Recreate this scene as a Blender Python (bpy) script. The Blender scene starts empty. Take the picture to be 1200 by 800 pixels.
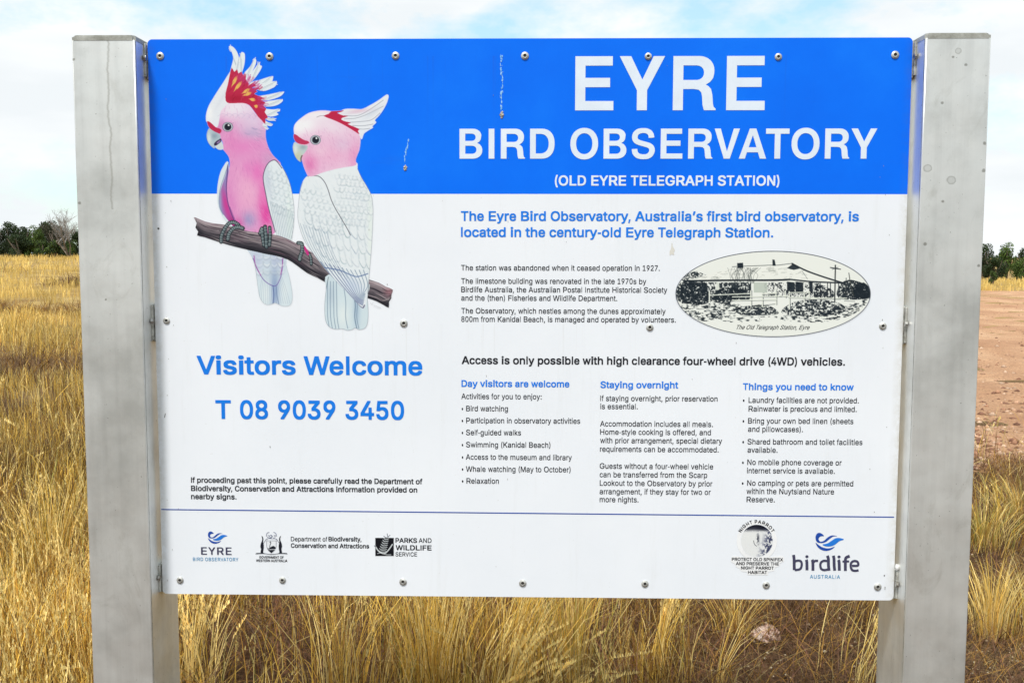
import bpy, bmesh, math, random
import numpy as np
from mathutils import Matrix, Vector

# ------------------------------------------------------------------ camera
S = bpy.context.scene
COL = S.collection
F = 1180.0
CAM = np.array([0.0176, -2.461, 1.5505])
YAW, PITCH, ROLL = -0.0212, 0.0843, 0.0020
_fw = np.array([math.sin(YAW)*math.cos(PITCH), math.cos(YAW)*math.cos(PITCH), -math.sin(PITCH)])
_rt = np.array([math.cos(YAW), -math.sin(YAW), 0.0])
_up = np.cross(_rt, _fw)
_r2 = _rt*math.cos(ROLL) + _up*math.sin(ROLL)
_u2 = -_rt*math.sin(ROLL) + _up*math.cos(ROLL)
cd = bpy.data.cameras.new('camera')
cam = bpy.data.objects.new('camera', cd); COL.objects.link(cam); S.camera = cam
cd.sensor_width = 36; cd.lens = 36*F/1200; cd.clip_start = 0.05; cd.clip_end = 9000
M = Matrix.Identity(4)
for i in range(3):
    M[i][0] = _r2[i]; M[i][1] = _u2[i]; M[i][2] = -_fw[i]; M[i][3] = CAM[i]
cam.matrix_world = M
S.render.resolution_x = 1024; S.render.resolution_y = 682
S.view_settings.view_transform = 'Standard'; S.view_settings.look = 'None'
S.view_settings.exposure = 0.42; S.view_settings.gamma = 1.0

# ------------------------------------------------------------------ sky and sun
SUN_EL, SUN_AZ = math.radians(63), math.radians(205)   # azimuth from +Y clockwise: behind the camera, to the left
W = bpy.data.worlds.new('World'); S.world = W; W.use_nodes = True
nt = W.node_tree; nt.nodes.clear(); N = nt.nodes.new; LK = nt.links.new
out = N('ShaderNodeOutputWorld'); bg = N('ShaderNodeBackground'); bg.inputs[1].default_value = 0.1
sky = N('ShaderNodeTexSky'); sky.sky_type = 'NISHITA'; sky.sun_disc = False
sky.sun_elevation = SUN_EL; sky.sun_rotation = SUN_AZ; sky.altitude = 50; sky.air_density = 1.0; sky.dust_density = 1.0
tc = N('ShaderNodeTexCoord')
mp = N('ShaderNodeMapping'); mp.inputs['Scale'].default_value = (1.0, 1.0, 1.9); mp.inputs['Location'].default_value = (0.55, 0.1, 0.35)
LK(tc.outputs['Generated'], mp.inputs[0])
n1 = N('ShaderNodeTexNoise'); n1.inputs['Scale'].default_value = 5.2; n1.inputs['Detail'].default_value = 6; n1.inputs['Roughness'].default_value = 0.6
LK(mp.outputs[0], n1.inputs['Vector'])
r1 = N('ShaderNodeValToRGB'); r1.color_ramp.elements[0].position = 0.36; r1.color_ramp.elements[1].position = 0.53
r1.color_ramp.elements[0].color = (0.05, 0.05, 0.05, 1)
LK(n1.outputs[0], r1.inputs[0])
n2 = N('ShaderNodeTexNoise'); n2.inputs['Scale'].default_value = 5.0; n2.inputs['Detail'].default_value = 5
mp2 = N('ShaderNodeMapping'); mp2.inputs['Scale'].default_value = (1.0, 1.0, 4.5); LK(tc.outputs['Generated'], mp2.inputs[0]); LK(mp2.outputs[0], n2.inputs['Vector'])
r2 = N('ShaderNodeValToRGB'); r2.color_ramp.elements[0].position = 0.35; r2.color_ramp.elements[1].position = 0.62
r2.color_ramp.elements[0].color = (6.7, 7.05, 7.25, 1); r2.color_ramp.elements[1].color = (7.6, 7.8, 7.9, 1)
LK(n2.outputs[0], r2.inputs[0])
hs = N('ShaderNodeMixRGB'); hs.blend_type = 'ADD'; hs.inputs[0].default_value = 1.0; hs.inputs[2].default_value = (1.7, 2.9, 2.6, 1)
LK(sky.outputs[0], hs.inputs[1])
mx = N('ShaderNodeMixRGB'); LK(r1.outputs[0], mx.inputs[0]); LK(hs.outputs[0], mx.inputs[1]); LK(r2.outputs[0], mx.inputs[2])
LK(mx.outputs[0], bg.inputs[0]); LK(bg.outputs[0], out.inputs[0])
sl = bpy.data.lights.new('sun', 'SUN'); sl.energy = 2.9; sl.angle = math.radians(9); sl.color = (1.0, 0.965, 0.91)
so = bpy.data.objects.new('sun', sl); COL.objects.link(so)
sdir = Vector((math.sin(SUN_AZ)*math.cos(SUN_EL), math.cos(SUN_AZ)*math.cos(SUN_EL), math.sin(SUN_EL)))
so.rotation_euler = sdir.to_track_quat('Z', 'Y').to_euler(); so.location = (0, 0, 20)

# ------------------------------------------------------------------ helpers
rnd = random.Random(7); R = np.random.RandomState(11)
def lin(c):
    c = np.asarray(c, float)
    return np.where(c <= 0.04045, c/12.92, ((c+0.055)/1.055)**2.4)
def rgb(r, g, b): return tuple(lin(np.array([r, g, b])/255.0)) + (1.0,)
def obj(name, me, mat=None, parent=None):
    o = bpy.data.objects.new(name, me); COL.objects.link(o)
    if parent: o.parent = parent
    if mat:
        for m in (mat if isinstance(mat, (list, tuple)) else [mat]): me.materials.append(m)
    return o
def tag(o, label=None, cat=None, group=None, kind=None):
    if label: o['label'] = label
    if cat: o['category'] = cat
    if group: o['group'] = group
    if kind: o['kind'] = kind
    return o
def empty(name, loc=(0, 0, 0)):
    o = bpy.data.objects.new(name, None); COL.objects.link(o); o.location = loc; o.empty_display_size = 0.1
    return o
def mesh_from(name, v, faces, smooth=False):
    me = bpy.data.meshes.new(name); me.from_pydata([tuple(p) for p in v], [], faces); me.update()
    if smooth: me.polygons.foreach_set('use_smooth', [True]*len(me.polygons))
    return me
def mesh_np(name, V, Q, T, col=None, smooth=False):
    """fast mesh from arrays: Q quads (n,4), T tris (m,3), col per vertex rgba"""
    me = bpy.data.meshes.new(name); V = np.asarray(V, np.float32)
    nq, ntr = len(Q), len(T)
    loops = np.concatenate([np.asarray(Q, np.int32).ravel(), np.asarray(T, np.int32).ravel()]).astype(np.int32)
    starts = np.concatenate([np.arange(nq)*4, nq*4 + np.arange(ntr)*3]).astype(np.int32)
    me.vertices.add(len(V)); me.vertices.foreach_set('co', V.ravel())
    me.loops.add(len(loops)); me.loops.foreach_set('vertex_index', loops)
    me.polygons.add(nq+ntr); me.polygons.foreach_set('loop_start', starts)
    me.update(calc_edges=True)
    if smooth: me.polygons.foreach_set('use_smooth', np.ones(nq+ntr, bool))
    if col is not None:
        a = me.color_attributes.new('Col', 'FLOAT_COLOR', 'POINT')
        a.data.foreach_set('color', np.asarray(col, np.float32).ravel())
    return me
def box(name, x0, x1, y0, y1, z0, z1, mat, parent=None, bev=0.0):
    bm = bmesh.new(); bmesh.ops.create_cube(bm, size=1)
    for v in bm.verts: v.co = ((x0+x1)/2+v.co.x*(x1-x0), (y0+y1)/2+v.co.y*(y1-y0), (z0+z1)/2+v.co.z*(z1-z0))
    if bev: bmesh.ops.bevel(bm, geom=bm.edges[:], offset=bev, segments=3, profile=0.5, affect='EDGES')
    me = bpy.data.meshes.new(name); bm.to_mesh(me); bm.free()
    return obj(name, me, mat, parent)
class NT:
    """small material builder"""
    def __init__(s, name, rough=0.6, metal=0.0, spec=0.5):
        s.m = bpy.data.materials.new(name); s.m.use_nodes = True; s.t = s.m.node_tree
        s.p = s.t.nodes['Principled BSDF']; s.p.inputs['Roughness'].default_value = rough
        s.p.inputs['Metallic'].default_value = metal; s.p.inputs['Specular IOR Level'].default_value = spec
        s.co = s.t.nodes.new('ShaderNodeTexCoord')
    def n(s, k, **kw):
        a = s.t.nodes.new(k)
        for q, v in kw.items(): setattr(a, q, v)
        return a
    def l(s, a, b): s.t.links.new(a, b)
    def noise(s, scale, detail=4, rough=0.55, stretch=None, dist=0.0):
        a = s.n('ShaderNodeTexNoise'); a.inputs['Scale'].default_value = scale; a.inputs['Detail'].default_value = detail
        a.inputs['Roughness'].default_value = rough; a.inputs['Distortion'].default_value = dist
        if stretch:
            m = s.n('ShaderNodeMapping'); m.inputs['Scale'].default_value = stretch
            s.l(s.co.outputs['Object'], m.inputs[0]); s.l(m.outputs[0], a.inputs['Vector'])
        else: s.l(s.co.outputs['Object'], a.inputs['Vector'])
        return a.outputs[0]
    def ramp(s, x, *stops):
        a = s.n('ShaderNodeValToRGB'); e = a.color_ramp.elements
        while len(e) < len(stops): e.new(0.5)
        for k, (p, c) in enumerate(stops):
            e[k].position = p; e[k].color = c if len(c) == 4 else tuple(c)+(1,)
        s.l(x, a.inputs[0]); return a.outputs[0]
    def mix(s, f, a, b, mode='MIX'):
        m = s.n('ShaderNodeMixRGB', blend_type=mode)
        for i, x in enumerate((f, a, b)):
            if hasattr(x, 'is_linked'): s.l(x, m.inputs[i])
            elif isinstance(x, (int, float)): m.inputs[i].default_value = x if i == 0 else (x, x, x, 1)
            else: m.inputs[i].default_value = x if len(x) == 4 else tuple(x)+(1,)
        return m.outputs[0]
    def math(s, op, a, b=0.0, clamp=False):
        m = s.n('ShaderNodeMath', operation=op, use_clamp=clamp)
        for i, x in enumerate((a, b)):
            if hasattr(x, 'is_linked'): s.l(x, m.inputs[i])
            else: m.inputs[i].default_value = x
        return m.outputs[0]
    def color(s, x): s.l(x, s.p.inputs['Base Color'])
    def bump(s, x, strength=0.3, dist=0.01):
        b = s.n('ShaderNodeBump'); b.inputs['Strength'].default_value = strength; b.inputs['Distance'].default_value = dist
        s.l(x, b.inputs['Height']); s.l(b.outputs[0], s.p.inputs['Normal'])
def g3(v): return (v, v, v, 1)

# ------------------------------------------------------------------ places
PC = 1.385; PW, PH = 1.8296, 1.3679          # panel centre height, width, height
SRC = [(174, 47), (1071, 44), (1045, 703), (190, 695)]
DST = [(-PW/2, PH/2), (PW/2, PH/2), (PW/2, -PH/2), (-PW/2, -PH/2)]
_A = []; _b = []
for (x, y), (u, v) in zip(SRC, DST):
    _A += [[x, y, 1, 0, 0, 0, -u*x, -u*y], [0, 0, 0, x, y, 1, -v*x, -v*y]]; _b += [u, v]
_h = np.append(np.linalg.solve(np.array(_A, float), np.array(_b, float)), 1).reshape(3, 3)
def UV(x, y):
    """a place on the printed board from its place in the picture of the board"""
    x = np.asarray(x, float); y = np.asarray(y, float)
    w = _h[2, 0]*x+_h[2, 1]*y+_h[2, 2]
    return (_h[0, 0]*x+_h[0, 1]*y+_h[0, 2])/w, (_h[1, 0]*x+_h[1, 1]*y+_h[1, 2])/w
def sstep(x, a, b):
    t = np.clip((np.asarray(x, float)-a)/(b-a), 0, 1); return t*t*(3-2*t)
def terrain(x, y):
    x = np.asarray(x, float); y = np.asarray(y, float)
    s = sstep(y, 4, 92); lf = 1-sstep(x, -30, 24)
    z = s*(1.85*lf-0.5)
    z = z + 0.018*np.sin(x*2.1+np.sin(y*1.7))*np.cos(y*2.6+x*.7) + 0.012*np.sin(x*5.3+1.0)*np.sin(y*4.7)
    return z
def ray(px, py):
    d = _fw*F + _r2*(px-600) - _u2*(py-400); return d/np.linalg.norm(d)
def at_depth(px, D):
    d = _fw*F + _r2*(px-600) - _u2*(300-400); return CAM + d*(D/F)
def ground_at(px, py):
    d = ray(px, py); t = 1.0
    for _ in range(4000):
        p = CAM+d*t
        if p[2] <= terrain(p[0], p[1]): break
        t *= 1.003
    return float(p[0]), float(p[1]), float(terrain(p[0], p[1]))
_gn = R.rand(96, 96)
def vnoise(x, y, s, k=0):
    x = np.asarray(x, float)/s+17.3+k*5.1; y = np.asarray(y, float)/s+9.1+k*3.7
    i = np.floor(x).astype(int); j = np.floor(y).astype(int); fx = x-i; fy = y-j
    fx = fx*fx*(3-2*fx); fy = fy*fy*(3-2*fy); g = lambda a, b: _gn[a % 96, b % 96]
    return (g(i, j)*(1-fx)+g(i+1, j)*fx)*(1-fy)+(g(i, j+1)*(1-fx)+g(i+1, j+1)*fx)*fy
def road_edge(y):
    """left edge of the dirt track, as x for a given y"""
    y = np.asarray(y, float)
    return 1.0+0.395*y+0.35*(vnoise(y, 3.0, 1.3)-.5)-0.0008*y*y
ROAD_FAR = 54.0
def bare(x, y):
    """1 where the dirt track lies"""
    e = x-road_edge(y)
    far = ROAD_FAR-y+3*(vnoise(x, y, 4)-.5)
    k = (y > 5.3+2.2*(vnoise(x, y, .55, 3)-.5))
    return sstep(e, -0.25, 0.35)*sstep(far, 0, 1.5)*k

GLYPH_B = '''A722|286 716 279 714 275 709 1 52 -2 36 -2 15 0 6 5 3 23 1 139 2 153 5 225 183 230 187 486 188 493 186 495 183 567 9 571 4 592 1 704 1 718 4 723 9 724 15 722 49 444 709 437 714 427 716|360 520 441 311 434 310 283 310 279 311 278 315 355 513
B722|71 714 67 709 66 697 66 21 69 6 75 2 86 1 437 2 481 5 533 14 570 26 598 39 635 64 662 94 681 131 690 177 689 244 684 269 674 296 663 315 642 339 618 359 590 376 591 379 619 400 637 422 651 449 657 473 659 528 655 568 644 602 623 635 594 663 558 685 510 704 462 713 418 716 86 716|228 302 234 304 385 304 422 300 455 290 493 269 507 256 520 238 532 208 530 195 522 180 507 162 488 147 466 137 440 130 389 125 230 125 226 131|227 428 226 587 230 593 381 593 411 589 433 584 456 574 473 562 489 544 497 528 501 513 494 489 481 470 470 459 437 439 411 430 374 424 234 424
C722|554 29 586 49 617 73 643 102 663 131 683 174 694 211 694 248 689 257 676 259 561 258 552 251 539 217 522 189 498 165 471 147 435 131 395 122 362 121 323 130 283 148 248 174 220 205 200 238 183 284 174 336 174 376 180 419 187 446 199 477 211 498 230 526 248 544 270 562 293 575 323 588 359 596 386 598 428 590 465 575 491 559 514 538 538 504 555 461 561 458 567 457 679 457 686 458 692 461 695 471 694 504 683 544 670 575 657 596 640 620 620 642 597 662 570 680 547 692 521 704 491 713 435 723 409 726 346 726 280 717 253 710 224 699 191 682 164 665 138 644 112 616 91 590 74 562 61 535 48 498 41 471 34 428 31 376 32 318 34 287 41 244 55 199 68 168 85 137 109 104 126 86 151 63 178 44 207 27 263 5 296 -2 339 -7 415 -7 438 -5 481 2 521 14
D722|65 4 78 1 353 2 393 5 437 12 460 17 504 33 544 53 584 82 610 107 627 128 647 159 659 183 673 220 683 263 689 315 690 348 689 400 684 452 676 489 666 519 656 544 639 574 625 595 600 623 574 646 544 667 507 686 467 700 423 710 393 714 363 716 78 716 68 715 62 712 60 697 60 21 61 9|209 125 206 131 206 590 212 593 326 593 373 587 410 576 450 556 487 525 512 492 532 449 541 412 547 357 541 305 525 253 507 220 482 189 450 164 417 146 386 136 343 128 313 125
E667|622 4 626 9 627 15 627 110 625 119 618 123 235 125 231 125 228 131 228 296 231 300 581 301 592 305 596 324 595 409 593 418 585 423 231 425 228 431 228 590 235 593 614 594 621 599 623 608 623 700 620 712 614 715 596 716 86 716 72 714 67 709 66 697 66 21 69 6 75 2 90 1 603 1
F611|70 2 196 2 206 3 212 9 214 290 220 292 526 292 540 296 543 302 543 400 541 409 536 413 522 415 216 415 213 422 213 590 220 593 567 594 574 599 577 611 577 703 576 709 571 714 554 716 81 716 70 715 65 712 62 697 62 18 63 8
G778|264 709 226 695 195 679 163 659 132 633 112 611 89 581 71 550 58 520 48 489 39 452 34 400 33 361 34 318 39 266 48 229 58 199 71 168 89 137 128 89 160 62 181 47 236 19 292 2 338 -5 365 -7 439 -7 467 -5 494 -1 536 8 585 27 617 44 637 58 677 95 699 122 712 144 729 183 740 235 742 364 739 379 732 384 721 385 414 385 400 382 395 373 395 354 395 278 396 272 400 266 414 263 582 263 585 263 587 257 576 226 558 196 536 171 512 153 474 134 442 125 407 120 379 122 331 134 306 145 282 159 243 193 215 232 205 254 194 284 183 342 183 367 187 403 200 452 212 480 229 507 243 526 265 547 286 562 317 579 348 590 376 596 404 598 446 591 480 579 504 565 526 549 547 528 566 501 584 465 596 459 714 459 732 462 735 471 736 501 725 538 701 587 678 617 658 638 637 655 606 677 578 691 547 704 487 719 428 726 362 726 334 723 303 719
H722|63 4 76 1 183 2 193 3 198 9 200 299 203 305 206 306 519 305 522 299 524 9 529 3 538 2 649 2 656 2 661 6 664 21 664 697 663 709 659 714 646 716 538 716 529 714 524 709 522 434 521 431 516 429 203 429 200 434 200 700 197 712 190 716 167 716 73 716 66 715 60 712 58 697 58 21 59 9
I278|16 715 12 709 12 700 12 608 12 602 15 596 23 593 88 593 92 590 92 131 90 125 88 125 23 125 15 122 12 116 12 110 13 8 17 2 23 1 254 1 263 4 266 12 266 30 266 110 266 116 263 122 254 125 190 125 186 128 186 587 187 592 190 593 254 593 263 596 266 602 266 608 266 700 265 710 261 715 254 716
K722|715 4 720 9 721 18 721 42 716 52 424 400 441 418 715 667 719 672 720 681 720 703 717 712 712 715 697 716 553 716 539 714 225 427 221 434 220 709 214 715 203 716 84 716 70 714 65 709 64 697 64 21 67 6 73 2 98 1 203 2 213 3 218 6 221 18 221 223 232 235 300 296 304 296 308 292 549 5 557 2 567 1 701 1
L611|73 715 66 710 65 700 65 21 67 6 73 2 88 1 570 1 585 4 589 9 590 15 590 110 588 119 581 123 229 125 223 128 222 706 219 713 208 716
M833|60 714 56 709 55 697 55 21 57 6 63 2 69 2 171 2 180 3 185 9 186 409 188 418 193 413 355 9 360 4 366 2 455 1 471 2 478 9 641 419 644 415 644 409 645 9 650 3 660 2 762 2 774 5 777 12 777 30 777 697 774 713 762 716 629 716 616 716 609 712 442 287 418 221 414 226 391 290 223 712 217 715 208 716 72 716
N722|660 4 664 9 665 21 665 697 662 712 657 715 648 716 541 716 532 715 526 709 525 260 522 250 212 712 207 715 194 716 75 716 62 714 58 709 57 697 57 21 60 6 65 2 72 2 181 2 191 3 197 9 197 464 200 470 257 382 510 6 516 2 525 1 648 2
O778|493 2 527 11 564 26 598 45 619 59 649 86 668 107 691 137 711 174 725 208 735 241 742 284 745 321 746 382 743 428 738 458 729 498 715 535 701 562 684 590 665 614 648 633 619 659 598 673 564 692 506 713 448 723 421 726 357 726 326 723 285 716 244 704 214 691 180 672 149 649 116 617 99 596 77 562 66 541 53 507 43 474 35 431 33 397 32 339 35 290 42 248 49 220 63 183 77 156 113 104 130 86 156 63 183 44 214 27 271 5 305 -2 350 -7 428 -7|391 120 353 125 309 140 275 159 255 174 237 192 213 226 196 263 183 312 178 358 182 403 195 452 210 486 237 525 268 554 302 575 343 591 387 598 425 593 469 579 499 562 533 534 561 498 583 455 595 410 600 361 596 312 585 269 569 232 544 196 513 165 476 142 435 127
P667|67 4 81 1 193 1 204 2 212 6 215 18 215 238 218 244 386 245 431 249 470 256 512 270 550 290 580 315 604 342 618 366 627 388 639 434 641 498 635 547 621 590 597 629 568 658 526 685 498 697 466 707 431 713 400 716 81 716 71 715 65 712 62 697 62 21 63 9|216 593 221 594 326 594 361 593 407 584 431 573 447 562 463 547 475 528 485 504 489 483 485 461 478 440 468 422 452 404 435 391 414 380 368 370 344 368 221 368 216 370
R722|72 714 68 709 67 697 67 21 70 6 76 2 102 1 211 2 221 3 227 6 230 18 231 260 237 261 361 261 369 261 374 256 541 5 560 1 695 1 710 4 715 9 716 15 714 49 558 284 560 287 590 302 612 316 639 339 665 376 681 418 688 473 684 541 669 590 655 614 641 632 611 660 575 682 537 698 485 710 421 716 87 716|231 593 237 594 387 593 436 585 474 569 491 556 505 541 516 522 523 498 524 483 520 464 512 446 499 428 481 412 462 402 440 394 414 388 380 384 234 385 230 391
S667|446 716 393 724 313 726 250 720 219 713 191 704 143 682 106 654 89 636 75 618 58 581 50 535 50 489 54 462 62 437 72 419 88 398 104 383 132 363 153 351 205 329 257 314 376 285 428 267 452 254 470 239 480 226 486 211 484 196 473 176 459 159 439 144 414 131 393 124 369 119 334 115 299 119 272 126 243 137 223 150 209 162 198 178 190 193 182 220 174 228 52 229 34 226 31 220 30 211 30 187 34 159 47 119 68 86 91 61 125 36 160 18 205 3 237 -4 292 -10 372 -10 432 -4 484 8 533 29 557 44 575 58 594 77 610 98 628 135 635 162 637 184 637 226 634 257 627 281 616 303 599 326 582 343 547 367 494 392 435 411 313 440 261 459 240 470 222 483 211 495 203 511 202 523 212 544 226 561 243 575 268 587 289 595 313 600 338 601 372 597 397 590 419 581 439 569 453 556 464 541 471 526 477 505 484 498 609 497 616 498 623 502 626 511 626 535 621 572 608 605 590 633 559 664 526 686 494 701
T611|248 2 363 2 372 6 374 12 375 590 382 593 575 593 588 596 592 602 593 608 593 700 592 709 586 715 35 716 26 715 19 710 18 608 19 600 23 596 35 593 232 593 237 590 237 18 240 6
U722|63 713 59 707 58 698 59 221 64 182 72 154 84 127 104 96 138 59 160 42 183 28 209 16 235 6 291 -6 326 -9 392 -9 450 -3 505 13 532 24 558 39 597 71 627 108 649 151 660 194 664 246 664 695 661 710 655 715 649 716 545 716 532 715 525 710 522 695 522 270 517 230 509 209 496 186 480 166 460 150 440 138 411 126 385 120 359 118 339 120 307 128 284 137 261 151 243 166 227 185 214 206 205 230 199 270 199 695 196 710 190 715 180 716 76 716
V667|2 713 -2 700 -2 675 1 666 258 8 264 3 274 2 394 1 407 4 415 15 667 669 669 700 667 711 660 715 650 716 537 716 530 715 525 712 336 198 331 204 295 308 143 709 138 714 128 716 15 716
W944|943 712 939 715 929 716 820 716 810 714 805 709 679 244 674 247 551 697 548 709 544 714 531 716 416 716 403 715 398 712 269 247 265 244 138 709 133 714 124 716 15 716 2 713 -1 709 -2 700 -2 675 1 663 190 6 197 2 220 1 326 2 335 2 341 6 470 457 473 456 478 443 603 6 611 2 634 1 740 2 746 2 752 6 756 15 943 663 946 681 946 703
X667|4 5 11 2 21 1 139 2 152 4 332 247 335 247 339 243 383 180 513 6 526 2 644 1 657 2 663 6 666 15 666 39 661 52 428 370 650 669 652 678 652 703 651 709 647 714 634 716 522 716 503 714 393 568 335 487 332 489 288 553 168 714 155 716 37 716 24 715 19 712 17 697 19 669 234 379 241 366 5 52 1 36 1 15
Y667|394 2 402 6 405 15 406 281 666 669 668 678 668 700 665 712 660 715 648 716 529 716 516 714 335 440 331 443 153 712 147 715 137 716 18 716 5 714 1 712 -1 703 -1 678 3 666 261 281 262 18 264 6 269 3 279 2
a556|502 4 506 10 507 19 506 389 502 419 496 444 486 465 473 484 458 500 442 514 412 531 368 545 315 553 242 553 202 549 175 543 145 533 105 513 86 499 68 483 54 465 41 444 33 423 34 395 38 384 122 361 162 361 167 364 189 395 212 413 248 429 282 434 315 427 338 414 355 395 365 368 363 361 355 356 332 349 198 333 135 320 88 302 68 289 53 276 37 257 27 239 21 218 17 187 17 144 21 114 32 83 47 59 68 36 102 14 138 0 175 -8 198 -10 258 -10 288 -7 320 1 365 21 368 20 372 7 382 2 488 1|366 233 367 227 365 202 360 184 352 169 331 144 315 132 295 122 278 116 252 111 222 113 202 119 185 128 173 138 164 151 160 166 167 181 179 193 202 206 232 215 262 221 362 234
b611|54 713 50 707 49 695 49 23 51 7 57 3 64 2 175 2 185 7 188 27 192 28 228 6 255 -3 296 -9 356 -9 406 -3 430 4 453 13 474 24 494 38 511 53 534 78 558 117 571 148 578 172 586 212 588 243 586 328 575 386 565 414 551 441 530 472 495 506 460 528 440 537 410 547 376 552 353 554 282 552 239 543 218 534 195 520 192 520 190 698 188 710 181 715 171 716 67 716|316 112 289 117 269 126 249 138 228 158 214 178 201 209 191 249 189 273 191 298 200 337 214 368 228 388 249 408 269 420 296 429 316 433 339 429 363 421 388 405 407 386 421 365 435 334 444 295 445 273 441 237 434 212 421 182 407 160 390 142 367 127 343 117
c556|440 521 413 534 387 543 338 552 269 554 230 550 207 546 177 537 158 528 116 502 87 475 70 454 55 429 36 383 25 328 22 292 23 240 26 206 32 172 52 120 80 78 114 44 158 16 200 0 256 -9 325 -9 381 0 423 15 459 36 490 62 503 78 519 102 535 142 535 169 531 181 522 186 446 202 417 202 407 200 401 194 388 166 374 149 354 132 335 122 318 116 292 112 272 114 253 120 236 128 217 142 195 166 177 200 164 246 162 270 164 298 173 334 184 359 197 380 217 402 240 418 259 426 286 432 295 433 322 427 345 418 361 407 377 392 392 371 401 350 407 346 449 346 525 364 531 368 533 377 533 408 516 447 504 466 485 487 466 504
d611|555 714 541 716 440 716 430 715 424 710 421 698 420 521 417 519 393 533 373 542 330 552 259 554 236 552 202 547 172 537 152 528 118 507 90 481 60 441 46 414 37 389 26 334 23 298 23 246 31 182 47 130 60 105 76 81 111 43 135 26 158 13 182 4 205 -3 256 -9 316 -9 356 -3 383 7 420 28 424 26 427 7 437 2 544 2 555 4 559 7 562 23 562 695 561 707|296 112 269 117 246 126 225 139 204 160 188 185 178 209 168 246 166 273 168 301 177 337 188 362 202 383 219 402 242 418 266 427 293 433 316 429 340 421 363 407 380 392 397 368 411 337 418 310 422 276 418 240 411 212 400 185 387 163 367 142 346 128 322 117
e556|180 540 158 531 135 518 113 502 90 481 61 441 38 392 25 334 22 298 22 249 29 185 45 133 69 90 87 67 103 51 143 23 187 3 212 -3 257 -9 322 -9 370 -3 405 6 434 19 466 40 488 59 503 78 516 99 526 123 527 154 523 166 514 170 444 187 402 186 396 182 386 162 375 148 353 130 322 116 296 111 286 111 261 116 241 123 222 134 206 146 190 163 180 178 170 200 164 221 171 223 517 223 530 225 535 230 536 237 535 331 528 377 515 417 492 460 469 487 434 516 392 537 347 549 299 554 238 552 203 547|168 340 170 350 183 374 207 402 223 414 241 423 261 430 280 433 293 432 315 426 334 417 347 409 363 393 373 380 391 344 389 339 383 339 174 339
f333|90 2 197 2 206 4 209 9 210 425 211 428 215 429 316 430 323 437 324 449 324 532 323 538 319 544 307 546 214 547 210 553 212 577 215 590 221 602 229 611 240 617 258 621 283 616 310 616 321 620 342 690 341 724 339 730 332 734 307 741 286 743 212 743 178 736 145 722 129 712 108 690 98 675 90 657 82 623 80 548 74 546 -5 546 -11 544 -15 538 -16 446 -14 434 -8 430 -2 429 77 429 82 425 82 18 84 7
g611|557 544 544 546 433 546 425 539 423 521 420 518 399 531 375 542 332 552 259 554 212 549 168 536 128 514 92 484 60 441 40 398 30 362 23 307 23 243 30 191 40 154 60 114 82 84 114 54 148 33 185 19 228 10 265 8 332 10 373 18 399 31 416 41 420 42 421 38 420 16 417 -2 409 -20 399 -36 386 -48 369 -58 352 -66 329 -73 292 -77 265 -73 242 -66 208 -47 195 -36 171 -9 161 -4 131 -4 121 -6 54 -40 49 -45 47 -54 47 -81 51 -91 68 -114 86 -133 108 -150 131 -164 178 -183 235 -194 262 -196 332 -196 386 -190 436 -177 477 -158 497 -144 513 -130 537 -100 554 -60 559 -39 562 -5 562 530 561 539|292 433 316 430 342 420 363 408 383 389 400 365 411 340 420 304 422 279 420 252 410 215 400 194 386 172 366 154 346 141 319 132 296 128 269 132 249 139 228 150 208 166 190 191 178 215 170 239 165 276 168 304 177 337 187 362 201 383 218 401 242 418 265 427
h611|56 714 52 709 51 697 51 21 53 6 59 2 66 2 177 1 188 2 195 7 197 21 197 311 201 345 208 363 218 382 242 406 257 416 278 425 313 432 334 428 351 423 378 406 390 394 400 379 410 351 414 324 414 21 417 6 422 3 431 2 539 1 553 3 558 9 559 18 559 373 557 394 550 428 540 455 527 477 503 504 473 526 438 542 389 552 323 554 285 551 243 542 198 522 197 700 194 712 188 715 177 716 66 716
i278|207 546 75 546 63 544 58 538 57 18 59 7 67 2 203 2 215 4 219 9 220 528 218 541|225 712 214 721 199 729 184 734 168 736 106 735 86 731 71 724 49 706 43 697 39 681 39 635 44 621 53 608 75 592 90 586 106 583 172 582 192 587 211 595 232 614 241 635 240 687 235 700
j278|211 547 75 547 63 545 58 540 56 -10 49 -34 32 -53 5 -62 -38 -65 -46 -71 -47 -172 -45 -181 -38 -185 36 -186 67 -183 94 -179 126 -170 157 -154 177 -138 198 -114 211 -86 217 -65 220 -31 221 525 220 540|225 711 199 728 172 735 102 735 83 730 67 722 55 713 46 702 38 681 39 632 44 620 53 607 79 590 110 582 172 583 192 587 210 595 231 614 240 635 240 684 234 699
k556|57 715 51 709 50 700 50 21 52 6 58 2 82 1 177 2 184 2 190 6 193 18 193 186 196 192 222 212 406 4 423 1 549 1 562 3 568 9 569 18 568 42 564 52 341 305 344 311 547 498 550 513 550 532 547 541 542 545 532 546 406 546 392 544 201 370 194 366 192 709 188 714 177 716
l278|58 715 51 709 50 697 50 128 53 91 57 73 69 49 85 30 103 17 130 6 148 1 178 -2 240 -1 281 5 288 7 291 12 292 42 276 113 271 118 264 120 220 119 210 122 200 131 195 149 193 709 189 714 178 716
m889|836 6 839 21 837 403 831 437 817 470 796 500 769 524 738 540 701 551 667 556 599 555 554 547 527 538 497 521 466 497 442 521 417 538 395 547 357 555 286 555 259 551 221 538 194 523 191 525 187 541 177 546 65 546 58 545 52 541 50 525 50 21 51 9 55 4 68 1 177 2 185 3 191 7 193 21 193 327 196 354 209 385 231 409 262 426 279 431 293 433 320 426 344 412 362 391 372 366 373 18 374 9 378 4 391 1 500 2 508 3 514 7 516 18 516 336 517 354 527 382 537 397 548 408 575 425 609 433 636 428 667 412 677 403 685 391 694 366 696 339 697 8 704 2 714 1 823 2 830 2
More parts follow.
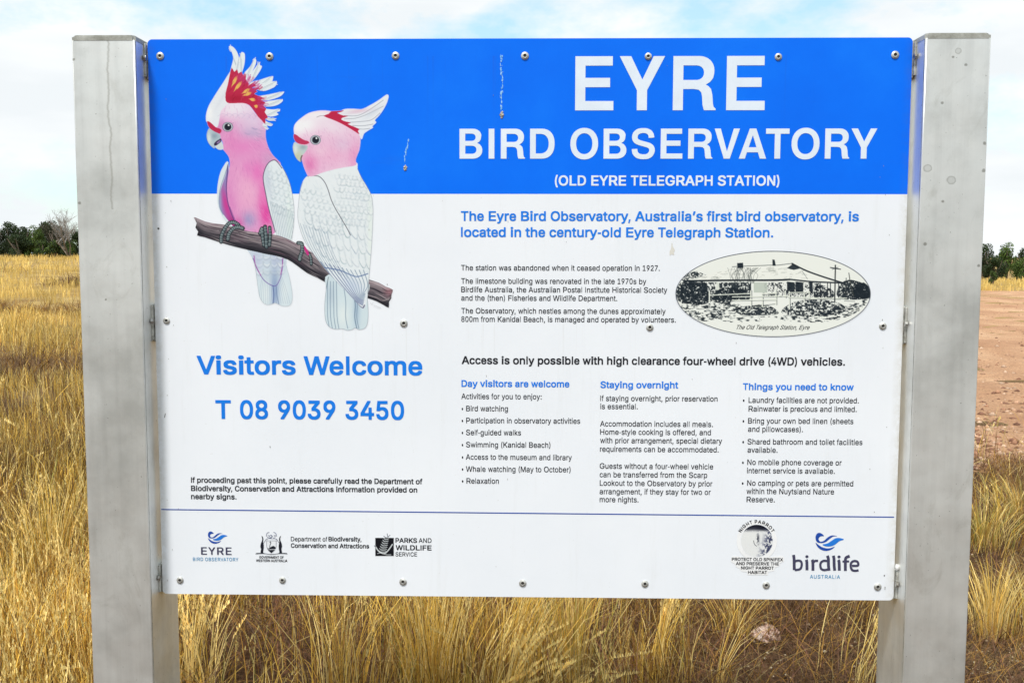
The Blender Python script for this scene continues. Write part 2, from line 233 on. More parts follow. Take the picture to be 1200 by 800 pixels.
n611|557 6 560 21 558 388 554 415 543 449 530 473 510 498 487 517 459 533 428 545 390 552 320 554 271 549 237 539 198 520 195 520 194 522 191 541 181 546 70 546 56 544 52 538 51 525 51 21 53 6 59 2 66 2 178 1 188 2 195 7 197 21 197 311 201 345 208 363 219 382 243 406 258 416 278 425 313 432 334 428 351 423 378 406 390 394 401 379 411 351 414 324 414 21 417 6 425 2 438 1 543 2
o611|186 537 158 525 135 512 94 478 61 435 48 411 38 383 26 328 23 295 24 243 30 188 47 136 72 93 105 56 148 25 189 6 220 -2 248 -7 272 -9 330 -9 375 -5 423 7 450 18 474 31 513 62 528 78 548 105 571 154 579 178 585 215 588 289 582 350 575 380 564 408 538 454 504 490 464 519 416 540 392 547 354 552 285 554 234 549|306 112 275 117 251 126 227 142 209 160 194 182 182 209 175 233 169 270 172 298 182 334 196 365 213 389 234 407 258 422 282 429 306 433 337 427 361 418 385 402 402 383 417 362 431 331 440 295 442 270 440 249 431 212 417 182 402 160 383 142 357 125 333 116
p611|54 -183 64 -185 171 -186 181 -185 187 -181 190 -169 192 27 222 10 242 1 282 -8 353 -9 376 -8 410 -2 440 7 460 16 497 40 529 72 552 106 564 131 575 161 586 216 588 305 585 335 579 372 562 421 549 445 534 466 501 501 476 519 453 531 420 544 386 551 359 554 296 553 269 551 242 544 215 532 192 517 188 519 186 540 178 547 64 547 57 547 52 543 49 528 49 -166 50 -178|319 432 343 428 366 419 386 406 406 387 421 366 434 335 441 311 445 274 444 253 435 213 423 186 408 161 390 142 366 126 346 118 316 112 289 117 265 127 247 140 228 158 214 179 200 210 191 250 189 274 191 299 201 338 211 363 225 384 243 403 265 418 289 428
q611|555 -184 561 -178 562 -166 562 528 559 543 555 546 544 547 434 547 425 540 424 521 420 517 392 534 370 544 343 550 313 554 252 554 225 551 192 544 158 531 138 521 111 502 82 473 67 452 53 427 41 400 33 375 26 341 23 305 25 216 37 158 57 109 81 74 115 40 152 16 172 7 202 -2 236 -8 259 -9 330 -8 370 1 390 10 417 26 420 25 421 -169 424 -181 429 -184 437 -185|296 432 323 428 346 418 369 403 386 384 400 363 411 335 418 311 422 274 418 238 411 210 401 186 385 161 367 142 346 128 323 118 296 112 266 118 246 126 225 140 205 159 191 179 177 210 168 247 166 274 168 302 178 338 190 366 205 387 229 409 249 421 276 430
r389|60 2 182 2 191 3 196 7 198 21 198 324 203 351 210 369 224 388 242 403 266 417 291 424 312 428 368 425 389 428 393 440 393 535 391 547 385 551 357 554 294 554 270 552 235 543 200 526 196 527 192 541 182 546 67 546 60 545 53 541 51 525 51 18 53 8
s556|401 540 361 549 312 554 234 552 191 546 145 531 106 510 77 486 55 454 48 435 44 414 44 353 48 334 56 314 65 298 82 279 97 267 120 253 162 236 198 227 312 203 340 194 365 179 376 163 374 154 365 143 340 126 308 114 276 110 237 117 205 132 187 149 170 183 162 188 120 189 31 171 27 163 27 130 37 99 51 75 73 50 95 32 113 22 141 9 187 -3 241 -9 315 -9 344 -7 383 0 429 15 468 36 498 62 519 93 529 120 532 139 530 203 526 221 518 240 508 255 493 271 457 295 411 314 372 324 276 343 237 354 212 368 197 386 198 392 207 405 227 420 258 432 287 436 319 430 340 420 364 399 381 371 390 366 433 366 500 379 514 383 520 392 520 426 512 447 497 472 473 499 454 515 425 531
t333|329 3 335 7 337 13 338 46 321 114 315 118 308 119 271 119 250 116 233 121 223 129 216 141 211 169 211 425 216 430 308 430 322 434 325 447 324 538 319 545 312 547 220 547 213 549 211 655 210 661 206 666 192 668 76 667 70 664 68 658 68 551 62 547 -9 546 -17 538 -18 523 -17 444 -15 434 -6 430 62 430 67 428 68 425 68 135 71 101 76 83 89 55 105 37 131 18 158 6 189 -1 216 -4 284 -4
u611|56 545 52 540 51 531 52 170 58 131 66 106 79 79 97 55 126 30 157 13 195 1 236 -5 303 -5 334 -1 369 7 414 29 416 27 419 5 428 2 542 1 556 5 559 11 560 24 560 528 556 543 546 547 525 548 431 547 422 546 417 543 414 528 414 234 408 201 394 170 383 155 369 142 355 133 334 124 299 117 264 124 236 139 223 152 214 164 201 195 197 228 197 528 195 542 189 546 181 547 70 548
v556|3 542 0 525 0 504 3 495 206 8 213 2 223 2 333 2 346 4 554 498 555 528 553 541 543 546 523 546 423 546 416 545 410 541 280 210 276 211 272 220 146 541 140 545 126 546 17 546
w778|769 541 759 546 740 546 647 546 641 545 635 541 549 247 545 241 458 541 452 545 442 546 340 546 325 544 320 538 234 241 231 243 229 247 144 541 138 545 125 546 23 546 10 542 7 528 7 507 9 495 165 6 173 2 196 1 282 2 296 6 388 309 392 305 482 6 487 3 500 1 599 2 612 5 616 12 769 495 771 525
x556|8 5 15 2 29 1 145 2 159 5 274 162 279 164 399 4 412 1 532 2 543 2 549 6 551 21 551 42 549 49 375 272 372 278 538 498 541 507 541 532 540 538 536 544 522 546 406 546 389 543 305 431 283 397 279 395 176 538 169 544 156 546 39 546 22 543 17 532 17 507 20 498 185 281 7 49 5 39 5 18
y556|50 -180 77 -186 103 -189 163 -188 200 -182 226 -173 250 -159 271 -142 293 -114 308 -90 320 -62 554 497 556 510 556 534 554 543 550 546 536 547 426 547 416 546 412 543 283 218 280 211 276 210 145 543 136 547 113 547 17 547 7 546 1 543 -1 537 -1 513 2 497 198 24 178 -28 167 -44 153 -57 133 -66 107 -63 77 -63 70 -64 64 -68 42 -138 42 -169 44 -175
z500|35 4 47 1 449 1 461 2 467 6 469 18 469 107 468 116 464 121 452 123 231 123 222 125 222 128 458 437 461 449 461 522 461 535 458 542 452 545 443 546 59 546 47 545 41 541 39 528 39 443 40 434 44 428 56 425 271 425 275 425 277 422 33 107 31 94 31 15 31 9
0556|323 723 303 726 252 726 212 719 172 704 137 680 105 645 87 617 76 596 56 541 48 504 42 468 36 379 39 275 45 229 51 196 69 137 85 104 102 76 117 56 138 37 160 20 183 8 212 -1 232 -5 252 -7 306 -7 343 -2 358 2 386 15 406 27 424 41 443 61 457 79 470 101 482 125 501 180 514 244 520 321 519 400 517 446 505 523 487 580 472 611 454 642 438 662 418 682 401 694 372 710 343 720|278 603 303 596 328 581 349 559 364 535 378 501 390 455 396 419 399 358 396 299 390 263 378 217 364 183 349 159 328 137 303 122 278 116 255 122 229 137 212 154 191 186 177 220 165 266 160 306 157 358 160 413 165 452 177 498 191 532 212 565 229 582 253 596
1556|499 4 502 12 502 30 502 107 499 118 485 122 367 122 361 125 360 709 356 714 347 716 236 716 224 714 85 605 83 593 83 486 85 477 90 473 118 472 127 474 233 556 237 556 238 125 233 122 87 122 75 119 72 113 71 107 72 9 77 3 87 1 485 1
2556|60 4 74 1 483 1 495 3 499 9 500 110 498 119 492 123 254 125 251 125 249 128 376 272 428 336 449 367 464 394 475 418 484 446 490 486 490 535 487 568 479 599 464 629 445 657 418 684 392 701 357 716 332 722 306 725 246 725 197 716 160 701 126 677 100 649 79 614 65 574 59 538 58 486 60 480 65 476 163 475 174 477 178 483 180 507 185 532 193 550 203 565 214 577 231 590 246 596 269 602 283 602 306 596 324 587 340 574 353 559 361 544 367 528 369 510 364 486 352 458 338 434 317 406 58 110 56 98 56 18 56 9
3556|67 714 63 703 63 611 65 599 69 595 84 593 293 593 295 590 293 587 171 437 170 425 171 333 175 328 181 326 267 324 295 318 321 307 341 293 361 271 374 244 380 214 377 196 370 177 358 159 347 147 330 134 310 125 287 118 267 116 238 121 221 127 204 136 190 146 175 162 168 174 161 192 156 214 150 221 38 221 33 217 32 211 33 165 40 131 51 104 73 70 92 49 109 35 147 14 192 -1 238 -7 316 -6 356 2 399 20 430 40 453 61 472 86 488 116 499 150 503 174 505 226 503 263 494 299 482 327 463 358 447 375 421 396 396 411 376 419 338 428 333 431 338 440 478 608 480 630 480 703 478 712 473 716 459 716 81 716
4556|396 715 293 716 282 712 32 263 26 247 26 149 28 143 33 140 316 139 322 138 323 12 325 6 333 2 428 2 439 4 443 9 443 15 444 137 448 139 519 139 527 143 529 149 530 244 528 256 522 261 517 262 448 262 444 266 443 452 441 461 436 465 336 466 331 465 325 461 323 449 322 264 316 262 185 262 181 263 179 266 401 669 403 678 403 706 401 712
5556|467 714 455 716 112 716 101 715 96 709 60 373 60 345 62 336 69 332 121 326 169 325 178 327 206 346 235 358 267 364 292 358 324 342 335 333 350 317 361 299 370 281 376 260 379 241 376 217 370 196 359 174 346 156 330 140 312 128 295 121 272 116 255 119 232 127 216 137 201 150 182 177 176 192 172 214 166 220 69 221 55 219 51 214 51 208 53 156 60 128 71 101 88 73 109 49 129 32 152 18 189 2 241 -7 301 -7 327 -4 352 2 390 18 429 46 454 73 469 95 480 116 493 153 500 186 502 232 500 290 493 327 482 361 468 388 450 414 430 436 404 456 381 469 347 481 309 487 261 487 229 483 198 474 195 476 194 480 206 587 209 593 455 593 467 596 471 602 472 608 472 694 471 709
6556|409 716 300 716 288 712 124 455 87 385 68 333 58 284 55 217 61 165 72 125 92 86 105 67 122 48 154 23 177 11 197 3 222 -4 248 -7 305 -7 346 -1 380 11 417 34 451 67 473 101 489 141 495 165 499 196 498 278 493 312 486 333 478 354 464 379 451 396 434 414 411 432 389 444 351 457 323 461 285 461 283 465 414 669 416 678 416 706 414 712|277 348 294 345 314 337 331 326 346 312 358 296 369 275 375 254 378 232 375 211 369 189 360 171 346 151 331 137 314 125 297 118 277 115 257 119 237 128 220 140 208 153 197 168 187 186 181 205 177 232 179 251 185 272 194 291 205 309 220 323 240 337 254 343
7556|103 3 212 2 221 4 225 9 499 590 502 605 502 697 501 709 498 713 484 716 72 716 61 715 56 712 54 703 54 608 56 599 61 595 347 594 354 593 353 587 100 52 97 42 97 15 99 6
8556|328 723 300 726 251 726 231 723 197 716 160 701 126 678 99 650 79 614 67 578 64 547 64 504 70 458 77 437 86 419 101 397 118 379 119 376 97 357 79 336 62 309 51 281 44 254 41 223 42 174 47 137 56 113 64 95 84 67 99 51 122 32 148 17 177 6 203 -1 248 -7 311 -7 366 2 409 18 429 30 450 46 479 76 493 98 501 116 512 156 514 189 513 238 510 263 504 284 492 312 476 336 454 360 436 376 437 379 456 400 470 422 481 446 487 468 490 495 490 553 487 581 481 602 470 627 459 645 443 664 426 680 406 695 383 707 360 716|389 208 386 189 378 171 366 154 354 143 337 131 320 123 303 118 277 115 251 119 234 124 217 131 200 143 185 158 177 171 170 186 165 208 170 229 176 244 185 260 203 278 217 289 237 299 257 306 277 309 297 306 317 300 334 291 352 278 369 260 379 244 387 223|368 520 366 507 360 489 352 474 340 459 326 447 311 439 280 430 260 433 245 438 228 448 215 458 204 471 195 486 187 516 190 535 196 550 203 562 214 575 225 585 243 595 257 600 277 603 308 596 326 588 340 576 358 553 364 538
9556|145 3 254 2 263 2 267 6 438 275 467 330 487 382 498 437 500 492 495 547 484 590 465 629 450 651 437 665 403 694 366 713 334 722 308 725 254 725 211 719 180 709 145 689 111 659 87 626 76 605 67 580 59 547 56 516 57 440 61 412 68 388 76 366 88 345 100 327 120 305 139 290 160 278 182 268 205 261 234 257 268 257 272 253 140 49 139 39 139 12 141 6|277 370 257 374 240 382 225 391 209 406 198 422 187 443 181 461 177 486 179 504 187 528 195 547 208 565 222 580 243 593 260 600 277 603 297 600 314 593 328 584 345 568 358 550 369 528 375 507 378 486 376 464 369 443 360 425 347 406 331 391 314 380 294 373
.278|210 128 189 144 161 153 120 153 103 148 85 139 66 119 58 95 59 58 63 46 73 31 96 14 123 6 161 6 179 10 196 19 214 37 224 61 223 101 218 116
,278|44 -143 54 -145 130 -145 139 -142 215 100 217 121 213 130 95 131 88 130 86 127 41 -117 41 -139
:333|251 128 226 144 193 153 144 153 123 148 102 139 79 119 70 95 71 58 76 46 88 31 115 14 148 6 193 6 214 10 235 19 256 37 268 61 267 101 261 116|251 488 226 505 193 513 144 513 123 509 102 500 79 480 70 455 71 419 75 407 88 391 115 374 148 367 193 367 214 371 235 380 256 397 268 422 267 462 261 477
(333|301 756 207 757 198 755 192 748 157 675 129 592 107 501 92 409 87 332 87 259 92 192 101 134 121 54 146 -19 169 -71 192 -117 195 -121 201 -124 298 -124 306 -121 309 -113 309 -86 308 -77 257 48 228 143 212 229 207 296 209 342 215 391 234 494 265 601 308 711 309 745 306 753
)333|33 756 27 753 24 745 25 711 65 611 96 504 110 443 118 391 124 339 126 296 121 229 105 143 90 91 71 33 25 -77 24 -86 24 -114 27 -121 35 -124 129 -124 138 -121 141 -117 164 -71 184 -25 212 54 230 122 241 192 246 259 246 332 241 409 227 501 204 592 176 675 159 715 141 750 135 755 126 757
-333|261 255 261 356 260 365 256 370 80 371 73 368 71 362 70 261 71 252 74 248 253 248 258 249
•350|244 416 223 435 202 444 153 445 139 441 122 431 107 417 92 396 81 375 72 344 67 310 67 271 72 237 78 213 90 187 105 166 124 148 145 137 162 133 189 133 212 140 229 150 248 169 259 185 272 213 279 240 282 277 282 323 276 353 268 378 256 399
’278|57 421 72 419 167 419 176 420 182 424 263 667 264 704 259 713 244 716 120 716 109 715 102 710 96 692 53 463 53 429
'238|163 419 168 422 170 431 178 676 177 709 174 714 166 716 66 716 61 709 60 682 69 425 74 419 83 418
 278|'''
GLYPH_R = '''A667|274 716 271 714 267 705 14 23 15 5 24 2 118 2 128 5 195 192 200 196 462 196 469 195 471 192 540 4 550 2 650 3 653 10 651 26 395 711 391 715 384 716|333 588 384 434 433 297 430 292 233 294 232 297 282 437 329 584
B667|79 714 77 705 77 10 79 4 86 2 393 2 431 5 478 14 509 25 540 41 574 67 598 99 609 121 615 141 621 182 621 217 617 249 608 278 599 297 578 325 560 342 536 358 503 373 501 376 533 395 560 419 579 446 588 475 593 517 589 564 582 593 564 628 537 660 506 683 461 702 417 713 383 716 86 716|194 316 369 317 410 310 441 298 461 285 480 268 494 249 503 230 507 214 509 195 505 176 496 156 482 138 465 124 444 113 417 105 369 99 195 100 193 105 193 309|193 415 193 612 195 618 362 618 390 615 410 609 431 600 449 587 465 568 474 552 480 529 480 510 475 491 466 472 452 453 441 443 420 430 390 417 356 412 199 412
C722|544 687 511 703 471 715 435 722 402 726 356 726 323 722 263 709 237 699 207 684 178 664 154 644 127 616 111 593 80 539 68 507 58 469 51 428 48 393 47 329 50 294 57 249 65 220 77 185 91 157 110 125 127 103 154 74 178 54 205 36 237 19 286 2 319 -4 353 -8 425 -6 458 0 494 10 544 31 590 63 627 103 657 150 667 176 677 211 678 230 676 238 669 240 574 239 567 234 552 195 532 163 504 136 475 118 435 102 382 93 353 96 320 103 290 114 267 127 243 144 223 163 204 189 187 217 174 249 164 284 157 338 157 380 164 434 180 485 204 530 233 565 267 591 306 611 336 619 379 624 422 619 452 611 491 591 508 579 529 558 551 526 570 478 669 477 677 479 679 485 679 498 670 533 656 568 640 596 623 620 597 649 570 670
D722|78 3 85 2 346 2 383 5 427 13 450 19 487 32 534 57 561 76 581 94 612 131 642 185 657 227 666 265 673 332 673 392 669 437 663 472 652 510 642 536 622 574 602 603 584 622 564 641 534 664 497 684 457 699 413 710 380 714 353 716 85 716 78 714 76 708 76 13|192 100 189 105 190 615 195 618 336 618 383 612 423 600 464 579 501 547 528 510 548 462 558 424 562 395 562 329 552 271 535 223 511 185 488 160 457 136 420 118 380 107 326 99
E667|607 3 609 10 609 90 608 96 603 99 217 99 213 100 210 105 210 309 213 313 566 314 575 316 578 325 578 402 576 408 570 411 213 412 210 418 211 615 217 618 599 619 604 622 605 628 605 708 603 714 588 716 94 716 86 714 84 705 84 10 86 4 98 2 599 2
F611|84 2 185 2 192 3 196 7 196 297 198 303 515 304 522 305 526 309 527 392 525 399 519 402 199 403 196 408 197 615 202 618 554 619 559 622 560 628 560 708 557 715 91 716 81 714 79 708 79 10 81 4
G778|480 719 421 726 372 726 338 722 313 719 275 709 243 697 212 681 191 668 160 643 130 612 114 590 83 536 72 507 61 469 54 431 50 389 50 329 53 291 61 249 68 220 83 182 96 157 118 122 142 93 165 71 191 51 215 36 250 19 289 6 320 -1 376 -8 453 -6 487 0 526 9 554 19 585 34 606 47 636 71 656 90 676 115 694 144 705 166 719 214 725 262 725 361 724 367 714 370 421 370 414 368 412 361 412 284 413 278 418 275 603 274 608 271 606 252 596 217 586 195 569 169 548 147 526 130 498 114 467 103 439 97 400 93 352 99 306 115 271 134 243 157 218 185 193 227 182 252 173 284 166 342 166 373 169 412 177 450 197 501 224 542 257 575 299 601 338 616 376 623 418 623 460 615 484 607 508 595 545 568 572 536 587 510 598 485 603 480 707 478 718 482 719 495 716 510 697 561 677 596 644 635 610 664 568 689 529 705
H722|76 3 82 2 174 2 180 3 184 7 184 313 187 318 193 319 535 318 538 313 538 7 542 3 548 2 639 2 646 4 648 10 648 705 646 714 639 716 548 716 542 715 538 711 538 421 535 417 529 416 187 417 184 424 184 711 180 715 174 716 82 716 76 714 74 708 74 13
I278|26 2 250 2 254 3 256 7 256 90 254 97 250 99 179 99 176 102 176 109 176 615 179 618 250 618 254 621 256 635 256 708 254 714 250 716 28 716 23 714 22 711 22 628 23 621 28 618 99 618 101 618 103 612 102 102 99 99 28 99 23 97 22 90 22 10 23 4
K667|648 3 650 13 648 24 373 392 366 405 645 692 649 698 648 713 638 716 518 716 510 714 259 456 191 380 188 386 188 711 184 715 178 716 84 716 78 714 76 705 76 10 77 4 84 2 178 2 184 3 188 6 189 230 281 324 292 313 521 5 531 2
L556|80 716 77 714 75 708 75 10 77 4 87 2 512 2 519 3 521 10 521 90 520 96 516 99 192 99 187 102 186 711 182 715 176 716
M833|72 714 70 705 70 10 72 4 78 2 162 2 168 3 171 7 171 526 174 523 214 408 365 16 371 4 381 2 455 2 461 4 464 7 614 402 656 523 660 526 660 7 663 3 669 2 752 2 760 4 762 7 762 16 762 708 760 714 752 716 632 716 626 715 621 711 458 274 418 156 415 160 376 278 211 712 208 715 202 716 78 716
N722|647 4 649 13 649 708 648 713 638 716 551 716 545 715 540 711 540 265 542 182 541 178 538 177 490 258 197 714 184 716 81 716 75 714 73 705 73 10 75 4 81 2 171 2 178 2 182 7 182 421 179 539 181 545 270 399 522 6 525 3 532 2 638 2
O778|448 722 414 726 367 726 312 719 254 703 220 687 193 671 171 654 142 627 121 603 104 577 91 555 74 517 63 482 55 447 49 396 48 361 49 322 55 271 63 236 73 201 90 163 103 141 128 106 146 87 174 61 197 45 231 25 261 12 295 2 329 -4 363 -8 414 -8 472 0 510 10 533 19 567 36 591 51 636 90 660 118 677 144 694 176 705 201 723 268 729 338 729 393 725 434 719 469 708 507 694 542 677 574 660 600 636 628 612 651 581 674 547 693 516 706 482 716|391 93 363 96 333 102 292 117 251 144 222 173 196 211 178 252 166 303 161 357 166 415 178 466 196 507 222 546 251 574 292 601 336 617 370 623 387 624 411 623 435 619 479 604 523 578 551 552 579 514 599 469 612 418 617 361 612 300 599 249 579 205 551 166 523 140 499 124 479 114 435 99
P667|81 3 88 2 186 2 193 3 197 7 198 249 200 254 375 255 424 260 459 267 498 281 536 302 564 326 590 357 610 399 622 446 623 504 618 548 604 590 578 631 545 663 508 687 487 696 456 706 421 713 389 716 88 716 81 714 79 708 79 13|199 619 340 620 372 618 421 608 445 596 463 584 481 564 493 545 502 520 506 491 505 470 497 437 486 415 471 395 451 380 431 368 407 360 379 354 358 353 199 354 198 360 198 612
R722|87 714 85 705 85 10 87 4 95 2 200 2 207 3 212 7 212 265 214 271 380 273 389 268 556 5 567 2 695 3 698 10 695 26 528 287 530 292 560 306 586 321 621 351 646 387 662 427 670 478 666 539 651 590 624 631 597 657 556 683 507 702 455 712 414 716 95 716|214 619 365 620 399 618 429 614 455 608 474 600 496 587 512 574 526 555 535 536 542 510 543 482 538 459 531 440 516 418 503 405 481 391 451 379 425 374 391 370 215 371 212 376 212 612
S667|421 719 355 726 296 724 233 713 192 699 146 674 111 643 86 606 71 568 68 543 67 504 74 466 90 431 107 409 122 395 163 367 216 344 268 328 386 298 439 279 463 265 480 252 492 240 502 221 505 202 500 176 488 154 466 130 442 114 421 104 382 93 348 89 320 89 275 96 254 102 223 117 200 135 184 154 174 173 167 202 163 207 156 208 59 208 48 206 47 199 48 179 58 135 75 100 97 71 126 46 163 23 195 10 243 -3 303 -10 365 -10 404 -7 439 -1 491 16 533 38 550 51 572 71 600 109 615 148 620 179 621 208 618 240 613 259 604 281 592 301 578 318 559 336 512 365 466 384 414 400 310 426 250 447 223 462 206 476 195 489 187 504 183 527 188 548 200 571 218 591 243 607 271 618 303 625 334 629 369 625 397 619 428 607 449 595 468 578 478 565 487 545 493 524 498 519 599 519 607 520 609 527 608 552 599 587 585 616 561 648 529 675 498 693 459 709
T611|258 2 350 2 356 3 359 7 360 615 366 618 572 619 576 622 577 635 577 711 572 716 42 716 35 714 34 711 33 628 35 622 38 619 248 618 252 615 253 10 254 4
U722|645 714 639 716 548 716 541 714 539 709 538 260 535 225 522 187 500 152 481 133 463 120 444 109 421 101 395 95 362 91 330 95 304 100 281 108 261 119 242 133 226 148 212 164 199 187 186 227 183 260 183 709 180 714 173 716 82 716 75 713 74 244 78 196 88 155 101 126 114 104 147 64 183 36 206 23 235 10 287 -4 336 -10 388 -9 421 -6 479 8 528 30 569 59 604 97 621 126 634 155 643 190 647 219 648 706
V667|16 714 13 708 14 695 273 7 277 2 284 2 394 3 404 26 651 692 653 708 651 714 644 716 547 716 540 714 538 711 390 294 336 130 332 134 281 290 128 711 125 715 118 716 24 716
W944|929 713 919 716 829 716 823 715 820 711 709 287 679 161 675 163 651 265 533 711 531 714 525 716 422 716 413 714 299 290 268 163 265 159 237 278 123 711 120 715 114 716 24 716 15 714 13 708 14 695 202 10 205 4 213 2 319 2 325 4 327 7 452 462 470 539 473 538 474 536 495 450 616 7 618 4 624 2 730 2 737 4 741 10 930 695
X667|19 4 27 2 129 2 139 4 274 192 332 280 337 278 391 195 526 5 536 2 641 2 648 4 649 19 644 29 404 370 634 694 636 705 634 714 627 716 526 716 516 714 390 539 335 455 332 456 284 533 156 714 148 716 43 716 34 713 33 698 36 692 258 380 265 367 20 26 16 16 17 7
Y667|381 2 387 4 389 10 390 290 649 692 652 698 652 711 648 715 641 716 536 716 529 714 387 491 335 403 331 405 289 478 140 712 130 716 18 715 14 708 14 698 17 692 276 290 278 7 280 4 285 2
a556|488 3 491 11 490 387 486 413 479 438 469 460 455 479 428 506 395 525 355 538 298 546 252 546 198 538 155 525 115 502 85 476 62 444 50 419 50 403 55 399 132 377 148 376 154 381 163 397 177 413 188 423 208 436 245 450 285 454 308 450 328 444 345 436 358 425 369 413 377 397 382 377 383 362 380 352 375 346 355 336 222 318 158 306 125 295 105 286 88 277 71 263 54 244 44 224 37 202 33 173 34 135 40 103 48 81 64 56 90 30 115 14 148 0 188 -8 252 -10 298 -3 325 7 348 20 382 48 385 43 385 11 388 3 395 1 482 1|382 250 383 244 383 193 374 161 353 129 338 115 318 102 295 92 275 87 245 83 225 85 195 92 178 100 162 112 151 126 142 151 145 172 157 193 178 209 205 220 238 228 318 239
b556|64 716 61 713 59 706 61 5 67 2 147 2 153 3 156 11 156 56 159 61 180 35 202 17 223 4 254 -6 281 -10 336 -8 370 0 397 11 435 37 455 57 472 78 495 123 511 174 517 209 520 244 518 321 509 375 492 422 481 445 466 467 450 486 428 506 405 521 385 531 364 539 333 545 290 547 266 545 226 535 208 525 190 512 162 481 159 481 157 713 150 716|287 85 257 91 235 99 217 112 195 136 180 161 168 193 159 238 157 270 159 301 166 343 180 378 195 403 214 424 235 439 260 448 287 452 317 448 345 436 367 420 386 397 400 371 411 340 419 298 420 270 417 225 408 190 396 158 379 133 361 113 336 97 312 88
c500|384 23 416 50 443 85 455 107 466 139 467 155 463 161 398 179 381 180 375 175 364 148 349 126 336 113 313 97 295 90 269 85 239 88 219 94 198 106 176 126 158 152 147 177 138 206 132 241 131 276 135 317 149 365 158 384 170 403 192 426 210 439 224 445 248 451 266 452 292 448 319 437 336 424 352 407 364 387 375 362 381 360 395 361 464 381 465 387 465 400 452 435 428 474 398 503 363 526 328 539 295 545 274 547 230 545 192 537 154 521 136 510 115 493 85 458 71 435 59 410 44 362 38 330 35 298 35 235 38 206 44 174 50 152 62 120 85 78 103 56 120 40 157 14 195 -1 242 -10 298 -8 345 4
d556|492 715 407 716 399 713 397 483 395 481 376 503 358 518 337 532 318 539 291 545 269 547 223 545 205 542 165 529 127 505 107 486 88 464 64 423 52 391 46 368 39 333 36 305 36 238 39 206 45 171 55 139 63 117 77 91 92 69 126 33 159 11 196 -3 233 -9 275 -10 303 -6 334 4 355 18 374 34 398 61 400 56 401 8 404 3 486 2 492 3 495 6 497 706 495 712|269 85 242 89 214 100 193 115 175 135 159 161 147 193 137 238 136 270 138 305 146 346 159 378 174 403 193 424 214 439 239 448 266 452 294 449 318 440 343 424 361 404 377 378 389 346 395 317 399 276 395 225 389 196 378 164 362 136 340 112 321 100 300 91
e556|225 542 200 535 174 525 151 513 129 497 106 475 90 454 64 410 54 384 45 349 38 295 39 228 41 203 50 164 67 120 92 78 126 43 164 18 209 0 238 -6 267 -9 318 -9 373 0 395 7 427 23 456 43 473 59 493 85 508 117 511 136 508 145 434 164 415 164 411 161 399 139 387 123 366 106 350 97 331 90 305 85 280 85 261 88 235 96 219 104 196 119 183 133 167 155 156 177 147 206 144 225 145 231 517 234 521 241 519 321 516 349 509 381 492 426 473 458 441 493 408 516 366 535 318 545 273 547|145 326 153 356 163 378 173 394 192 416 209 430 232 442 251 448 280 453 302 451 325 445 344 436 367 419 384 400 397 378 407 352 413 327 411 324 405 322 151 322 146 324
f278|85 2 157 2 162 4 163 7 163 443 167 448 254 448 256 450 258 456 258 529 256 537 251 539 167 539 164 541 164 596 168 612 173 625 179 635 190 643 210 649 226 648 244 643 256 644 273 714 273 730 269 734 261 737 231 745 185 744 157 737 129 721 117 711 102 692 92 673 87 657 81 625 80 541 75 539 6 539 0 536 -1 456 1 450 6 448 77 448 81 443 81 10 82 4
g556|495 537 489 539 403 538 400 531 400 483 397 479 367 512 342 529 321 538 290 545 269 547 223 545 202 541 165 529 128 505 95 473 79 451 67 429 50 387 39 336 36 295 37 234 42 190 58 139 75 104 98 73 129 46 162 26 199 14 238 8 290 10 327 19 348 29 367 42 394 73 397 73 398 69 398 -5 394 -27 389 -43 379 -62 368 -75 351 -89 333 -99 309 -107 281 -111 254 -111 220 -104 196 -92 177 -79 161 -62 144 -39 138 -35 122 -36 61 -72 57 -78 58 -94 76 -123 107 -155 141 -177 183 -194 226 -202 293 -204 342 -198 388 -184 428 -161 455 -135 477 -103 489 -68 496 -21 496 531|269 452 296 448 321 439 339 427 362 403 376 381 388 349 397 308 399 279 398 244 391 209 383 183 367 155 351 136 330 119 302 107 275 102 248 104 214 115 190 131 173 148 156 177 145 206 137 244 136 273 137 304 145 343 158 378 174 403 193 423 217 440 241 449
h556|63 714 62 705 62 10 63 4 76 2 155 2 162 4 164 10 164 319 170 364 179 386 188 402 202 418 215 429 247 444 266 449 288 451 323 444 335 438 354 425 375 399 387 367 392 325 392 7 395 3 402 2 490 3 494 10 493 360 491 389 485 421 475 450 465 469 440 501 408 525 389 534 367 541 320 547 269 544 231 534 196 514 168 487 165 487 163 711 161 714 155 716 70 716
i222|156 2 159 4 161 10 161 533 159 537 153 539 66 539 62 536 61 529 61 7 63 3 69 2|169 635 177 657 176 692 172 705 166 714 150 728 137 734 125 736 94 736 72 727 53 708 46 685 47 654 56 631 74 615 94 608 131 608 153 617
j222|156 540 69 540 63 539 61 535 60 -35 57 -54 52 -67 38 -85 16 -95 -21 -99 -23 -105 -23 -185 -21 -191 -18 -193 26 -193 51 -190 75 -183 97 -173 119 -156 135 -137 147 -115 155 -90 160 -61 161 -32 161 532 159 538|172 640 177 659 175 694 166 714 147 730 128 736 88 735 66 723 53 707 46 685 47 650 56 631 75 614 100 607 122 607 138 610 156 620 166 631
k500|64 716 61 714 60 708 60 10 61 4 74 2 150 2 157 4 158 10 159 192 162 198 199 233 205 230 377 4 386 2 493 3 497 10 497 19 493 26 281 306 478 517 480 523 478 536 469 539 371 539 365 537 166 327 159 324 158 711 156 714 150 716
l222|58 716 53 711 53 705 53 121 57 80 63 59 74 37 90 19 107 9 123 2 148 -2 184 -1 214 4 220 10 220 23 206 93 200 95 167 93 156 97 151 103 146 112 142 134 141 711 140 714 134 716
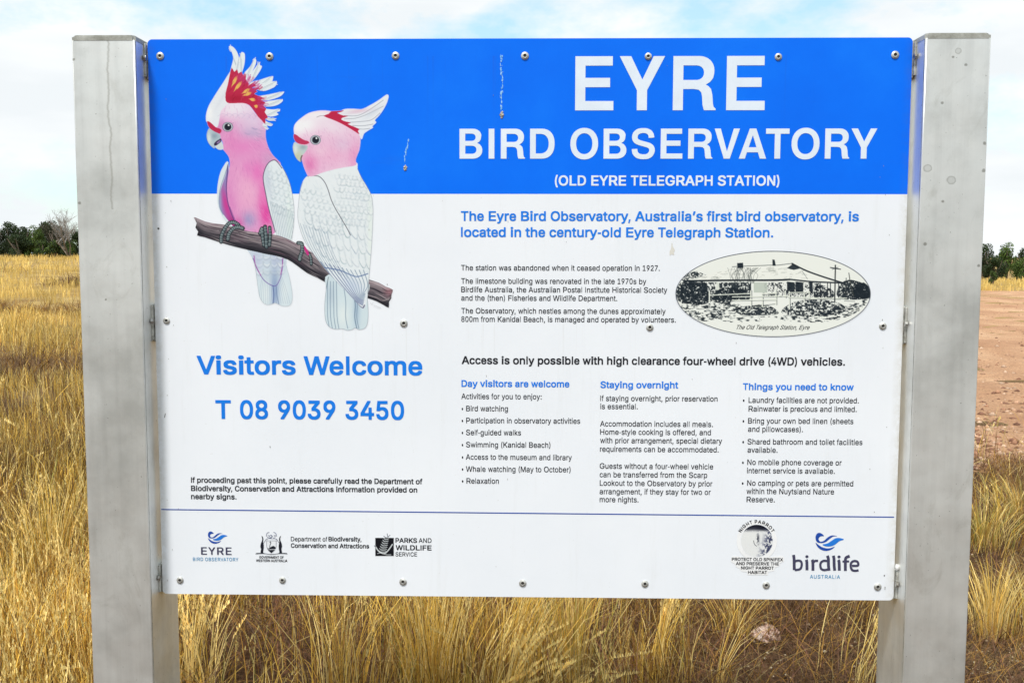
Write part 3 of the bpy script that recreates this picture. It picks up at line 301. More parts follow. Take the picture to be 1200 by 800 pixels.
m833|768 4 770 10 769 395 763 431 753 459 733 491 711 514 679 533 644 545 615 549 561 547 529 540 494 524 466 504 437 470 433 470 416 497 389 524 360 540 335 546 319 549 277 548 239 540 217 530 198 518 166 487 163 491 163 529 159 537 153 539 70 539 64 537 62 523 62 10 64 3 70 2 156 2 163 3 165 7 165 332 169 367 175 386 184 402 206 427 236 445 268 453 281 453 300 448 316 442 332 432 352 408 363 380 365 364 365 10 367 3 373 2 459 2 465 3 467 7 467 341 471 373 484 405 504 428 532 445 548 450 567 453 580 453 602 448 634 431 651 415 658 402 664 386 667 357 668 7 669 3 676 2 762 2
n556|492 4 494 10 494 344 492 383 486 418 478 443 466 469 453 487 434 507 408 524 380 537 342 545 314 547 279 545 253 541 234 535 196 514 165 484 161 488 161 529 158 537 152 539 70 539 63 537 62 526 62 10 63 4 70 2 155 2 162 3 163 7 164 316 169 360 176 380 187 399 210 424 225 435 244 443 266 449 282 451 304 449 320 445 336 438 351 428 372 405 380 389 387 370 390 354 392 325 392 7 396 3 402 2 484 2
o556|210 -2 257 -10 316 -8 357 1 400 20 433 43 466 78 491 120 508 168 518 219 519 292 517 324 511 356 495 407 473 448 456 470 438 490 422 503 397 519 378 528 347 539 313 545 288 547 244 545 200 536 178 529 157 518 122 493 90 458 65 416 47 365 40 330 37 301 37 238 46 177 63 126 74 104 90 78 123 43 160 18 188 5|272 85 241 91 213 104 193 120 174 142 158 171 147 203 140 238 139 270 141 301 150 343 162 375 181 403 200 424 222 439 250 449 278 453 309 448 338 437 360 421 383 394 398 365 409 333 416 295 418 263 413 222 405 190 392 158 373 129 350 109 328 96 300 87
p556|64 -193 150 -193 156 -192 158 -188 159 58 162 58 177 39 193 24 211 11 232 1 269 -8 306 -10 333 -8 364 -2 385 6 405 16 428 31 449 51 466 70 480 92 493 118 505 150 512 175 518 210 520 242 520 287 518 322 509 373 493 420 480 446 465 468 431 504 397 526 361 540 321 546 278 546 251 543 229 536 196 517 178 500 159 478 156 481 156 532 153 539 67 540 61 538 59 532 59 -185 61 -191|278 86 248 94 223 107 204 124 186 150 173 178 162 217 158 248 158 290 162 324 171 357 183 385 201 411 223 431 245 443 266 450 293 452 324 446 348 435 370 417 390 392 404 363 413 331 420 293 420 255 416 220 407 185 393 153 378 130 358 110 333 95 300 86
q556|492 -193 495 -190 497 -185 496 535 492 539 486 540 404 539 400 532 400 484 398 478 375 503 355 520 327 536 306 542 279 546 236 546 196 540 159 526 125 503 105 484 89 465 63 420 52 392 45 366 39 334 36 299 36 232 39 204 46 169 55 137 65 114 76 92 91 70 107 51 129 31 151 16 172 5 193 -2 223 -8 251 -10 288 -8 324 1 346 11 364 24 392 55 396 57 398 51 398 -188 401 -192 407 -193|279 86 257 86 223 95 199 110 178 131 162 156 148 188 140 220 136 261 137 299 144 337 155 369 170 398 189 420 211 437 233 446 263 452 291 449 315 442 334 431 356 411 371 389 384 360 395 318 399 283 398 248 392 207 381 172 369 146 349 121 330 105 309 94
r333|63 2 147 2 153 3 155 7 155 329 160 367 170 389 183 408 198 422 216 434 234 441 258 446 312 443 318 444 321 446 322 536 321 542 318 544 300 547 258 547 222 540 205 533 186 521 173 510 156 491 153 494 152 533 147 539 66 539 59 536 58 10 60 4
s500|344 534 319 541 293 545 248 547 207 543 168 534 133 519 101 497 78 470 64 445 55 407 56 356 59 340 68 317 75 305 91 286 121 263 156 246 200 233 290 212 315 203 331 194 344 182 352 171 357 155 355 142 349 129 338 116 322 103 287 88 252 83 213 88 191 96 175 106 155 126 146 142 139 161 133 166 117 166 41 148 39 133 45 110 55 85 69 62 98 33 117 20 143 8 178 -3 226 -10 293 -8 338 1 379 18 411 39 438 69 454 97 460 120 463 139 463 168 461 190 450 225 438 244 426 257 395 280 360 296 325 306 239 327 200 340 184 349 173 359 165 369 161 381 159 391 163 407 171 419 181 430 210 447 248 456 264 456 287 452 303 447 315 440 340 416 357 385 363 381 379 382 450 399 453 407 450 426 438 454 422 480 392 509 367 525
t278|263 3 268 7 268 23 255 90 252 93 237 94 206 90 183 96 175 104 168 116 164 132 163 151 163 444 166 448 249 449 256 450 258 457 258 533 255 538 249 540 169 540 163 542 163 658 160 664 75 665 72 664 71 658 70 543 66 540 7 540 1 537 -1 530 -1 457 1 450 4 449 66 449 70 444 71 132 73 100 77 81 86 58 101 36 118 20 141 7 166 -1 189 -4 229 -4
u556|63 538 62 529 63 169 68 130 75 105 88 76 103 54 127 31 158 11 190 0 225 -5 269 -5 294 -1 323 7 361 28 392 58 394 51 395 6 399 2 484 1 492 3 494 6 494 16 494 532 492 538 484 540 402 540 395 539 392 535 392 226 390 200 386 181 372 146 358 128 343 114 326 104 304 95 272 91 241 95 223 102 206 113 193 125 182 140 174 156 168 175 164 216 163 535 161 539 155 540 70 540
v500|482 537 476 539 392 539 386 539 383 536 275 220 252 141 248 144 225 220 118 536 114 538 102 539 24 539 16 536 15 520 17 510 201 4 207 2 291 2 297 2 301 7 483 513 485 529
w722|700 536 695 539 686 539 609 539 602 536 540 300 508 166 505 162 470 306 411 536 404 539 321 539 312 536 248 290 217 162 214 166 179 309 120 536 116 538 104 539 30 539 22 536 21 517 167 4 176 2 253 2 259 3 263 7 331 262 360 378 363 377 364 373 398 236 459 7 464 2 470 2 547 2 554 4 558 10 699 510 701 523
x500|22 4 35 2 121 2 129 4 214 134 246 192 251 195 290 128 370 4 383 2 473 2 479 4 481 16 479 24 314 268 312 274 470 517 472 529 470 537 463 539 371 539 362 536 287 418 255 360 251 358 214 421 140 537 41 539 32 536 30 529 32 517 189 278 22 26 19 16 19 7
y500|57 -189 96 -196 132 -197 153 -194 174 -189 195 -179 214 -166 237 -142 252 -118 273 -70 483 513 486 525 486 535 484 538 476 540 392 540 386 539 382 535 275 220 252 143 249 141 225 220 118 535 114 539 108 540 24 540 15 537 14 519 196 9 175 -55 166 -70 153 -87 138 -97 126 -100 108 -100 84 -96 75 -96 71 -99 52 -169 52 -182
z500|452 3 454 7 454 16 454 90 452 96 194 98 188 99 187 102 444 453 447 462 447 529 445 536 437 539 62 539 56 537 54 529 54 453 55 446 59 444 305 443 312 440 47 84 45 70 45 10 47 4 56 2
0556|260 726 235 722 209 715 186 706 166 693 146 677 128 657 111 635 97 609 85 584 74 552 59 485 53 444 51 399 51 316 56 249 71 176 91 118 108 87 119 71 152 35 169 22 192 9 220 -1 243 -6 298 -8 323 -4 349 3 372 13 392 25 415 45 429 61 444 80 459 106 473 138 484 173 499 243 505 316 505 415 496 491 481 555 464 600 447 632 435 649 404 683 386 696 364 709 335 719 312 724|278 630 306 624 332 611 355 589 375 558 392 517 404 469 410 424 413 357 410 291 404 249 392 201 375 160 355 129 332 107 303 93 278 90 266 90 246 96 223 108 199 131 179 163 163 205 151 252 145 300 143 357 145 418 151 466 163 514 179 555 199 587 223 610 249 624
1556|486 4 489 10 489 86 487 92 485 95 353 96 348 99 347 711 344 715 339 716 236 715 98 603 97 596 97 501 98 494 101 493 117 494 247 600 251 599 251 99 247 96 90 96 86 93 85 86 85 7 87 3 92 2 479 2
2556|71 3 77 2 478 2 483 3 486 7 486 90 485 96 481 99 217 99 211 102 352 267 401 329 430 370 447 399 461 431 468 453 476 494 476 539 471 577 462 606 444 641 426 664 398 690 372 706 337 718 297 725 254 725 229 722 203 715 169 699 134 673 107 641 90 609 79 577 73 542 72 501 77 496 157 496 163 497 171 548 179 568 190 587 206 604 226 617 246 625 269 629 292 628 317 620 337 609 350 599 364 584 376 561 381 542 384 517 381 491 373 466 358 437 335 402 287 341 71 86 70 77 70 10
3556|79 714 77 708 77 628 78 622 81 619 324 619 330 617 329 612 319 600 186 431 184 421 184 345 190 340 275 338 307 331 336 318 361 297 379 271 391 240 395 208 393 189 386 163 374 141 361 126 347 114 330 104 310 96 278 90 255 90 227 96 204 105 184 118 170 132 157 150 148 169 142 198 138 201 49 201 46 198 45 192 48 160 54 131 62 109 74 87 85 71 115 41 132 28 155 15 192 1 244 -7 290 -8 318 -4 344 2 387 20 419 41 440 61 459 87 477 122 486 154 491 189 491 230 486 265 476 297 463 326 445 351 421 374 399 391 367 406 341 413 304 418 299 421 465 632 466 708 464 714 453 716 87 716
4556|385 715 302 716 293 712 43 243 40 233 40 153 41 147 44 145 336 144 337 141 337 7 339 3 345 2 422 2 428 4 429 10 431 144 508 145 514 147 515 150 516 233 514 240 508 243 434 243 430 246 429 446 428 453 422 455 345 455 339 453 337 450 336 245 331 243 156 243 151 246 388 695 389 711
5556|455 715 118 716 112 715 109 711 74 367 75 350 80 346 103 343 161 338 166 340 198 362 235 376 272 380 303 373 321 365 335 356 350 343 364 326 383 291 390 265 393 243 393 220 387 189 376 160 362 138 347 121 324 104 306 96 281 90 261 90 232 98 212 108 195 121 183 134 171 154 163 173 159 195 155 199 72 200 66 198 65 192 65 176 70 141 77 118 89 93 105 67 123 47 146 28 166 16 201 2 224 -4 252 -8 307 -6 350 5 390 25 421 51 448 83 468 122 481 163 487 201 488 249 486 284 479 316 467 351 453 380 430 412 407 435 378 454 350 467 315 475 269 477 249 475 215 467 181 450 178 450 177 453 192 606 195 618 453 619 457 622 458 628 458 708
6556|400 715 308 716 300 713 136 444 102 377 82 322 75 294 70 262 69 214 75 163 88 122 107 83 119 66 138 45 168 21 205 3 243 -6 297 -8 337 -1 366 9 403 32 420 47 435 64 458 99 475 141 484 189 486 230 484 268 479 297 472 322 460 351 447 373 431 393 411 412 391 426 366 438 343 445 314 450 271 450 254 448 250 450 400 692 403 705 402 711|271 364 285 364 314 356 334 346 354 329 367 313 380 287 389 262 392 236 392 211 386 182 378 160 363 134 349 118 331 104 311 94 288 89 265 89 240 96 220 107 200 125 184 147 173 169 165 198 162 224 164 252 170 275 179 297 191 317 208 336 225 349 245 358
7556|115 2 204 2 209 3 212 7 487 615 488 708 486 714 473 716 75 716 69 714 67 708 67 628 69 622 72 620 375 620 380 619 380 615 112 23 111 7
8556|260 726 231 722 203 715 180 706 154 690 134 674 116 654 99 628 90 609 81 577 78 549 78 507 84 472 93 447 108 420 125 399 153 377 151 373 131 362 108 342 88 317 76 297 65 268 58 243 55 214 55 176 62 134 76 99 99 64 131 35 162 16 185 6 211 -1 254 -7 300 -8 346 -1 386 12 420 32 450 58 472 87 489 122 499 160 500 211 498 236 493 262 483 287 472 310 459 329 440 349 426 361 404 373 402 377 426 395 443 415 460 444 472 479 476 510 476 561 470 593 460 619 443 647 421 673 397 693 374 706 348 716 323 722 297 726|404 195 399 169 389 147 377 130 360 114 340 102 323 96 300 90 271 89 243 93 223 99 200 111 182 125 167 144 159 160 153 179 150 201 154 226 162 249 175 271 194 292 217 307 237 316 265 322 288 322 317 316 337 308 357 295 372 281 386 262 396 243 403 214|383 526 380 504 375 485 367 469 351 449 331 433 314 424 294 419 277 417 251 421 237 426 217 437 203 449 189 466 181 482 174 504 172 523 174 542 179 561 188 581 200 596 217 611 234 620 248 626 274 630 297 628 317 622 334 614 351 600 367 581 375 565 380 546
9556|157 2 245 2 254 4 423 281 455 344 475 402 484 450 485 507 479 558 466 599 446 638 420 670 389 696 366 708 348 715 323 722 300 725 257 725 217 718 182 705 145 680 117 649 95 615 79 574 73 545 69 513 69 472 72 440 79 408 88 383 99 360 113 338 130 319 145 305 168 290 191 280 214 273 243 268 283 268 303 270 305 268 154 23 153 7|271 354 254 357 231 366 208 383 194 398 181 418 170 443 165 469 163 497 165 520 173 548 184 571 202 595 220 610 240 622 265 629 288 629 311 624 331 614 348 600 363 584 375 564 386 536 392 507 392 478 389 455 381 431 369 408 354 389 334 372 314 362 285 354
.278|201 109 179 127 154 135 127 135 106 128 96 122 84 112 75 100 68 77 68 61 71 45 82 26 103 9 130 0 151 0 165 3 186 12 203 29 210 42 214 55 213 83 210 93
,278|54 -157 123 -157 131 -153 206 98 207 108 202 112 102 113 94 108 50 -147 51 -153
:278|201 109 179 127 154 135 127 135 106 128 96 122 84 112 75 100 68 77 68 61 71 45 82 26 103 9 130 0 151 0 165 3 186 12 203 29 210 42 214 55 213 83 210 93|201 485 189 497 177 504 151 511 130 511 116 508 92 496 75 475 68 450 71 421 84 399 106 383 130 376 151 376 165 379 187 389 205 409 214 431 213 459 210 469
(333|289 758 212 758 206 755 198 739 169 672 141 583 117 481 103 379 100 319 101 248 107 185 120 108 136 48 160 -26 200 -115 207 -127 212 -129 289 -129 293 -128 296 -121 295 -108 266 -38 242 29 218 111 200 197 195 252 193 293 198 376 204 421 215 484 231 551 249 615 268 669 294 736 295 752 292 757
)333|41 758 38 752 39 736 66 669 84 615 102 551 118 484 129 421 135 376 140 293 138 252 133 197 115 111 101 60 82 3 38 -108 38 -124 41 -129 47 -129 121 -129 126 -127 136 -108 173 -26 195 41 213 108 227 188 232 248 233 319 230 376 218 465 198 564 170 656 138 733 127 755 121 758
-333|79 263 80 260 83 258 251 259 253 266 253 349 251 354 248 356 81 355 79 352 79 346
•350|239 409 221 427 204 436 189 440 157 440 139 433 122 420 105 401 93 382 84 359 77 334 73 301 73 273 77 241 84 216 91 197 107 170 124 152 143 139 166 133 185 133 206 139 225 151 239 165 256 192 267 219 274 245 276 273 276 315 271 340 265 363 255 385
’222|60 437 125 436 131 438 133 441 196 690 197 706 195 714 189 716 101 716 94 712 56 457 56 441
'191|122 436 125 438 126 444 132 711 131 715 127 716 62 716 59 711 59 699 66 441 67 437 71 436
 278|'''
# ------------------------------------------------------------------ ground and track
def mat_ground():
    a = NT('ground', 0.95, spec=0.1)
    c = a.ramp(a.noise(1.1, 8, .65), (.3, (0.085, 0.045, 0.024)), (.5, (0.15, 0.085, 0.045)), (.7, (0.25, 0.17, 0.085)))
    f = a.ramp(a.noise(55, 4, .7), (.42, g3(.45)), (.62, g3(1.25)))
    c = a.mix(1.0, c, f, 'MULTIPLY')
    c = a.mix(a.ramp(a.noise(16, 5, .7), (.6, g3(0)), (.72, g3(.7))), c, (0.34, 0.26, 0.14))
    sx = a.n('ShaderNodeSeparateXYZ'); a.l(a.co.outputs['Object'], sx.inputs[0])
    st = a.ramp(a.noise(.6, 7, .7), (.35, (0.22, 0.135, 0.055)), (.6, (0.46, 0.33, 0.13)))
    c = a.mix(a.ramp(a.math('DIVIDE', sx.outputs[1], 40.0), (.12, g3(0)), (.6, g3(.85))), c, st)
    a.color(c); a.bump(a.noise(40, 8, .7), .9, .03); return a.m
def mat_road():
    a = NT('dirt_road', 0.95, spec=0.1)
    c = a.ramp(a.noise(.8, 8, .6, (1, .45, 1)), (.3, (0.40, 0.215, 0.12)), (.55, (0.56, 0.335, 0.195)), (.75, (0.70, 0.47, 0.29)))
    f = a.ramp(a.noise(30, 6, .75), (.35, g3(.5)), (.5, g3(.95)), (.68, g3(1.25)))
    c = a.mix(1.0, c, f, 'MULTIPLY')
    rt = a.ramp(a.noise(.9, 5, .65, (.35, 1.6, 1), .6), (.40, g3(0)), (.5, g3(.28)), (.60, g3(0)))
    c = a.mix(rt, c, (0.36, 0.19, 0.115))
    a.color(c); a.bump(a.noise(22, 8, .7), 1.0, .04); return a.m
t = np.linspace(-1, 1, 241)
ax = np.sinh(t*7.0)/np.sinh(7.0)*4000
gx, gy = np.meshgrid(ax, ax)
gz = terrain(gx, gy)
V = np.stack([gx.ravel(), gy.ravel(), gz.ravel()], 1); n = len(ax)
i, j = np.meshgrid(np.arange(n-1), np.arange(n-1)); k = (j*n+i).ravel()
tag(obj('ground', mesh_np('ground', V, np.stack([k, k+1, k+n+1, k+n], 1), np.zeros((0, 3)), smooth=True), mat_ground()), kind='structure')
ys = np.concatenate([np.linspace(4.7, 14, 160), np.linspace(14.2, ROAD_FAR, 120)])
us = np.linspace(0, 1, 60)**1.6
Yg, Ug = np.meshgrid(ys, us, indexing='ij')
Xl = road_edge(Yg)+.1*(vnoise(Yg, Yg, .25)-.5)+.18*(vnoise(Yg, Yg, .6, 5)-.5)
Xr = 9+1.15*Yg
Xg = Xl+(Xr-Xl)*Ug
Yj = Yg+0.5*(vnoise(Xg, Yg*0, .9, 2)-.5)*sstep(-Yg, -7.5, -4.7)+3*(vnoise(Xg, Yg*0, 3, 2)-.5)*sstep(Yg, 40, 47)
Zg = terrain(Xg, Yj)+0.012
rim = np.minimum(np.minimum(Ug*30, (ys[-1]-Yg)*2), (Yg-ys[0])*4); Zg = Zg-0.03*(1-np.clip(rim, 0, 1))
a_, b_ = Xg.shape; V = np.stack([Xg.ravel(), Yj.ravel(), Zg.ravel()], 1)
i, j = np.meshgrid(np.arange(b_-1), np.arange(a_-1)); k = (j*b_+i).ravel()
tag(obj('dirt_road', mesh_np('dirt_road', V, np.stack([k, k+1, k+b_+1, k+b_], 1), np.zeros((0, 3)), smooth=True), mat_road()), kind='structure')

# ------------------------------------------------------------------ the sign: metals
def mat_post():
    a = NT('weathered_aluminium', .48, .76, .3)
    c = a.ramp(a.noise(5, 6, .6), (.3, (0.58, 0.585, 0.56)), (.5, (0.76, 0.765, 0.74)), (.72, (0.86, 0.865, 0.84)))
    st = a.ramp(a.noise(1, 6, .6, (45, 45, 1.6)), (.33, g3(.93)), (.52, g3(1.0)), (.75, g3(1.03)))
    c = a.mix(1.0, c, st, 'MULTIPLY')
    bl = a.ramp(a.noise(9, 8, .72, (1, 1, .55), 1.4), (.56, g3(0)), (.74, g3(.38)))
    c = a.mix(bl, c, (0.44, 0.435, 0.38))
    sp = a.ramp(a.noise(150, 2, .5), (.73, g3(0)), (.76, g3(.6)))
    c = a.mix(sp, c, (0.2, 0.19, 0.17))
    sx = a.n('ShaderNodeSeparateXYZ'); a.l(a.co.outputs['Object'], sx.inputs[0])
    # ring marks and knocks on the right-hand post, scratches of grey on both
    for px, py, r0, ring in [(1123, 60, .0085, 1), (1117, 67, .0045, 0), (1115, 211, .012, 1), (1087, 197, .011, 1), (1104, 121, .004, 0), (1105, 236, .0045, 0),
                             (1084, 286, .0055, 0), (1132, 76, .0045, 0), (1153, 200, .006, 0), (1154, 168, .005, 0), (86, 70, .004, 0), (93, 238, .005, 0), (124, 351, .003, 0), (1147, 311, .004, 0)]:
        d = ray(px, py); tt = (-0.0612-CAM[1])/d[1]; p = CAM+d*tt
        dx = a.math('SUBTRACT', sx.outputs[0], float(p[0])); dz = a.math('SUBTRACT', sx.outputs[2], float(p[2]))
        dd = a.math('SQRT', a.math('ADD', a.math('MULTIPLY', dx, dx), a.math('MULTIPLY', a.math('MULTIPLY', dz, dz), 1.3)))
        dd = a.math('ADD', dd, a.math('MULTIPLY', a.math('SUBTRACT', a.noise(120, 3), .5), .006))
        q = a.math('DIVIDE', dd, r0)
        if ring: msk = a.ramp(q, (.0, g3(.15)), (.55, g3(.18)), (.8, g3(.5)), (1.0, g3(0)))
        else: msk = a.ramp(q, (.0, g3(.8)), (.55, g3(.7)), (1.0, g3(0)))
        c = a.mix(msk, c, (0.25, 0.245, 0.21))
    # one run of dried water down the left-hand post
    wob = a.math('MULTIPLY', a.math('SUBTRACT', a.noise(1, 5, .65, (0, 0, 14)), .5), .03)
    lx = a.math('ABSOLUTE', a.math('SUBTRACT', a.math('ADD', sx.outputs[0], wob), -0.988))
    ln = a.ramp(lx, (.0, g3(1)), (.0022, g3(0)))
    zz = a.math('MULTIPLY', a.math('GREATER_THAN', sx.outputs[2], 1.66), a.math('LESS_THAN', sx.outputs[0], 0))
    c = a.mix(a.math('MULTIPLY', a.math('MULTIPLY', ln, zz), .6), c, (0.36, 0.35, 0.31))
    a.color(c)
    a.l(a.ramp(a.noise(9, 5, .6), (.3, g3(.42)), (.7, g3(.55))), a.p.inputs['Roughness'])
    a.bump(a.noise(3.2, 4, .5), .18, .02); return a.m
def mat_cap():
    a = NT('cap_metal', .6, .5, .4)
    a.color(a.ramp(a.noise(20, 6, .7), (.35, (0.25, 0.245, 0.21)), (.55, (0.42, 0.42, 0.38)), (.75, (0.6, 0.6, 0.57)))); a.bump(a.noise(90, 4), .2, .003); return a.m
def mat_rail():
    a = NT('rail_metal', .6, .4, .4)
    a.color(a.ramp(a.noise(60, 5, .7), (.35, (0.30, 0.29, 0.25)), (.5, (0.50, 0.50, 0.46)), (.7, (0.68, 0.68, 0.63)))); a.bump(a.noise(90, 4), .3, .003); return a.m
M_POST, M_CAP, M_RAIL = mat_post(), mat_cap(), mat_rail()
a = NT('seam_dirt', .8, 0.2); a.color(a.ramp(a.noise(25, 5, .7), (.4, (0.12, 0.11, 0.09)), (.65, (0.42, 0.41, 0.37)))); M_SEAM = a.m

sign = empty('information_sign')
tag(sign, 'large blue and white bird observatory sign board held between two square aluminium posts', 'sign')
TOPZ = PC+0.682
def post(x0, x1):
    y0, y1 = -0.0612, 0.1267
    r = .0028; prof = []
    for cx, cy, a0 in ((x1-r, y1-r, 0), (x0+r, y1-r, 90), (x0+r, y0+r, 180), (x1-r, y0+r, 270)):
        for q in range(5):
            an = math.radians(a0+q*22.5); prof.append((cx+r*math.cos(an), cy+r*math.sin(an)))
    zs = [-0.5]+[z for z in np.linspace(0, TOPZ-.012, 9)]
    V = [(x, y, z) for z in zs for x, y in prof]; m = len(prof); Fc = []
    for l in range(len(zs)-1):
        for q in range(m): Fc.append((l*m+q, l*m+(q+1) % m, (l+1)*m+(q+1) % m, (l+1)*m+q))
    Fc.append(tuple((len(zs)-1)*m+q for q in range(m)))
    me = mesh_from('post', V, Fc)
    for p in me.polygons:
        p.use_smooth = abs(p.normal.z) < .5 and p.index % m % 5 != 4
    o = obj('post', me, M_POST, sign)
    # cap: a plate let into the top, its rim a little in from the faces, welded round
    bm = bmesh.new(); bmesh.ops.create_cube(bm, size=1)
    for v in bm.verts: v.co = ((x0+x1)/2+v.co.x*(x1-x0+.0016), (y0+y1)/2+v.co.y*(y1-y0+.0016), TOPZ-.0065+v.co.z*.013)
    bmesh.ops.bevel(bm, geom=[e for e in bm.edges if abs(e.verts[0].co.z-e.verts[1].co.z) > .005], offset=.006, segments=3, affect='EDGES')
    bmesh.ops.bevel(bm, geom=[e for e in bm.edges if e.verts[0].co.z > TOPZ-.002 and e.verts[1].co.z > TOPZ-.002], offset=.004, segments=2, affect='EDGES')
    me = bpy.data.meshes.new('cap'); bm.to_mesh(me); bm.free(); obj('cap', me, M_CAP, o)
    # the dirty folded seam that runs down each front corner
    for xs in (x0, x1):
        sg = 1 if xs == x0 else -1
        box('seam', xs-.0004, xs+.0004, y0+.0045, y0+.0062, .02, TOPZ-.014, M_SEAM, o)
    return o
post(-1.0726, -0.9227); post(0.9229, 1.0731)

def zpx(y): return PC+float(UV(620, y)[1])
M_NUT = NT('bolt_steel', .45, .8); M_NUT.color(M_NUT.ramp(M_NUT.noise(90, 4), (.35, (0.2, 0.17, 0.13)), (.65, (0.5, 0.5, 0.48)))); M_NUT = M_NUT.m
a = NT('sealant', .5); a.color(a.ramp(a.noise(60), (.3, (0.72, 0.72, 0.70)), (.7, (0.85, 0.85, 0.84)))); M_SEAL = a.m
for ya, yb in ((50, 92), (358, 402), (664, 698)):
    z0, z1 = zpx(yb), zpx(ya)
    r_ = box('rail', -.9215, .9217, .0035, .0435, z0, z1, M_RAIL, sign, .0015)
    for sx_ in (-1, 1):
        xo = -.9225 if sx_ < 0 else .9227
        x1_ = xo-sx_*.0045
        box('bracket', min(xo, x1_), max(xo, x1_), -.0075, .0033, z0+.004, z1-.002, M_RAIL, r_, .0008)
        bm = bmesh.new(); bmesh.ops.create_cone(bm, segments=6, radius1=.0075, radius2=.0065, depth=.006, cap_ends=True)
        bmesh.ops.rotate(bm, verts=bm.verts, matrix=Matrix.Rotation(math.radians(90), 3, 'Y'))
        bmesh.ops.translate(bm, verts=bm.verts, vec=(x1_-sx_*.0005, -.012, (z0+z1)/2+.005))
        me = bpy.data.meshes.new('bolt'); bm.to_mesh(me); bm.free(); obj('bolt', me, M_NUT, r_)
bm = bmesh.new(); bmesh.ops.create_icosphere(bm, subdivisions=2, radius=.0085)
for v in bm.verts: v.co = Vector((v.co.x*.55, v.co.y*.8, v.co.z*1.0))*(1+.16*math.sin(v.co.x*700+v.co.z*500))
bmesh.ops.translate(bm, verts=bm.verts, vec=(.9195, -.006, zpx(660)))
me = bpy.data.meshes.new('sealant_blob'); bm.to_mesh(me); bm.free(); me.polygons.foreach_set('use_smooth', [True]*len(me.polygons)); tag(obj('sealant_blob', me, M_SEAL, sign), 'white blob of sealant above the lowest right-hand bracket')

# ------------------------------------------------------------------ the board
BLUE = (0.000, 0.162, 0.93); WHITE = (0.80, 0.83, 0.87)
ZB = PC+float(UV(620, 227.7)[1])
def board_colour(a):
    sx = a.n('ShaderNodeSeparateXYZ'); a.l(a.co.outputs['Object'], sx.inputs[0])
    f = a.math('GREATER_THAN', sx.outputs[2], ZB)
    bl = a.ramp(a.noise(2.6, 7, .6), (.3, (0.000, 0.140, 0.87)), (.52, BLUE), (.72, (0.003, 0.200, 0.97)))
    bl = a.mix(a.ramp(a.noise(1, 7, .7, (2.5, 1, 16)), (.62, g3(0)), (.78, g3(.25))), bl, (0.03, 0.12, 0.62))
    wh = a.ramp(a.noise(2.2, 6, .6), (.35, (0.80, 0.835, 0.885)), (.6, (0.84, 0.87, 0.915)))
    wh = a.mix(a.ramp(a.noise(160, 2, .5), (.745, g3(0)), (.77, g3(.35))), wh, (0.5, 0.48, 0.43))
    wh = a.mix(a.ramp(a.noise(1, 8, .75, (26, 1, 2.2)), (.55, g3(0)), (.8, g3(.35))), wh, (0.66, 0.68, 0.68))
    wh = a.mix(a.ramp(a.noise(7, 7, .7, (1, 1, .5)), (.6, g3(0)), (.85, g3(.3))), wh, (0.70, 0.71, 0.71))
    for zz_ in (PC+float(UV(620, 66)[1]), PC+float(UV(620, 380)[1])):
        dz = a.math('SUBTRACT', zz_, sx.outputs[2]); fall = a.math('MULTIPLY', a.math('GREATER_THAN', dz, 0.0), a.math('POWER', 2.718, a.math('MULTIPLY', dz, -9.0)))
        run = a.ramp(a.noise(1, 4, .6, (70, 1, .8)), (.60, g3(0)), (.72, g3(.5)))
        wh = a.mix(a.math('MULTIPLY', run, fall), wh, (0.60, 0.60, 0.57)); bl = a.mix(a.math('MULTIPLY', run, a.math('MULTIPLY', fall, .6)), bl, (0.02, 0.10, 0.62))
    ed = a.math('SUBTRACT', a.math('ABSOLUTE', sx.outputs[0]), PW/2-.022); ed = a.math('MULTIPLY', a.math('DIVIDE', ed, .022, True), a.ramp(a.noise(30, 6, .75), (.35, g3(0)), (.65, g3(.8))))
    wh = a.mix(ed, wh, (0.60, 0.59, 0.54)); bl = a.mix(a.math('MULTIPLY', ed, .5), bl, (0.05, 0.12, 0.5))
    return a.mix(f, wh, bl)
def gloss(a):
    a.l(a.ramp(a.noise(5, 4, .6), (.35, g3(.33)), (.7, g3(.5))), a.p.inputs['Roughness'])
    a.p.inputs['Specular IOR Level'].default_value = .14
a = NT('board_face', .4); a.color(board_colour(a)); gloss(a); a.bump(a.noise(1.3, 2), .05, .02); M_BOARD = a.m
a = NT('board_print', .4); at = a.n('ShaderNodeAttribute', attribute_name='Col')
a.color(a.mix(at.outputs['Alpha'], board_colour(a), at.outputs['Color'])); gloss(a); M_PRINT = a.m
pts = []
rr = .011
for cx, cz, a0 in ((PW/2-rr, PH/2-rr, 0), (-PW/2+rr, PH/2-rr, 90), (-PW/2+rr, -PH/2+rr, 180), (PW/2-rr, -PH/2+rr, 270)):
    for q in range(7):
        an = math.radians(a0+q*15); pts.append((cx+rr*math.cos(an), PC+cz+rr*math.sin(an)))
m = len(pts)
V = [(x, -.0015, z) for x, z in pts]+[(x, .0015, z) for x, z in pts]
Fc = [tuple(reversed(range(m)))[::-1], tuple(m+q for q in reversed(range(m)))]+[(q, (q+1) % m, m+(q+1) % m, m+q) for q in range(m)]
bmx = bmesh.new(); vs = [bmx.verts.new(v) for v in V]
for f in Fc: bmx.faces.new([vs[q] for q in f])
bmesh.ops.recalc_face_normals(bmx, faces=bmx.faces[:]); me = bpy.data.meshes.new('panel'); bmx.to_mesh(me); bmx.free()
panel = obj('panel', me, M_BOARD, sign)
YF = -.0015
def flat(name, V2, faces, mat, off=.0006, label=None):
    """flat print on the board; V2 in board metres"""
    o = obj(name, mesh_from(name, [(u, YF-off, PC+v) for u, v in V2], faces), mat, panel)
    if label: o['label'] = label
    return o
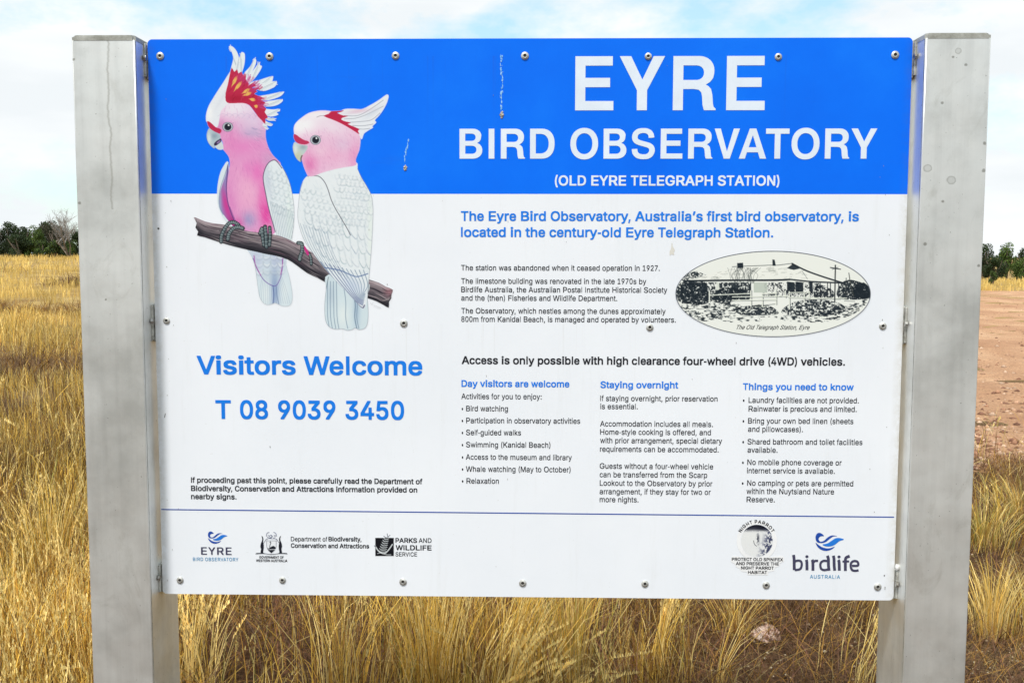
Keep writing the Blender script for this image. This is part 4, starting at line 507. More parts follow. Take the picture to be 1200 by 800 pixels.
def ink(name, c, rough=.42):
    a = NT(name, rough, spec=.35); c = np.array(c)
    a.color(a.ramp(a.noise(12, 4, .6), (.3, tuple(c*.94)), (.7, tuple(np.minimum(c*1.05, 1))))); return a.m
I_WHITE = ink('ink_white', (.74, .82, .92)); I_BLUE = ink('ink_blue', rgb(8, 122, 228)[:3]); I_BLACK = ink('ink_black', rgb(20, 22, 32)[:3])
I_GREY = ink('ink_grey', rgb(66, 66, 92)[:3]); I_TEAL = ink('ink_teal', rgb(60, 140, 185)[:3]); I_NAVY = ink('ink_navy', rgb(28, 74, 165)[:3]); I_CARD = ink('card_white', (.86, .87, .88))
I_SKYB = ink('ink_sky', rgb(34, 120, 215)[:3]); I_TEXT = ink('ink_text', rgb(26, 28, 36)[:3])

# ------------------------------------------------------------------ letters
def load_glyphs(s):
    G = {}
    for l in s.split('\n'):
        if not l: continue
        q = l[1:].split('|'); G[l[0]] = (int(q[0]), [np.array(c.split(), float).reshape(-1, 2) for c in q[1:] if c])
    return G
def rect(x0, y0, x1, y1): return np.array([(x0, y0), (x1, y0), (x1, y1), (x0, y1)], float)
def sup(cx, cy, rx, ry, a0, a1, n=16, p=2.25):
    o = []
    for q in range(n+1):
        an = math.radians(a0+(a1-a0)*q/n); c, s = math.cos(an), math.sin(an)
        o.append((cx+rx*math.copysign(abs(c)**(2/p), c), cy+ry*math.copysign(abs(s)**(2/p), s)))
    return o
def heavy():
    """the eleven capitals of the two title lines, drawn after a bold grotesque"""
    T = {}
    T['E'] = (667, [np.array([(76, 0), (621, 0), (621, 124), (220, 124), (220, 308), (571, 308), (571, 432), (220, 432), (220, 594), (607, 594), (607, 718), (76, 718)], float)])
    T['I'] = (278, [rect(68, 0, 212, 718)])
    T['T'] = (611, [np.array([(234, 0), (378, 0), (378, 594), (598, 594), (598, 718), (14, 718), (14, 594), (234, 594)], float)])
    T['V'] = (667, [np.array([(257, 0), (408, 0), (648, 718), (495, 718), (334, 172), (171, 718), (19, 718)], float)])
    T['Y'] = (667, [np.array([(262, 0), (406, 0), (406, 266), (655, 718), (494, 718), (337, 408), (175, 718), (13, 718), (262, 266)], float)])
    T['A'] = (722, [np.array([(20, 0), (171, 0), (222, 152), (494, 152), (543, 0), (702, 0), (443, 718), (282, 718)], float), np.array([(262, 272), (456, 272), (360, 560)], float)])
    T['D'] = (722, [np.array([(69, 0), (330, 0)]+sup(355, 359, 330, 359, -85, 85, 22, 2.3)+[(330, 718), (69, 718)], float), np.array([(213, 124), (300, 124)]+sup(320, 359, 218, 235, -84, 84, 18, 2.3)+[(300, 594), (213, 594)], float)])
    T['O'] = (778, [np.array(sup(389, 359, 348, 378, 0, 352, 44, 2.15), float), np.array(sup(389, 359, 204, 250, 0, 350, 35, 2.15), float)])
    bo = [(76, 0), (400, 0)]+sup(400, 205, 249, 205, -88, 8, 12, 2.2)+[(632, 285), (585, 345), (520, 376), (575, 410), (612, 465)]+sup(400, 532, 228, 186, 8, 88, 10, 2.2)+[(400, 718), (76, 718)]
    T['B'] = (722, [np.array(bo, float), np.array([(220, 117), (385, 117)]+sup(385, 214, 118, 97, -85, 85, 10, 2.2)+[(385, 311), (220, 311)], float), np.array([(220, 427), (370, 427)]+sup(375, 514, 108, 87, -85, 85, 10, 2.2)+[(370, 601), (220, 601)], float)])
    T['R'] = (722, [np.array([(76, 0), (220, 0), (220, 282), (372, 282), (440, 272), (478, 236), (490, 180), (498, 70), (512, 18), (522, 0), (684, 0), (684, 22), (656, 44), (645, 90), (636, 200), (616, 280), (580, 318), (540, 340), (600, 376), (640, 424)]+sup(430, 520, 228, 198, -14, 88, 14, 2.2)+[(430, 718), (76, 718)], float),
                    np.array([(220, 402), (400, 402)]+sup(400, 498, 112, 97, -85, 85, 10, 2.2)+[(400, 595), (220, 595)], float)])
    # S: a thick spine
    ctr = [(112, 232), (122, 150), (180, 80), (260, 52), (340, 46), (430, 54), (505, 98), (544, 170), (548, 215), (530, 270), (480, 312), (400, 338), (310, 362), (220, 388), (150, 425), (118, 480), (116, 530), (132, 590), (185, 642), (262, 668), (330, 672), (410, 664), (478, 628), (520, 570), (530, 500)]
    c = np.array(ctr, float); dns = []
    for q in range(len(c)-1):
        p0, p1, p2, p3 = c[max(q-1, 0)], c[q], c[q+1], c[min(q+2, len(c)-1)]
        for s_ in (0, .5): dns.append(.5*((2*p1)+(-p0+p2)*s_+(2*p0-5*p1+4*p2-p3)*s_*s_+(-p0+3*p1-3*p2+p3)*s_**3))
    dns.append(c[-1]); c = np.array(dns); tg = np.gradient(c, axis=0); tg /= np.hypot(*tg.T)[:, None]; nm = np.stack([-tg[:, 1], tg[:, 0]], 1)
    wv = 58+12*np.abs(tg[:, 1])
    T['S'] = (667, [np.vstack([c+nm*wv[:, None], (c-nm*wv[:, None])[::-1]])])
    return T
GLY = {'B': load_glyphs(GLYPH_B), 'R': load_glyphs(GLYPH_R), 'H': heavy()}
for kk, w_, h_ in (('B', 140, 532), ('R', 84, 523)):
    GLY[kk]['I'] = (278, [rect(139-w_/2, 0, 139+w_/2, 718)])
    GLY[kk]['l'] = (GLY[kk]['l'][0], [rect(GLY[kk]['l'][0]/2-w_*.47, 0, GLY[kk]['l'][0]/2+w_*.47, 718)])
    GLY[kk]['-'] = (333, [rect(40, 230, 290, 230+w_*.86)])
GLY['H'][' '] = (278, [])
_gc = {}
def glyph_mesh(face, ch):
    if (face, ch) in _gc: return _gc[face, ch]
    adv, L = GLY[face][ch]
    if not L: _gc[face, ch] = (adv, np.zeros((0, 2)), []); return _gc[face, ch]
    cu = bpy.data.curves.new('g', 'CURVE'); cu.dimensions = '2D'; cu.fill_mode = 'BOTH'
    for c in L:
        sp = cu.splines.new('POLY'); sp.points.add(len(c)-1); sp.use_cyclic_u = True
        for p, (x, y) in zip(sp.points, c): p.co = (x/1000, y/1000, 0, 1)
    o = bpy.data.objects.new('g', cu); COL.objects.link(o)
    dg = bpy.context.evaluated_depsgraph_get(); me = o.evaluated_get(dg).to_mesh()
    v = np.array([(p.co.x, p.co.y) for p in me.vertices]); fs = [tuple(p.vertices) for p in me.polygons if abs(p.normal.z) > 0.5]
    bpy.data.objects.remove(o); bpy.data.curves.remove(cu)
    _gc[face, ch] = (adv, v, fs); return _gc[face, ch]
KERN = {('A', 'T'): -70, ('T', 'O'): -18, ('V', 'A'): -75, ('R', 'Y'): -35, ('E', 'Y'): -10, ('Y', 'R'): -5, ('R', 'V'): -30, ('W', 'e'): -25, ('V', 'i'): -10, ('T', 'e'): -60, ('A', 'V'): -70, ('y', ','): -60, ('y', '.'): -60}
ALLV = []
def text(s, x0, x1, base, cap, face='B', mat=None, space=0, y1=None, off=.0005, name='lettering', label=None):
    """one line of print: from x0 to x1, standing on base, capital height cap (board picture units)"""
    u0, v0 = UV(x0, base); u1, v1 = UV(x1, base if y1 is None else y1)
    V = []; Fc = []; pen = 0; prev = None
    for k_, ch in enumerate(s):
        adv, v, fs = glyph_mesh(face, ch)
        pen += KERN.get((prev, ch), 0)/1000*(1 if face == 'H' or cap > 12 else .6)
        b = len(V)
        for x, y in v: V.append([x+pen, y, (k_ % 2)*.00004])
        Fc += [tuple(b+q for q in f) for f in fs]
        pen += adv/1000+space; prev = ch
    V = np.array(V); V[:, 0] -= V[:, 0].min(); sx = (u1-u0)/V[:, 0].max()
    sy = abs(float(UV(x0, base)[1]-UV(x0, base-cap)[1]))/.718
    X = u0+V[:, 0]*sx; Z = v0+V[:, 1]*sy
    me = mesh_from(name, np.stack([X, YF-off-V[:, 2], PC+Z], 1), Fc)
    o = obj(name, me, mat or I_TEXT, panel)
    if label: o['label'] = label
    return o
# ------------------------------------------------------------------ the words
text('EYRE', 674.5, 896.5, 129.8, 63.3, 'H', I_WHITE, .035)
text('BIRD OBSERVATORY', 539, 1027.5, 186.4, 35, 'H', I_WHITE, .02)
text('(OLD EYRE TELEGRAPH STATION)', 650.5, 913.5, 217.9, 12, 'B', I_WHITE, .01)
text('The Eyre Bird Observatory, Australia’s first bird observatory, is', 540.3, 1006.5, 259.2, 11.6, 'B', I_BLUE)
text('located in the century-old Eyre Telegraph Station.', 540.3, 906, 278, 11.6, 'B', I_BLUE)
for s, a, b, y in [
    ('The station was abandoned when it ceased operation in 1927.', 540.3, 773, 317.1),
    ('The limestone building was renovated in the late 1970s by', 540.3, 757, 332.6),
    ('Birdlife Australia, the Australian Postal Institute Historical Society', 540.3, 781.5, 342.6),
    ('and the (then) Fisheries and Wildlife Department.', 540.3, 723, 352.4),
    ('The Observatory, which nestles among the dunes approximately', 540.3, 779.5, 367.4),
    ('800m from Kanidal Beach, is managed and operated by volunteers.', 540.3, 791.5, 377.2),
    ('Activities for you to enjoy:', 540, 634, 467.4), ('• Bird watching', 540.3, 594.5, 481.6),
    ('• Participation in observatory activities', 540.3, 679, 495.6), ('• Self-guided walks', 540.3, 609.7, 509.6),
    ('• Swimming (Kanidal Beach)', 540.3, 644, 523.8), ('• Access to the museum and library', 540.3, 669, 538.2),
    ('• Whale watching (May to October)', 540.3, 667.5, 552.3), ('• Relaxation', 540.3, 583.5, 566.2),
    ('If staying overnight, prior reservation', 702.6, 840, 469.7), ('is essential.', 702.6, 746.5, 479.1),
    ('Accommodation includes all meals.', 702.3, 834.5, 499.4), ('Home-style cooking is offered, and', 702.3, 832, 509),
    ('with prior arrangement, special dietary', 702.3, 845, 518.9), ('requirements can be accommodated.', 702, 841, 529),
    ('Guests without a four-wheel vehicle', 701.6, 834.5, 548.8), ('can be transferred from the Scarp', 701.6, 827.5, 558.8),
    ('Lookout to the Observatory by prior', 701.6, 833.5, 568.7), ('arrangement, if they stay for two or', 701.4, 831.5, 578.6), ('more nights.', 701.4, 747, 587.9),
    ('Laundry facilities are not provided.', 876.3, 1005.5, 471.8), ('Rainwater is precious and limited.', 876.2, 1003, 481.9),
    ('Bring your own bed linen (sheets', 875.6, 999, 496), ('and pillowcases).', 875.5, 940, 505.7),
    ('Shared bathroom and toilet facilities', 874.8, 1009.5, 520.4), ('available.', 874.8, 910, 530),
    ('No mobile phone coverage or', 874.5, 985, 544.4), ('internet service is available.', 874, 977, 554.2),
    ('No camping or pets are permitted', 874.2, 998.5, 568.7), ('within the Nuytsland Nature', 873.4, 976, 578.3), ('Reserve.', 873.4, 906.5, 587.9)]:
    text(s, a, b, y, 6.5, 'R', I_TEXT)
for x, y in ((869.6, 471.8), (869.2, 496), (868.8, 520.4), (868.4, 544.4), (868, 568.7)): text('•', x, x+1.9, y, 6.5, 'R', I_TEXT)
text('Access is only possible with high clearance four-wheel drive (4WD) vehicles.', 540.6, 989.5, 426.6, 9.4, 'B', I_BLACK)
text('Day visitors are welcome', 540.2, 666.5, 453.2, 8, 'B', I_BLUE)
text('Staying overnight', 702.8, 794, 454.6, 8, 'B', I_BLUE)
text('Things you need to know', 869.7, 999.5, 456.8, 8, 'B', I_BLUE)
text('Visitors Welcome', 231, 494.5, 438.8, 22, 'B', I_BLUE)
text('T 08 9039 3450', 252.5, 473, 490.8, 22.2, 'B', I_BLUE)
for s, b, y in [('If proceeding past this point, please carefully read the Department of', 494, 565.2), ('Biodiversity, Conservation and Attractions information provided on', 488, 574.9), ('nearby signs.', 276.6, 584.4)]:
    text(s, 223.5, b, y, 6.4, 'B', I_TEXT)
text('Department of', 340, 382.5, 633.5, 5.3, 'R', I_TEXT); text('Biodiversity,', 384, 422.5, 633.6, 5.3, 'B', I_BLACK)
text('Conservation and Attractions', 340, 431.5, 641.2, 5.3, 'B', I_BLACK)
text('PARKS', 462.3, 487.5, 635.3, 5.6, 'B', I_BLACK); text('AND', 489.5, 504.5, 635.4, 5.5, 'R', I_BLACK)
text('WILDLIFE', 462.5, 504.5, 644, 6.0, 'H' if False else 'B', I_BLACK); text('SERVICE', 462.3, 487.5, 651.2, 5.0, 'R', I_TEXT)
text('GOVERNMENT OF', 303, 331.5, 653.7, 3.0, 'B', I_BLACK); text('WESTERN AUSTRALIA', 299.2, 335.8, 657.6, 3.0, 'B', I_BLACK)
text('EYRE', 235, 270.3, 649.2, 8.8, 'R', I_GREY, .09); text('EYRE', 235.35, 270.65, 649.2, 8.8, 'R', I_GREY, .09, off=.0007)
text('BIRD OBSERVATORY', 225.5, 278.5, 656.5, 4.1, 'R', I_TEAL, .06)
text('AUSTRALIA', 947.3, 982.5, 677.2, 4.3, 'R', I_TEAL, .08)

# hand-drawn marks -------------------------------------------------
def smooth(P, k=6, closed=True):
    P = np.array(P, float); n = len(P); o = []
    for q in range(n if closed else n-1):
        p0, p1, p2, p3 = (P[(q-1) % n], P[q], P[(q+1) % n], P[(q+2) % n]) if closed else (P[max(q-1, 0)], P[q], P[q+1], P[min(q+2, n-1)])
        for s_ in np.arange(k)/k: o.append(.5*((2*p1)+(-p0+p2)*s_+(2*p0-5*p1+4*p2-p3)*s_*s_+(-p0+3*p1-3*p2+p3)*s_**3))
    if not closed: o.append(P[-1])
    return np.array(o)
def shapes(name, polys, mat, off=.00045, sm=3, label=None):
    """flat printed shapes from outlines in picture units (each may be concave)"""
    cu = bpy.data.curves.new('g', 'CURVE'); cu.dimensions = '2D'; cu.fill_mode = 'BOTH'
    for P in polys:
        P = smooth(P, sm) if sm > 1 else np.array(P, float)
        u, v = UV(P[:, 0], P[:, 1]); sp = cu.splines.new('POLY'); sp.points.add(len(P)-1); sp.use_cyclic_u = True
        for p, x, y in zip(sp.points, u, v): p.co = (x*100, y*100, 0, 1)
    o = bpy.data.objects.new('g', cu); COL.objects.link(o)
    me = o.evaluated_get(bpy.context.evaluated_depsgraph_get()).to_mesh()
    V = [(p.co.x/100, p.co.y/100) for p in me.vertices]; fs = [tuple(p.vertices) for p in me.polygons if abs(p.normal.z) > .5]
    bpy.data.objects.remove(o); bpy.data.curves.remove(cu)
    return flat(name, V, fs, mat, off, label)
def stroke_poly(P, w, k=4):
    c = smooth(P, k, False); tg = np.gradient(c, axis=0); tg /= np.maximum(np.hypot(*tg.T), 1e-6)[:, None]; nm = np.stack([-tg[:, 1], tg[:, 0]], 1)
    return np.vstack([c+nm*w/2, (c-nm*w/2)[::-1]])
shapes('dividing_line', [[(188.6, 595.9), (1046.3, 604.9), (1046.3, 606.1), (188.6, 597.1)]], I_NAVY, sm=1)
def swan(ox, oy, k):
    f = lambda P: [(ox+(x-954)*k, oy+(y-624)*k) for x, y in P]
    shapes('emblem_neck', [f([(964, 627.6), (962, 625.2), (959, 623.8), (956, 624.6), (954.2, 628), (954.4, 632), (956.5, 635), (961, 635.8), (966, 634.6), (970, 631.4), (975, 628), (979.5, 628), (976, 626.9), (972, 627.2), (968, 629.4), (964, 633), (960, 634.2), (957.8, 632), (958.2, 629.4), (960.5, 627.9)])], I_NAVY, sm=3)
    shapes('emblem_wing', [f([(962, 637.5), (968, 636.2), (973, 633), (977, 630.4), (982, 629.8), (987.5, 631.6), (982, 633.6), (977, 637.6), (972, 639.6), (966, 639.6)])], I_SKYB, sm=3)
    shapes('emblem_breast', [f([(954.2, 635.4), (957.5, 637.8), (961, 640.2), (966, 641.8), (971, 641.8), (976.5, 640), (973, 643.2), (967, 645), (961, 643.8), (956.5, 640.2)])], I_NAVY, sm=3)
swan(954, 624, 1.0); swan(243, 622.2, .68)
# the rounded lower-case word under the right-hand emblem
wd = 3.4
bl = [stroke_poly([(928.2, 649.6), (928.9, 655), (929, 667.2)], wd, 3), stroke_poly([(929.5, 667), (933, 667), (936.5, 665.5), (937.8, 661), (937, 657.4), (934, 656.2), (929.8, 657)], 2.7),
      stroke_poly([(943, 655.2), (943.8, 658), (943.9, 667.5)], wd, 3), np.array(sup(943.9, 651.6, 1.9, 1.7, 0, 340, 14, 2)),
      stroke_poly([(950, 655.2), (950.8, 658), (950.9, 668)], wd, 3), stroke_poly([(951.2, 658.6), (953.5, 656.6), (957, 656.6)], 2.7, 3),
      stroke_poly([(967.8, 650.5), (969, 654), (969.1, 662), (969.8, 668)], wd, 3), stroke_poly([(968.6, 657), (964, 656.4), (960.4, 658.4), (959.6, 662), (960.6, 665.8), (964, 667.3), (968.4, 666.6)], 2.7),
      stroke_poly([(974.8, 650.5), (975.6, 654), (975.8, 662), (976.4, 668)], wd, 3),
      stroke_poly([(980.6, 655.4), (981.6, 658), (981.8, 668)], wd, 3), np.array(sup(981.5, 651.9, 1.9, 1.7, 0, 340, 14, 2)),
      stroke_poly([(988.9, 668.3), (988.9, 658), (989.6, 653), (994, 651)], wd, 3), stroke_poly([(985.5, 657.4), (993.4, 657.2)], 2.4, 2),
      stroke_poly([(996.3, 662.4), (1003.2, 662.2), (1004, 659.6), (1002.4, 657.2), (998.6, 656.8), (995.6, 659.2), (995.2, 663), (996.6, 667), (1000, 668.2), (1004.4, 667.6)], 2.7)]
for q, P in enumerate(bl): shapes('lettering', [P], I_GREY, .0005+.00003*(q % 4), 1)
# round sticker
shapes('sticker', [[(885.3+23.6*math.cos(t_), 633.2-23.6*math.sin(t_)) for t_ in np.linspace(math.radians(-52), math.radians(232), 40)]+[(857, 650.5), (854.6, 654), (855, 658), (859.5, 660), (860.5, 663.5), (865.5, 666), (866.6, 669), (873.5, 670), (874.5, 673.2), (897.6, 673.4), (898.6, 669.6), (905.4, 668.6), (906.6, 664.4), (911.6, 662.8), (912.6, 659.2), (917, 657.6), (917, 652), (914, 650.5)]], I_CARD, .0004, 1)
for s, a_1, b_1, y in (('PROTECT OLD SPINIFEX', 855.8, 915.8, 656.4), ('AND PRESERVE THE', 860.6, 911, 661.4), ('NIGHT PARROT', 866.6, 905, 666.5), ('HABITAT', 874.8, 897, 671.7)):
    text(s, a_1, b_1, y, 3.7, 'B', I_BLACK, off=.0008)
def arc_text(s, cx, cy, r, a0, a1, cap, mat):
    adv = [glyph_mesh('B', c)[0]/1000 for c in s]; tot = sum(adv)-adv[-1]/2-adv[0]/2; pos = 0; V = []; Fc = []
    for q, ch in enumerate(s):
        an = math.radians(a0+(a1-a0)*pos/tot); A_, v, fs = glyph_mesh('B', ch); b = len(V); k = cap/.718
        for x, y in v:
            lx = (x-A_/2000)*k*.92; ly = y*k
            px = cx+math.cos(an)*(r+ly)+math.sin(an)*lx; py = cy-math.sin(an)*(r+ly)+math.cos(an)*lx
            u, w = UV(px, py); V.append((float(u), float(w)))
        Fc += [tuple(b+t_ for t_ in f) for f in fs]
        if q+1 < len(s): pos += (adv[q]+adv[q+1])/2
    flat('lettering', V, Fc, mat, .0009)
arc_text('NIGHT PARROT', 885.0, 632.9, 20.2, 148, 32, 4.1, I_BLACK)

# ------------------------------------------------------------------ painted prints
class Canvas:
    def __init__(s, x0, y0, x1, y1, k):
        s.x0, s.y0, s.k = x0, y0, k; s.w = int((x1-x0)*k)+1; s.h = int((y1-y0)*k)+1
        s.c = np.ones((s.h, s.w, 3)); s.a = np.zeros((s.h, s.w))
        s.X, s.Y = np.meshgrid(x0+np.arange(s.w)/k, y0+np.arange(s.h)/k)
    def mask(s, P, sm=4):
        P = smooth(P, sm) if sm > 1 else np.array(P, float)
        px = (P[:, 0]-s.x0)*s.k; py = (P[:, 1]-s.y0)*s.k
        m = np.zeros((s.h, s.w)); qx = np.roll(px, -1); qy = np.roll(py, -1); SS = 3
        for j in range(max(0, int(py.min())-1), min(s.h, int(py.max())+2)):
            for t_ in range(SS):
                y = j-.5+(t_+.5)/SS; c = (py <= y) != (qy <= y)
                if not c.any(): continue
                xs = np.sort(px[c]+(y-py[c])/(qy[c]-py[c])*(qx[c]-px[c]))+.5
                for l, r in zip(xs[::2], xs[1::2]):
                    l = min(max(l, 0), s.w); r = min(max(r, 0), s.w)
                    if r <= l: continue
                    i0, i1 = int(l), int(r)
                    if i0 == i1: m[j, i0] += r-l
                    else:
                        m[j, i0] += 1-(l-i0); m[j, i0+1:i1] += 1
                        if i1 < s.w: m[j, i1] += r-i1
        return np.clip(m/SS, 0, 1)
    def lay(s, m, col, op=1.0, clip=None, alpha=True):
        m = m*op
        if clip is not None: m = m*clip
        s.c = s.c*(1-m[..., None])+np.asarray(col, float)/255*m[..., None] if np.ndim(col) == 1 else s.c*(1-m[..., None])+col/255*m[..., None]
        if alpha: s.a = 1-(1-s.a)*(1-m)
    def fill(s, P, col, op=1.0, clip=None, sm=4):
        m = s.mask(P, sm); s.lay(m, col, op, clip); return m
    def blob(s, x, y, rx, ry, col, op, clip, ang=0):
        c, n = math.cos(math.radians(ang)), math.sin(math.radians(ang)); dx, dy = s.X-x, s.Y-y
        s.lay(np.exp(-((dx*c+dy*n)/rx)**2-((-dx*n+dy*c)/ry)**2), col, op, clip, False)
    def stroke(s, P, w, col, op=1.0, clip=None, sm=5, alpha=False, taper=False):
        P = smooth(P, sm, False) if len(P) > 2 and sm > 1 else np.array(P, float)
        x0 = max(0, int((P[:, 0].min()-w-1-s.x0)*s.k)); x1 = min(s.w, int((P[:, 0].max()+w+1-s.x0)*s.k)+2)
        y0 = max(0, int((P[:, 1].min()-w-1-s.y0)*s.k)); y1 = min(s.h, int((P[:, 1].max()+w+1-s.y0)*s.k)+2)
        if x1 <= x0 or y1 <= y0: return
        X, Y = s.X[y0:y1, x0:x1], s.Y[y0:y1, x0:x1]; m = np.zeros(X.shape); n = len(P)
        for q in range(n-1):
            a, b = P[q], P[q+1]; d = b-a; L = max(d@d, 1e-9); t_ = np.clip(((X-a[0])*d[0]+(Y-a[1])*d[1])/L, 0, 1)
            ww = w*(1-.75*abs(2*(q+.5)/(n-1)-1)) if taper else w
            m = np.maximum(m, np.clip((ww/2-np.hypot(X-a[0]-t_*d[0], Y-a[1]-t_*d[1]))*s.k+.5, 0, 1)*min(1, ww*s.k))
        M_ = np.zeros((s.h, s.w)); M_[y0:y1, x0:x1] = m
        s.lay(M_, col, op, clip, alpha)
    def build(s, name, off=.0003, label=None):
        u, v = UV(s.X, s.Y); keep = s.a > .012
        cell = keep[:-1, :-1] | keep[1:, :-1] | keep[:-1, 1:] | keep[1:, 1:]
        idx = -np.ones((s.h, s.w), int); use = np.zeros((s.h, s.w), bool)
        for dj in (0, 1):
            for di in (0, 1): use[dj:s.h-1+dj, di:s.w-1+di] |= cell
        idx[use] = np.arange(use.sum()); j, i = np.nonzero(cell)
        Q = np.stack([idx[j, i], idx[j+1, i], idx[j+1, i+1], idx[j, i+1]], 1)
        V = np.stack([u[use], np.full(use.sum(), YF-off), PC+v[use]], 1)
        C = np.concatenate([lin(np.clip(s.c[use], 0, 1))*.88, s.a[use][:, None]], 1)
        o = obj(name, mesh_np(name, V, Q, np.zeros((0, 3), int), C), M_PRINT, panel)
        if label: o['label'] = label
        return o

def scal(P, op=.3, clip=None, col=(128, 146, 160)):
    j = [(x+rnd.gauss(0, .55), y+rnd.gauss(0, .5)) for x, y in P]; g_ = rnd.uniform(.4, 1.15)
    K.stroke([(x, y-.8) for x, y in j], 2.2, (186, 200, 208), .30*g_, clip, 4); K.stroke(j, .5, tuple(c+rnd.uniform(-18, 18) for c in col), op*g_, clip, 4, taper=True)
    K.stroke([(x, y-2.6) for x, y in j[1:-1]], 1.6, (250, 252, 253), .45*g_, clip, 2)
K = Canvas(222, 50, 466, 392, 2.0)
nz = lambda s_, k_=0: vnoise(K.X, K.Y, s_, k_)-.5
LINE = (84, 88, 118)
# --- bird on the left, far wing, tail, near wing
tail1 = K.fill([(289, 285), (296, 303), (299, 313), (301, 327), (303, 342), (305, 350), (309, 355.5), (314, 357.5), (319, 356.5), (323, 355.5), (330, 358.5), (337, 359), (341.5, 356), (343, 348), (342, 338), (339.5, 325), (336, 312), (333, 292)], (218, 233, 240))
K.blob(322, 340, 5, 26, (120, 145, 195), .65, tail1); K.blob(300, 305, 10, 16, (190, 195, 225), .6, tail1); K.blob(325, 300, 10, 18, (176, 182, 215), .55, tail1)
K.blob(312, 345, 6, 14, (240, 248, 248), .6, tail1); K.blob(334, 342, 5, 16, (238, 247, 248), .6, tail1)
for P in ([(297, 303), (302, 316), (310, 329), (322, 335.5), (328, 328), (331, 316), (331, 304)],): K.stroke(P, 1.0, (110, 80, 165), .7)
for P in ([(298, 300), (300, 312), (306, 323)], [(332, 300), (331, 312), (329, 322)]): K.stroke(P, 1.1, (175, 70, 160), .7)
for cx in (304, 313, 322, 329):
    for cy in (302, 311, 320): scal([(cx-5, cy-3), (cx-3, cy+2), (cx, cy+3.4), (cx+3, cy+2), (cx+5, cy-3)], .5, tail1, (120, 124, 156))
for q in range(15):
    x = 303+q*2.6; K.stroke([(318+(x-320)*.5, 318), (319+(x-320)*.8, 336), (x+.6, 356)], .5, (120, 140, 165), .33, tail1)
K.stroke([(320, 335), (321, 346), (320, 357)], 1.0, (70, 90, 150), .75, tail1); K.stroke([(324, 336), (324.5, 346), (327, 357)], .8, (80, 100, 150), .5, tail1)
K.stroke([(296, 303), (299, 313), (301, 327), (303, 342), (305, 350), (309, 355.5), (314, 357.5), (319, 356.5), (323, 355.5), (330, 358.5), (337, 359), (341.5, 356), (343, 348), (342, 338), (339.5, 325), (336, 312)], .6, (110, 125, 135), .7)
fw = K.fill([(268.5, 191), (262, 196.5), (258, 206), (255.6, 219), (255, 231), (256, 241), (258.5, 249), (262, 256), (267, 262.5), (273, 268), (279, 270), (276, 250), (270, 225)], (224, 236, 243))
fi = K.fill([(268.5, 195), (265, 206), (260.5, 219), (258, 231), (258.5, 243), (262, 251), (268, 259), (276, 268), (283, 272), (278, 255), (270, 235)], (150, 140, 195))
K.blob(266, 242, 5, 24, (214, 60, 150), .9, fi, -14); K.blob(274, 262, 6, 9, (178, 40, 120), .9, fi); K.blob(258, 238, 2.5, 20, (160, 170, 205), .9, fi)
K.stroke([(268.5, 192), (264, 206), (259.5, 219), (257.5, 231), (258, 243), (262, 252)], .9, (92, 110, 150), .6)
body = K.fill([(267, 122), (276, 120), (286, 121), (292, 123.5), (297, 129), (301, 134.5), (306, 139), (310, 143), (312.5, 149), (312, 158), (313, 166), (316, 175), (321, 183), (326.6, 188.6), (330, 196), (328, 230), (325, 262), (322, 274), (310, 276), (296, 272), (283, 270), (276, 261), (271.5, 250), (268, 240), (266.2, 230), (266.4, 218), (267.6, 208), (269.4, 198), (270, 190), (268.6, 184), (265, 179), (262, 175), (262, 168), (258, 160), (250, 140), (258, 128)], (233, 158, 208))
K.blob(278, 128, 32, 15, (246, 240, 248), 1, body); K.blob(297, 142, 17, 10, (230, 212, 236), .8, body, 35)
K.blob(292, 150, 20, 11, (228, 206, 230), .6, body, 15); K.blob(298, 157, 13, 6, (188, 176, 212), .6, body, 10); K.blob(272, 168, 9, 16, (232, 138, 196), .6, body); K.blob(300, 172, 13, 9, (232, 150, 206), .7, body)
K.blob(260, 148, 5, 7, (214, 140, 190), .6, body); K.blob(285, 174, 12, 8, (236, 130, 198), .5, body)
K.blob(292, 225, 15, 30, (246, 186, 216), .75, body); K.blob(302, 202, 8, 13, (236, 106, 190), .6, body); K.blob(290, 198, 6, 10, (230, 120, 196), .45, body)
K.blob(312, 250, 7, 18, (230, 66, 162), .9, body, -8); K.blob(309, 226, 5, 22, (238, 120, 188), .7, body); K.blob(272, 240, 5, 24, (226, 138, 200), .7, body, -10)
K.blob(292, 258, 8, 9, (160, 160, 205), .8, body); K.blob(280, 262, 6, 7, (214, 96, 170), .7, body); K.blob(317, 188, 10, 8, (205, 165, 205), .6, body, 30); K.blob(316, 268, 4, 6, (236, 150, 195), .8, body)
for q in range(900):
    x, y = rnd.uniform(244, 330), rnd.uniform(122, 272); dx = (x-285)*.06; L = rnd.uniform(2, 5); d = rnd.random()
    an = math.atan2(6, dx*3+(3 if y < 180 else 0)); K_ = (255, 214, 236) if d < .5 else (186, 96, 168)
    K.stroke([(x, y), (x+math.cos(an)*L, y+math.sin(an)*L)], .55, K_, .2, body, 1)
K.stroke([(267.8, 194), (266.6, 210), (266, 222), (267.5, 237), (271.5, 250), (275, 259), (276.5, 268)], 1.1, (84, 48, 120), .75)
K.stroke([(270, 243), (276, 258), (283, 269)], .9, (120, 60, 140), .5)
nw = K.fill([(309.3, 209), (310.5, 200), (315, 192.6), (320, 188.6), (326, 190.2), (332, 197), (338, 209), (342, 222), (344.6, 238), (345.4, 252), (344.4, 266), (342.4, 280), (340, 290), (330, 284), (323, 274), (318.4, 257), (314.5, 241), (311.6, 226)], (232, 241, 245))
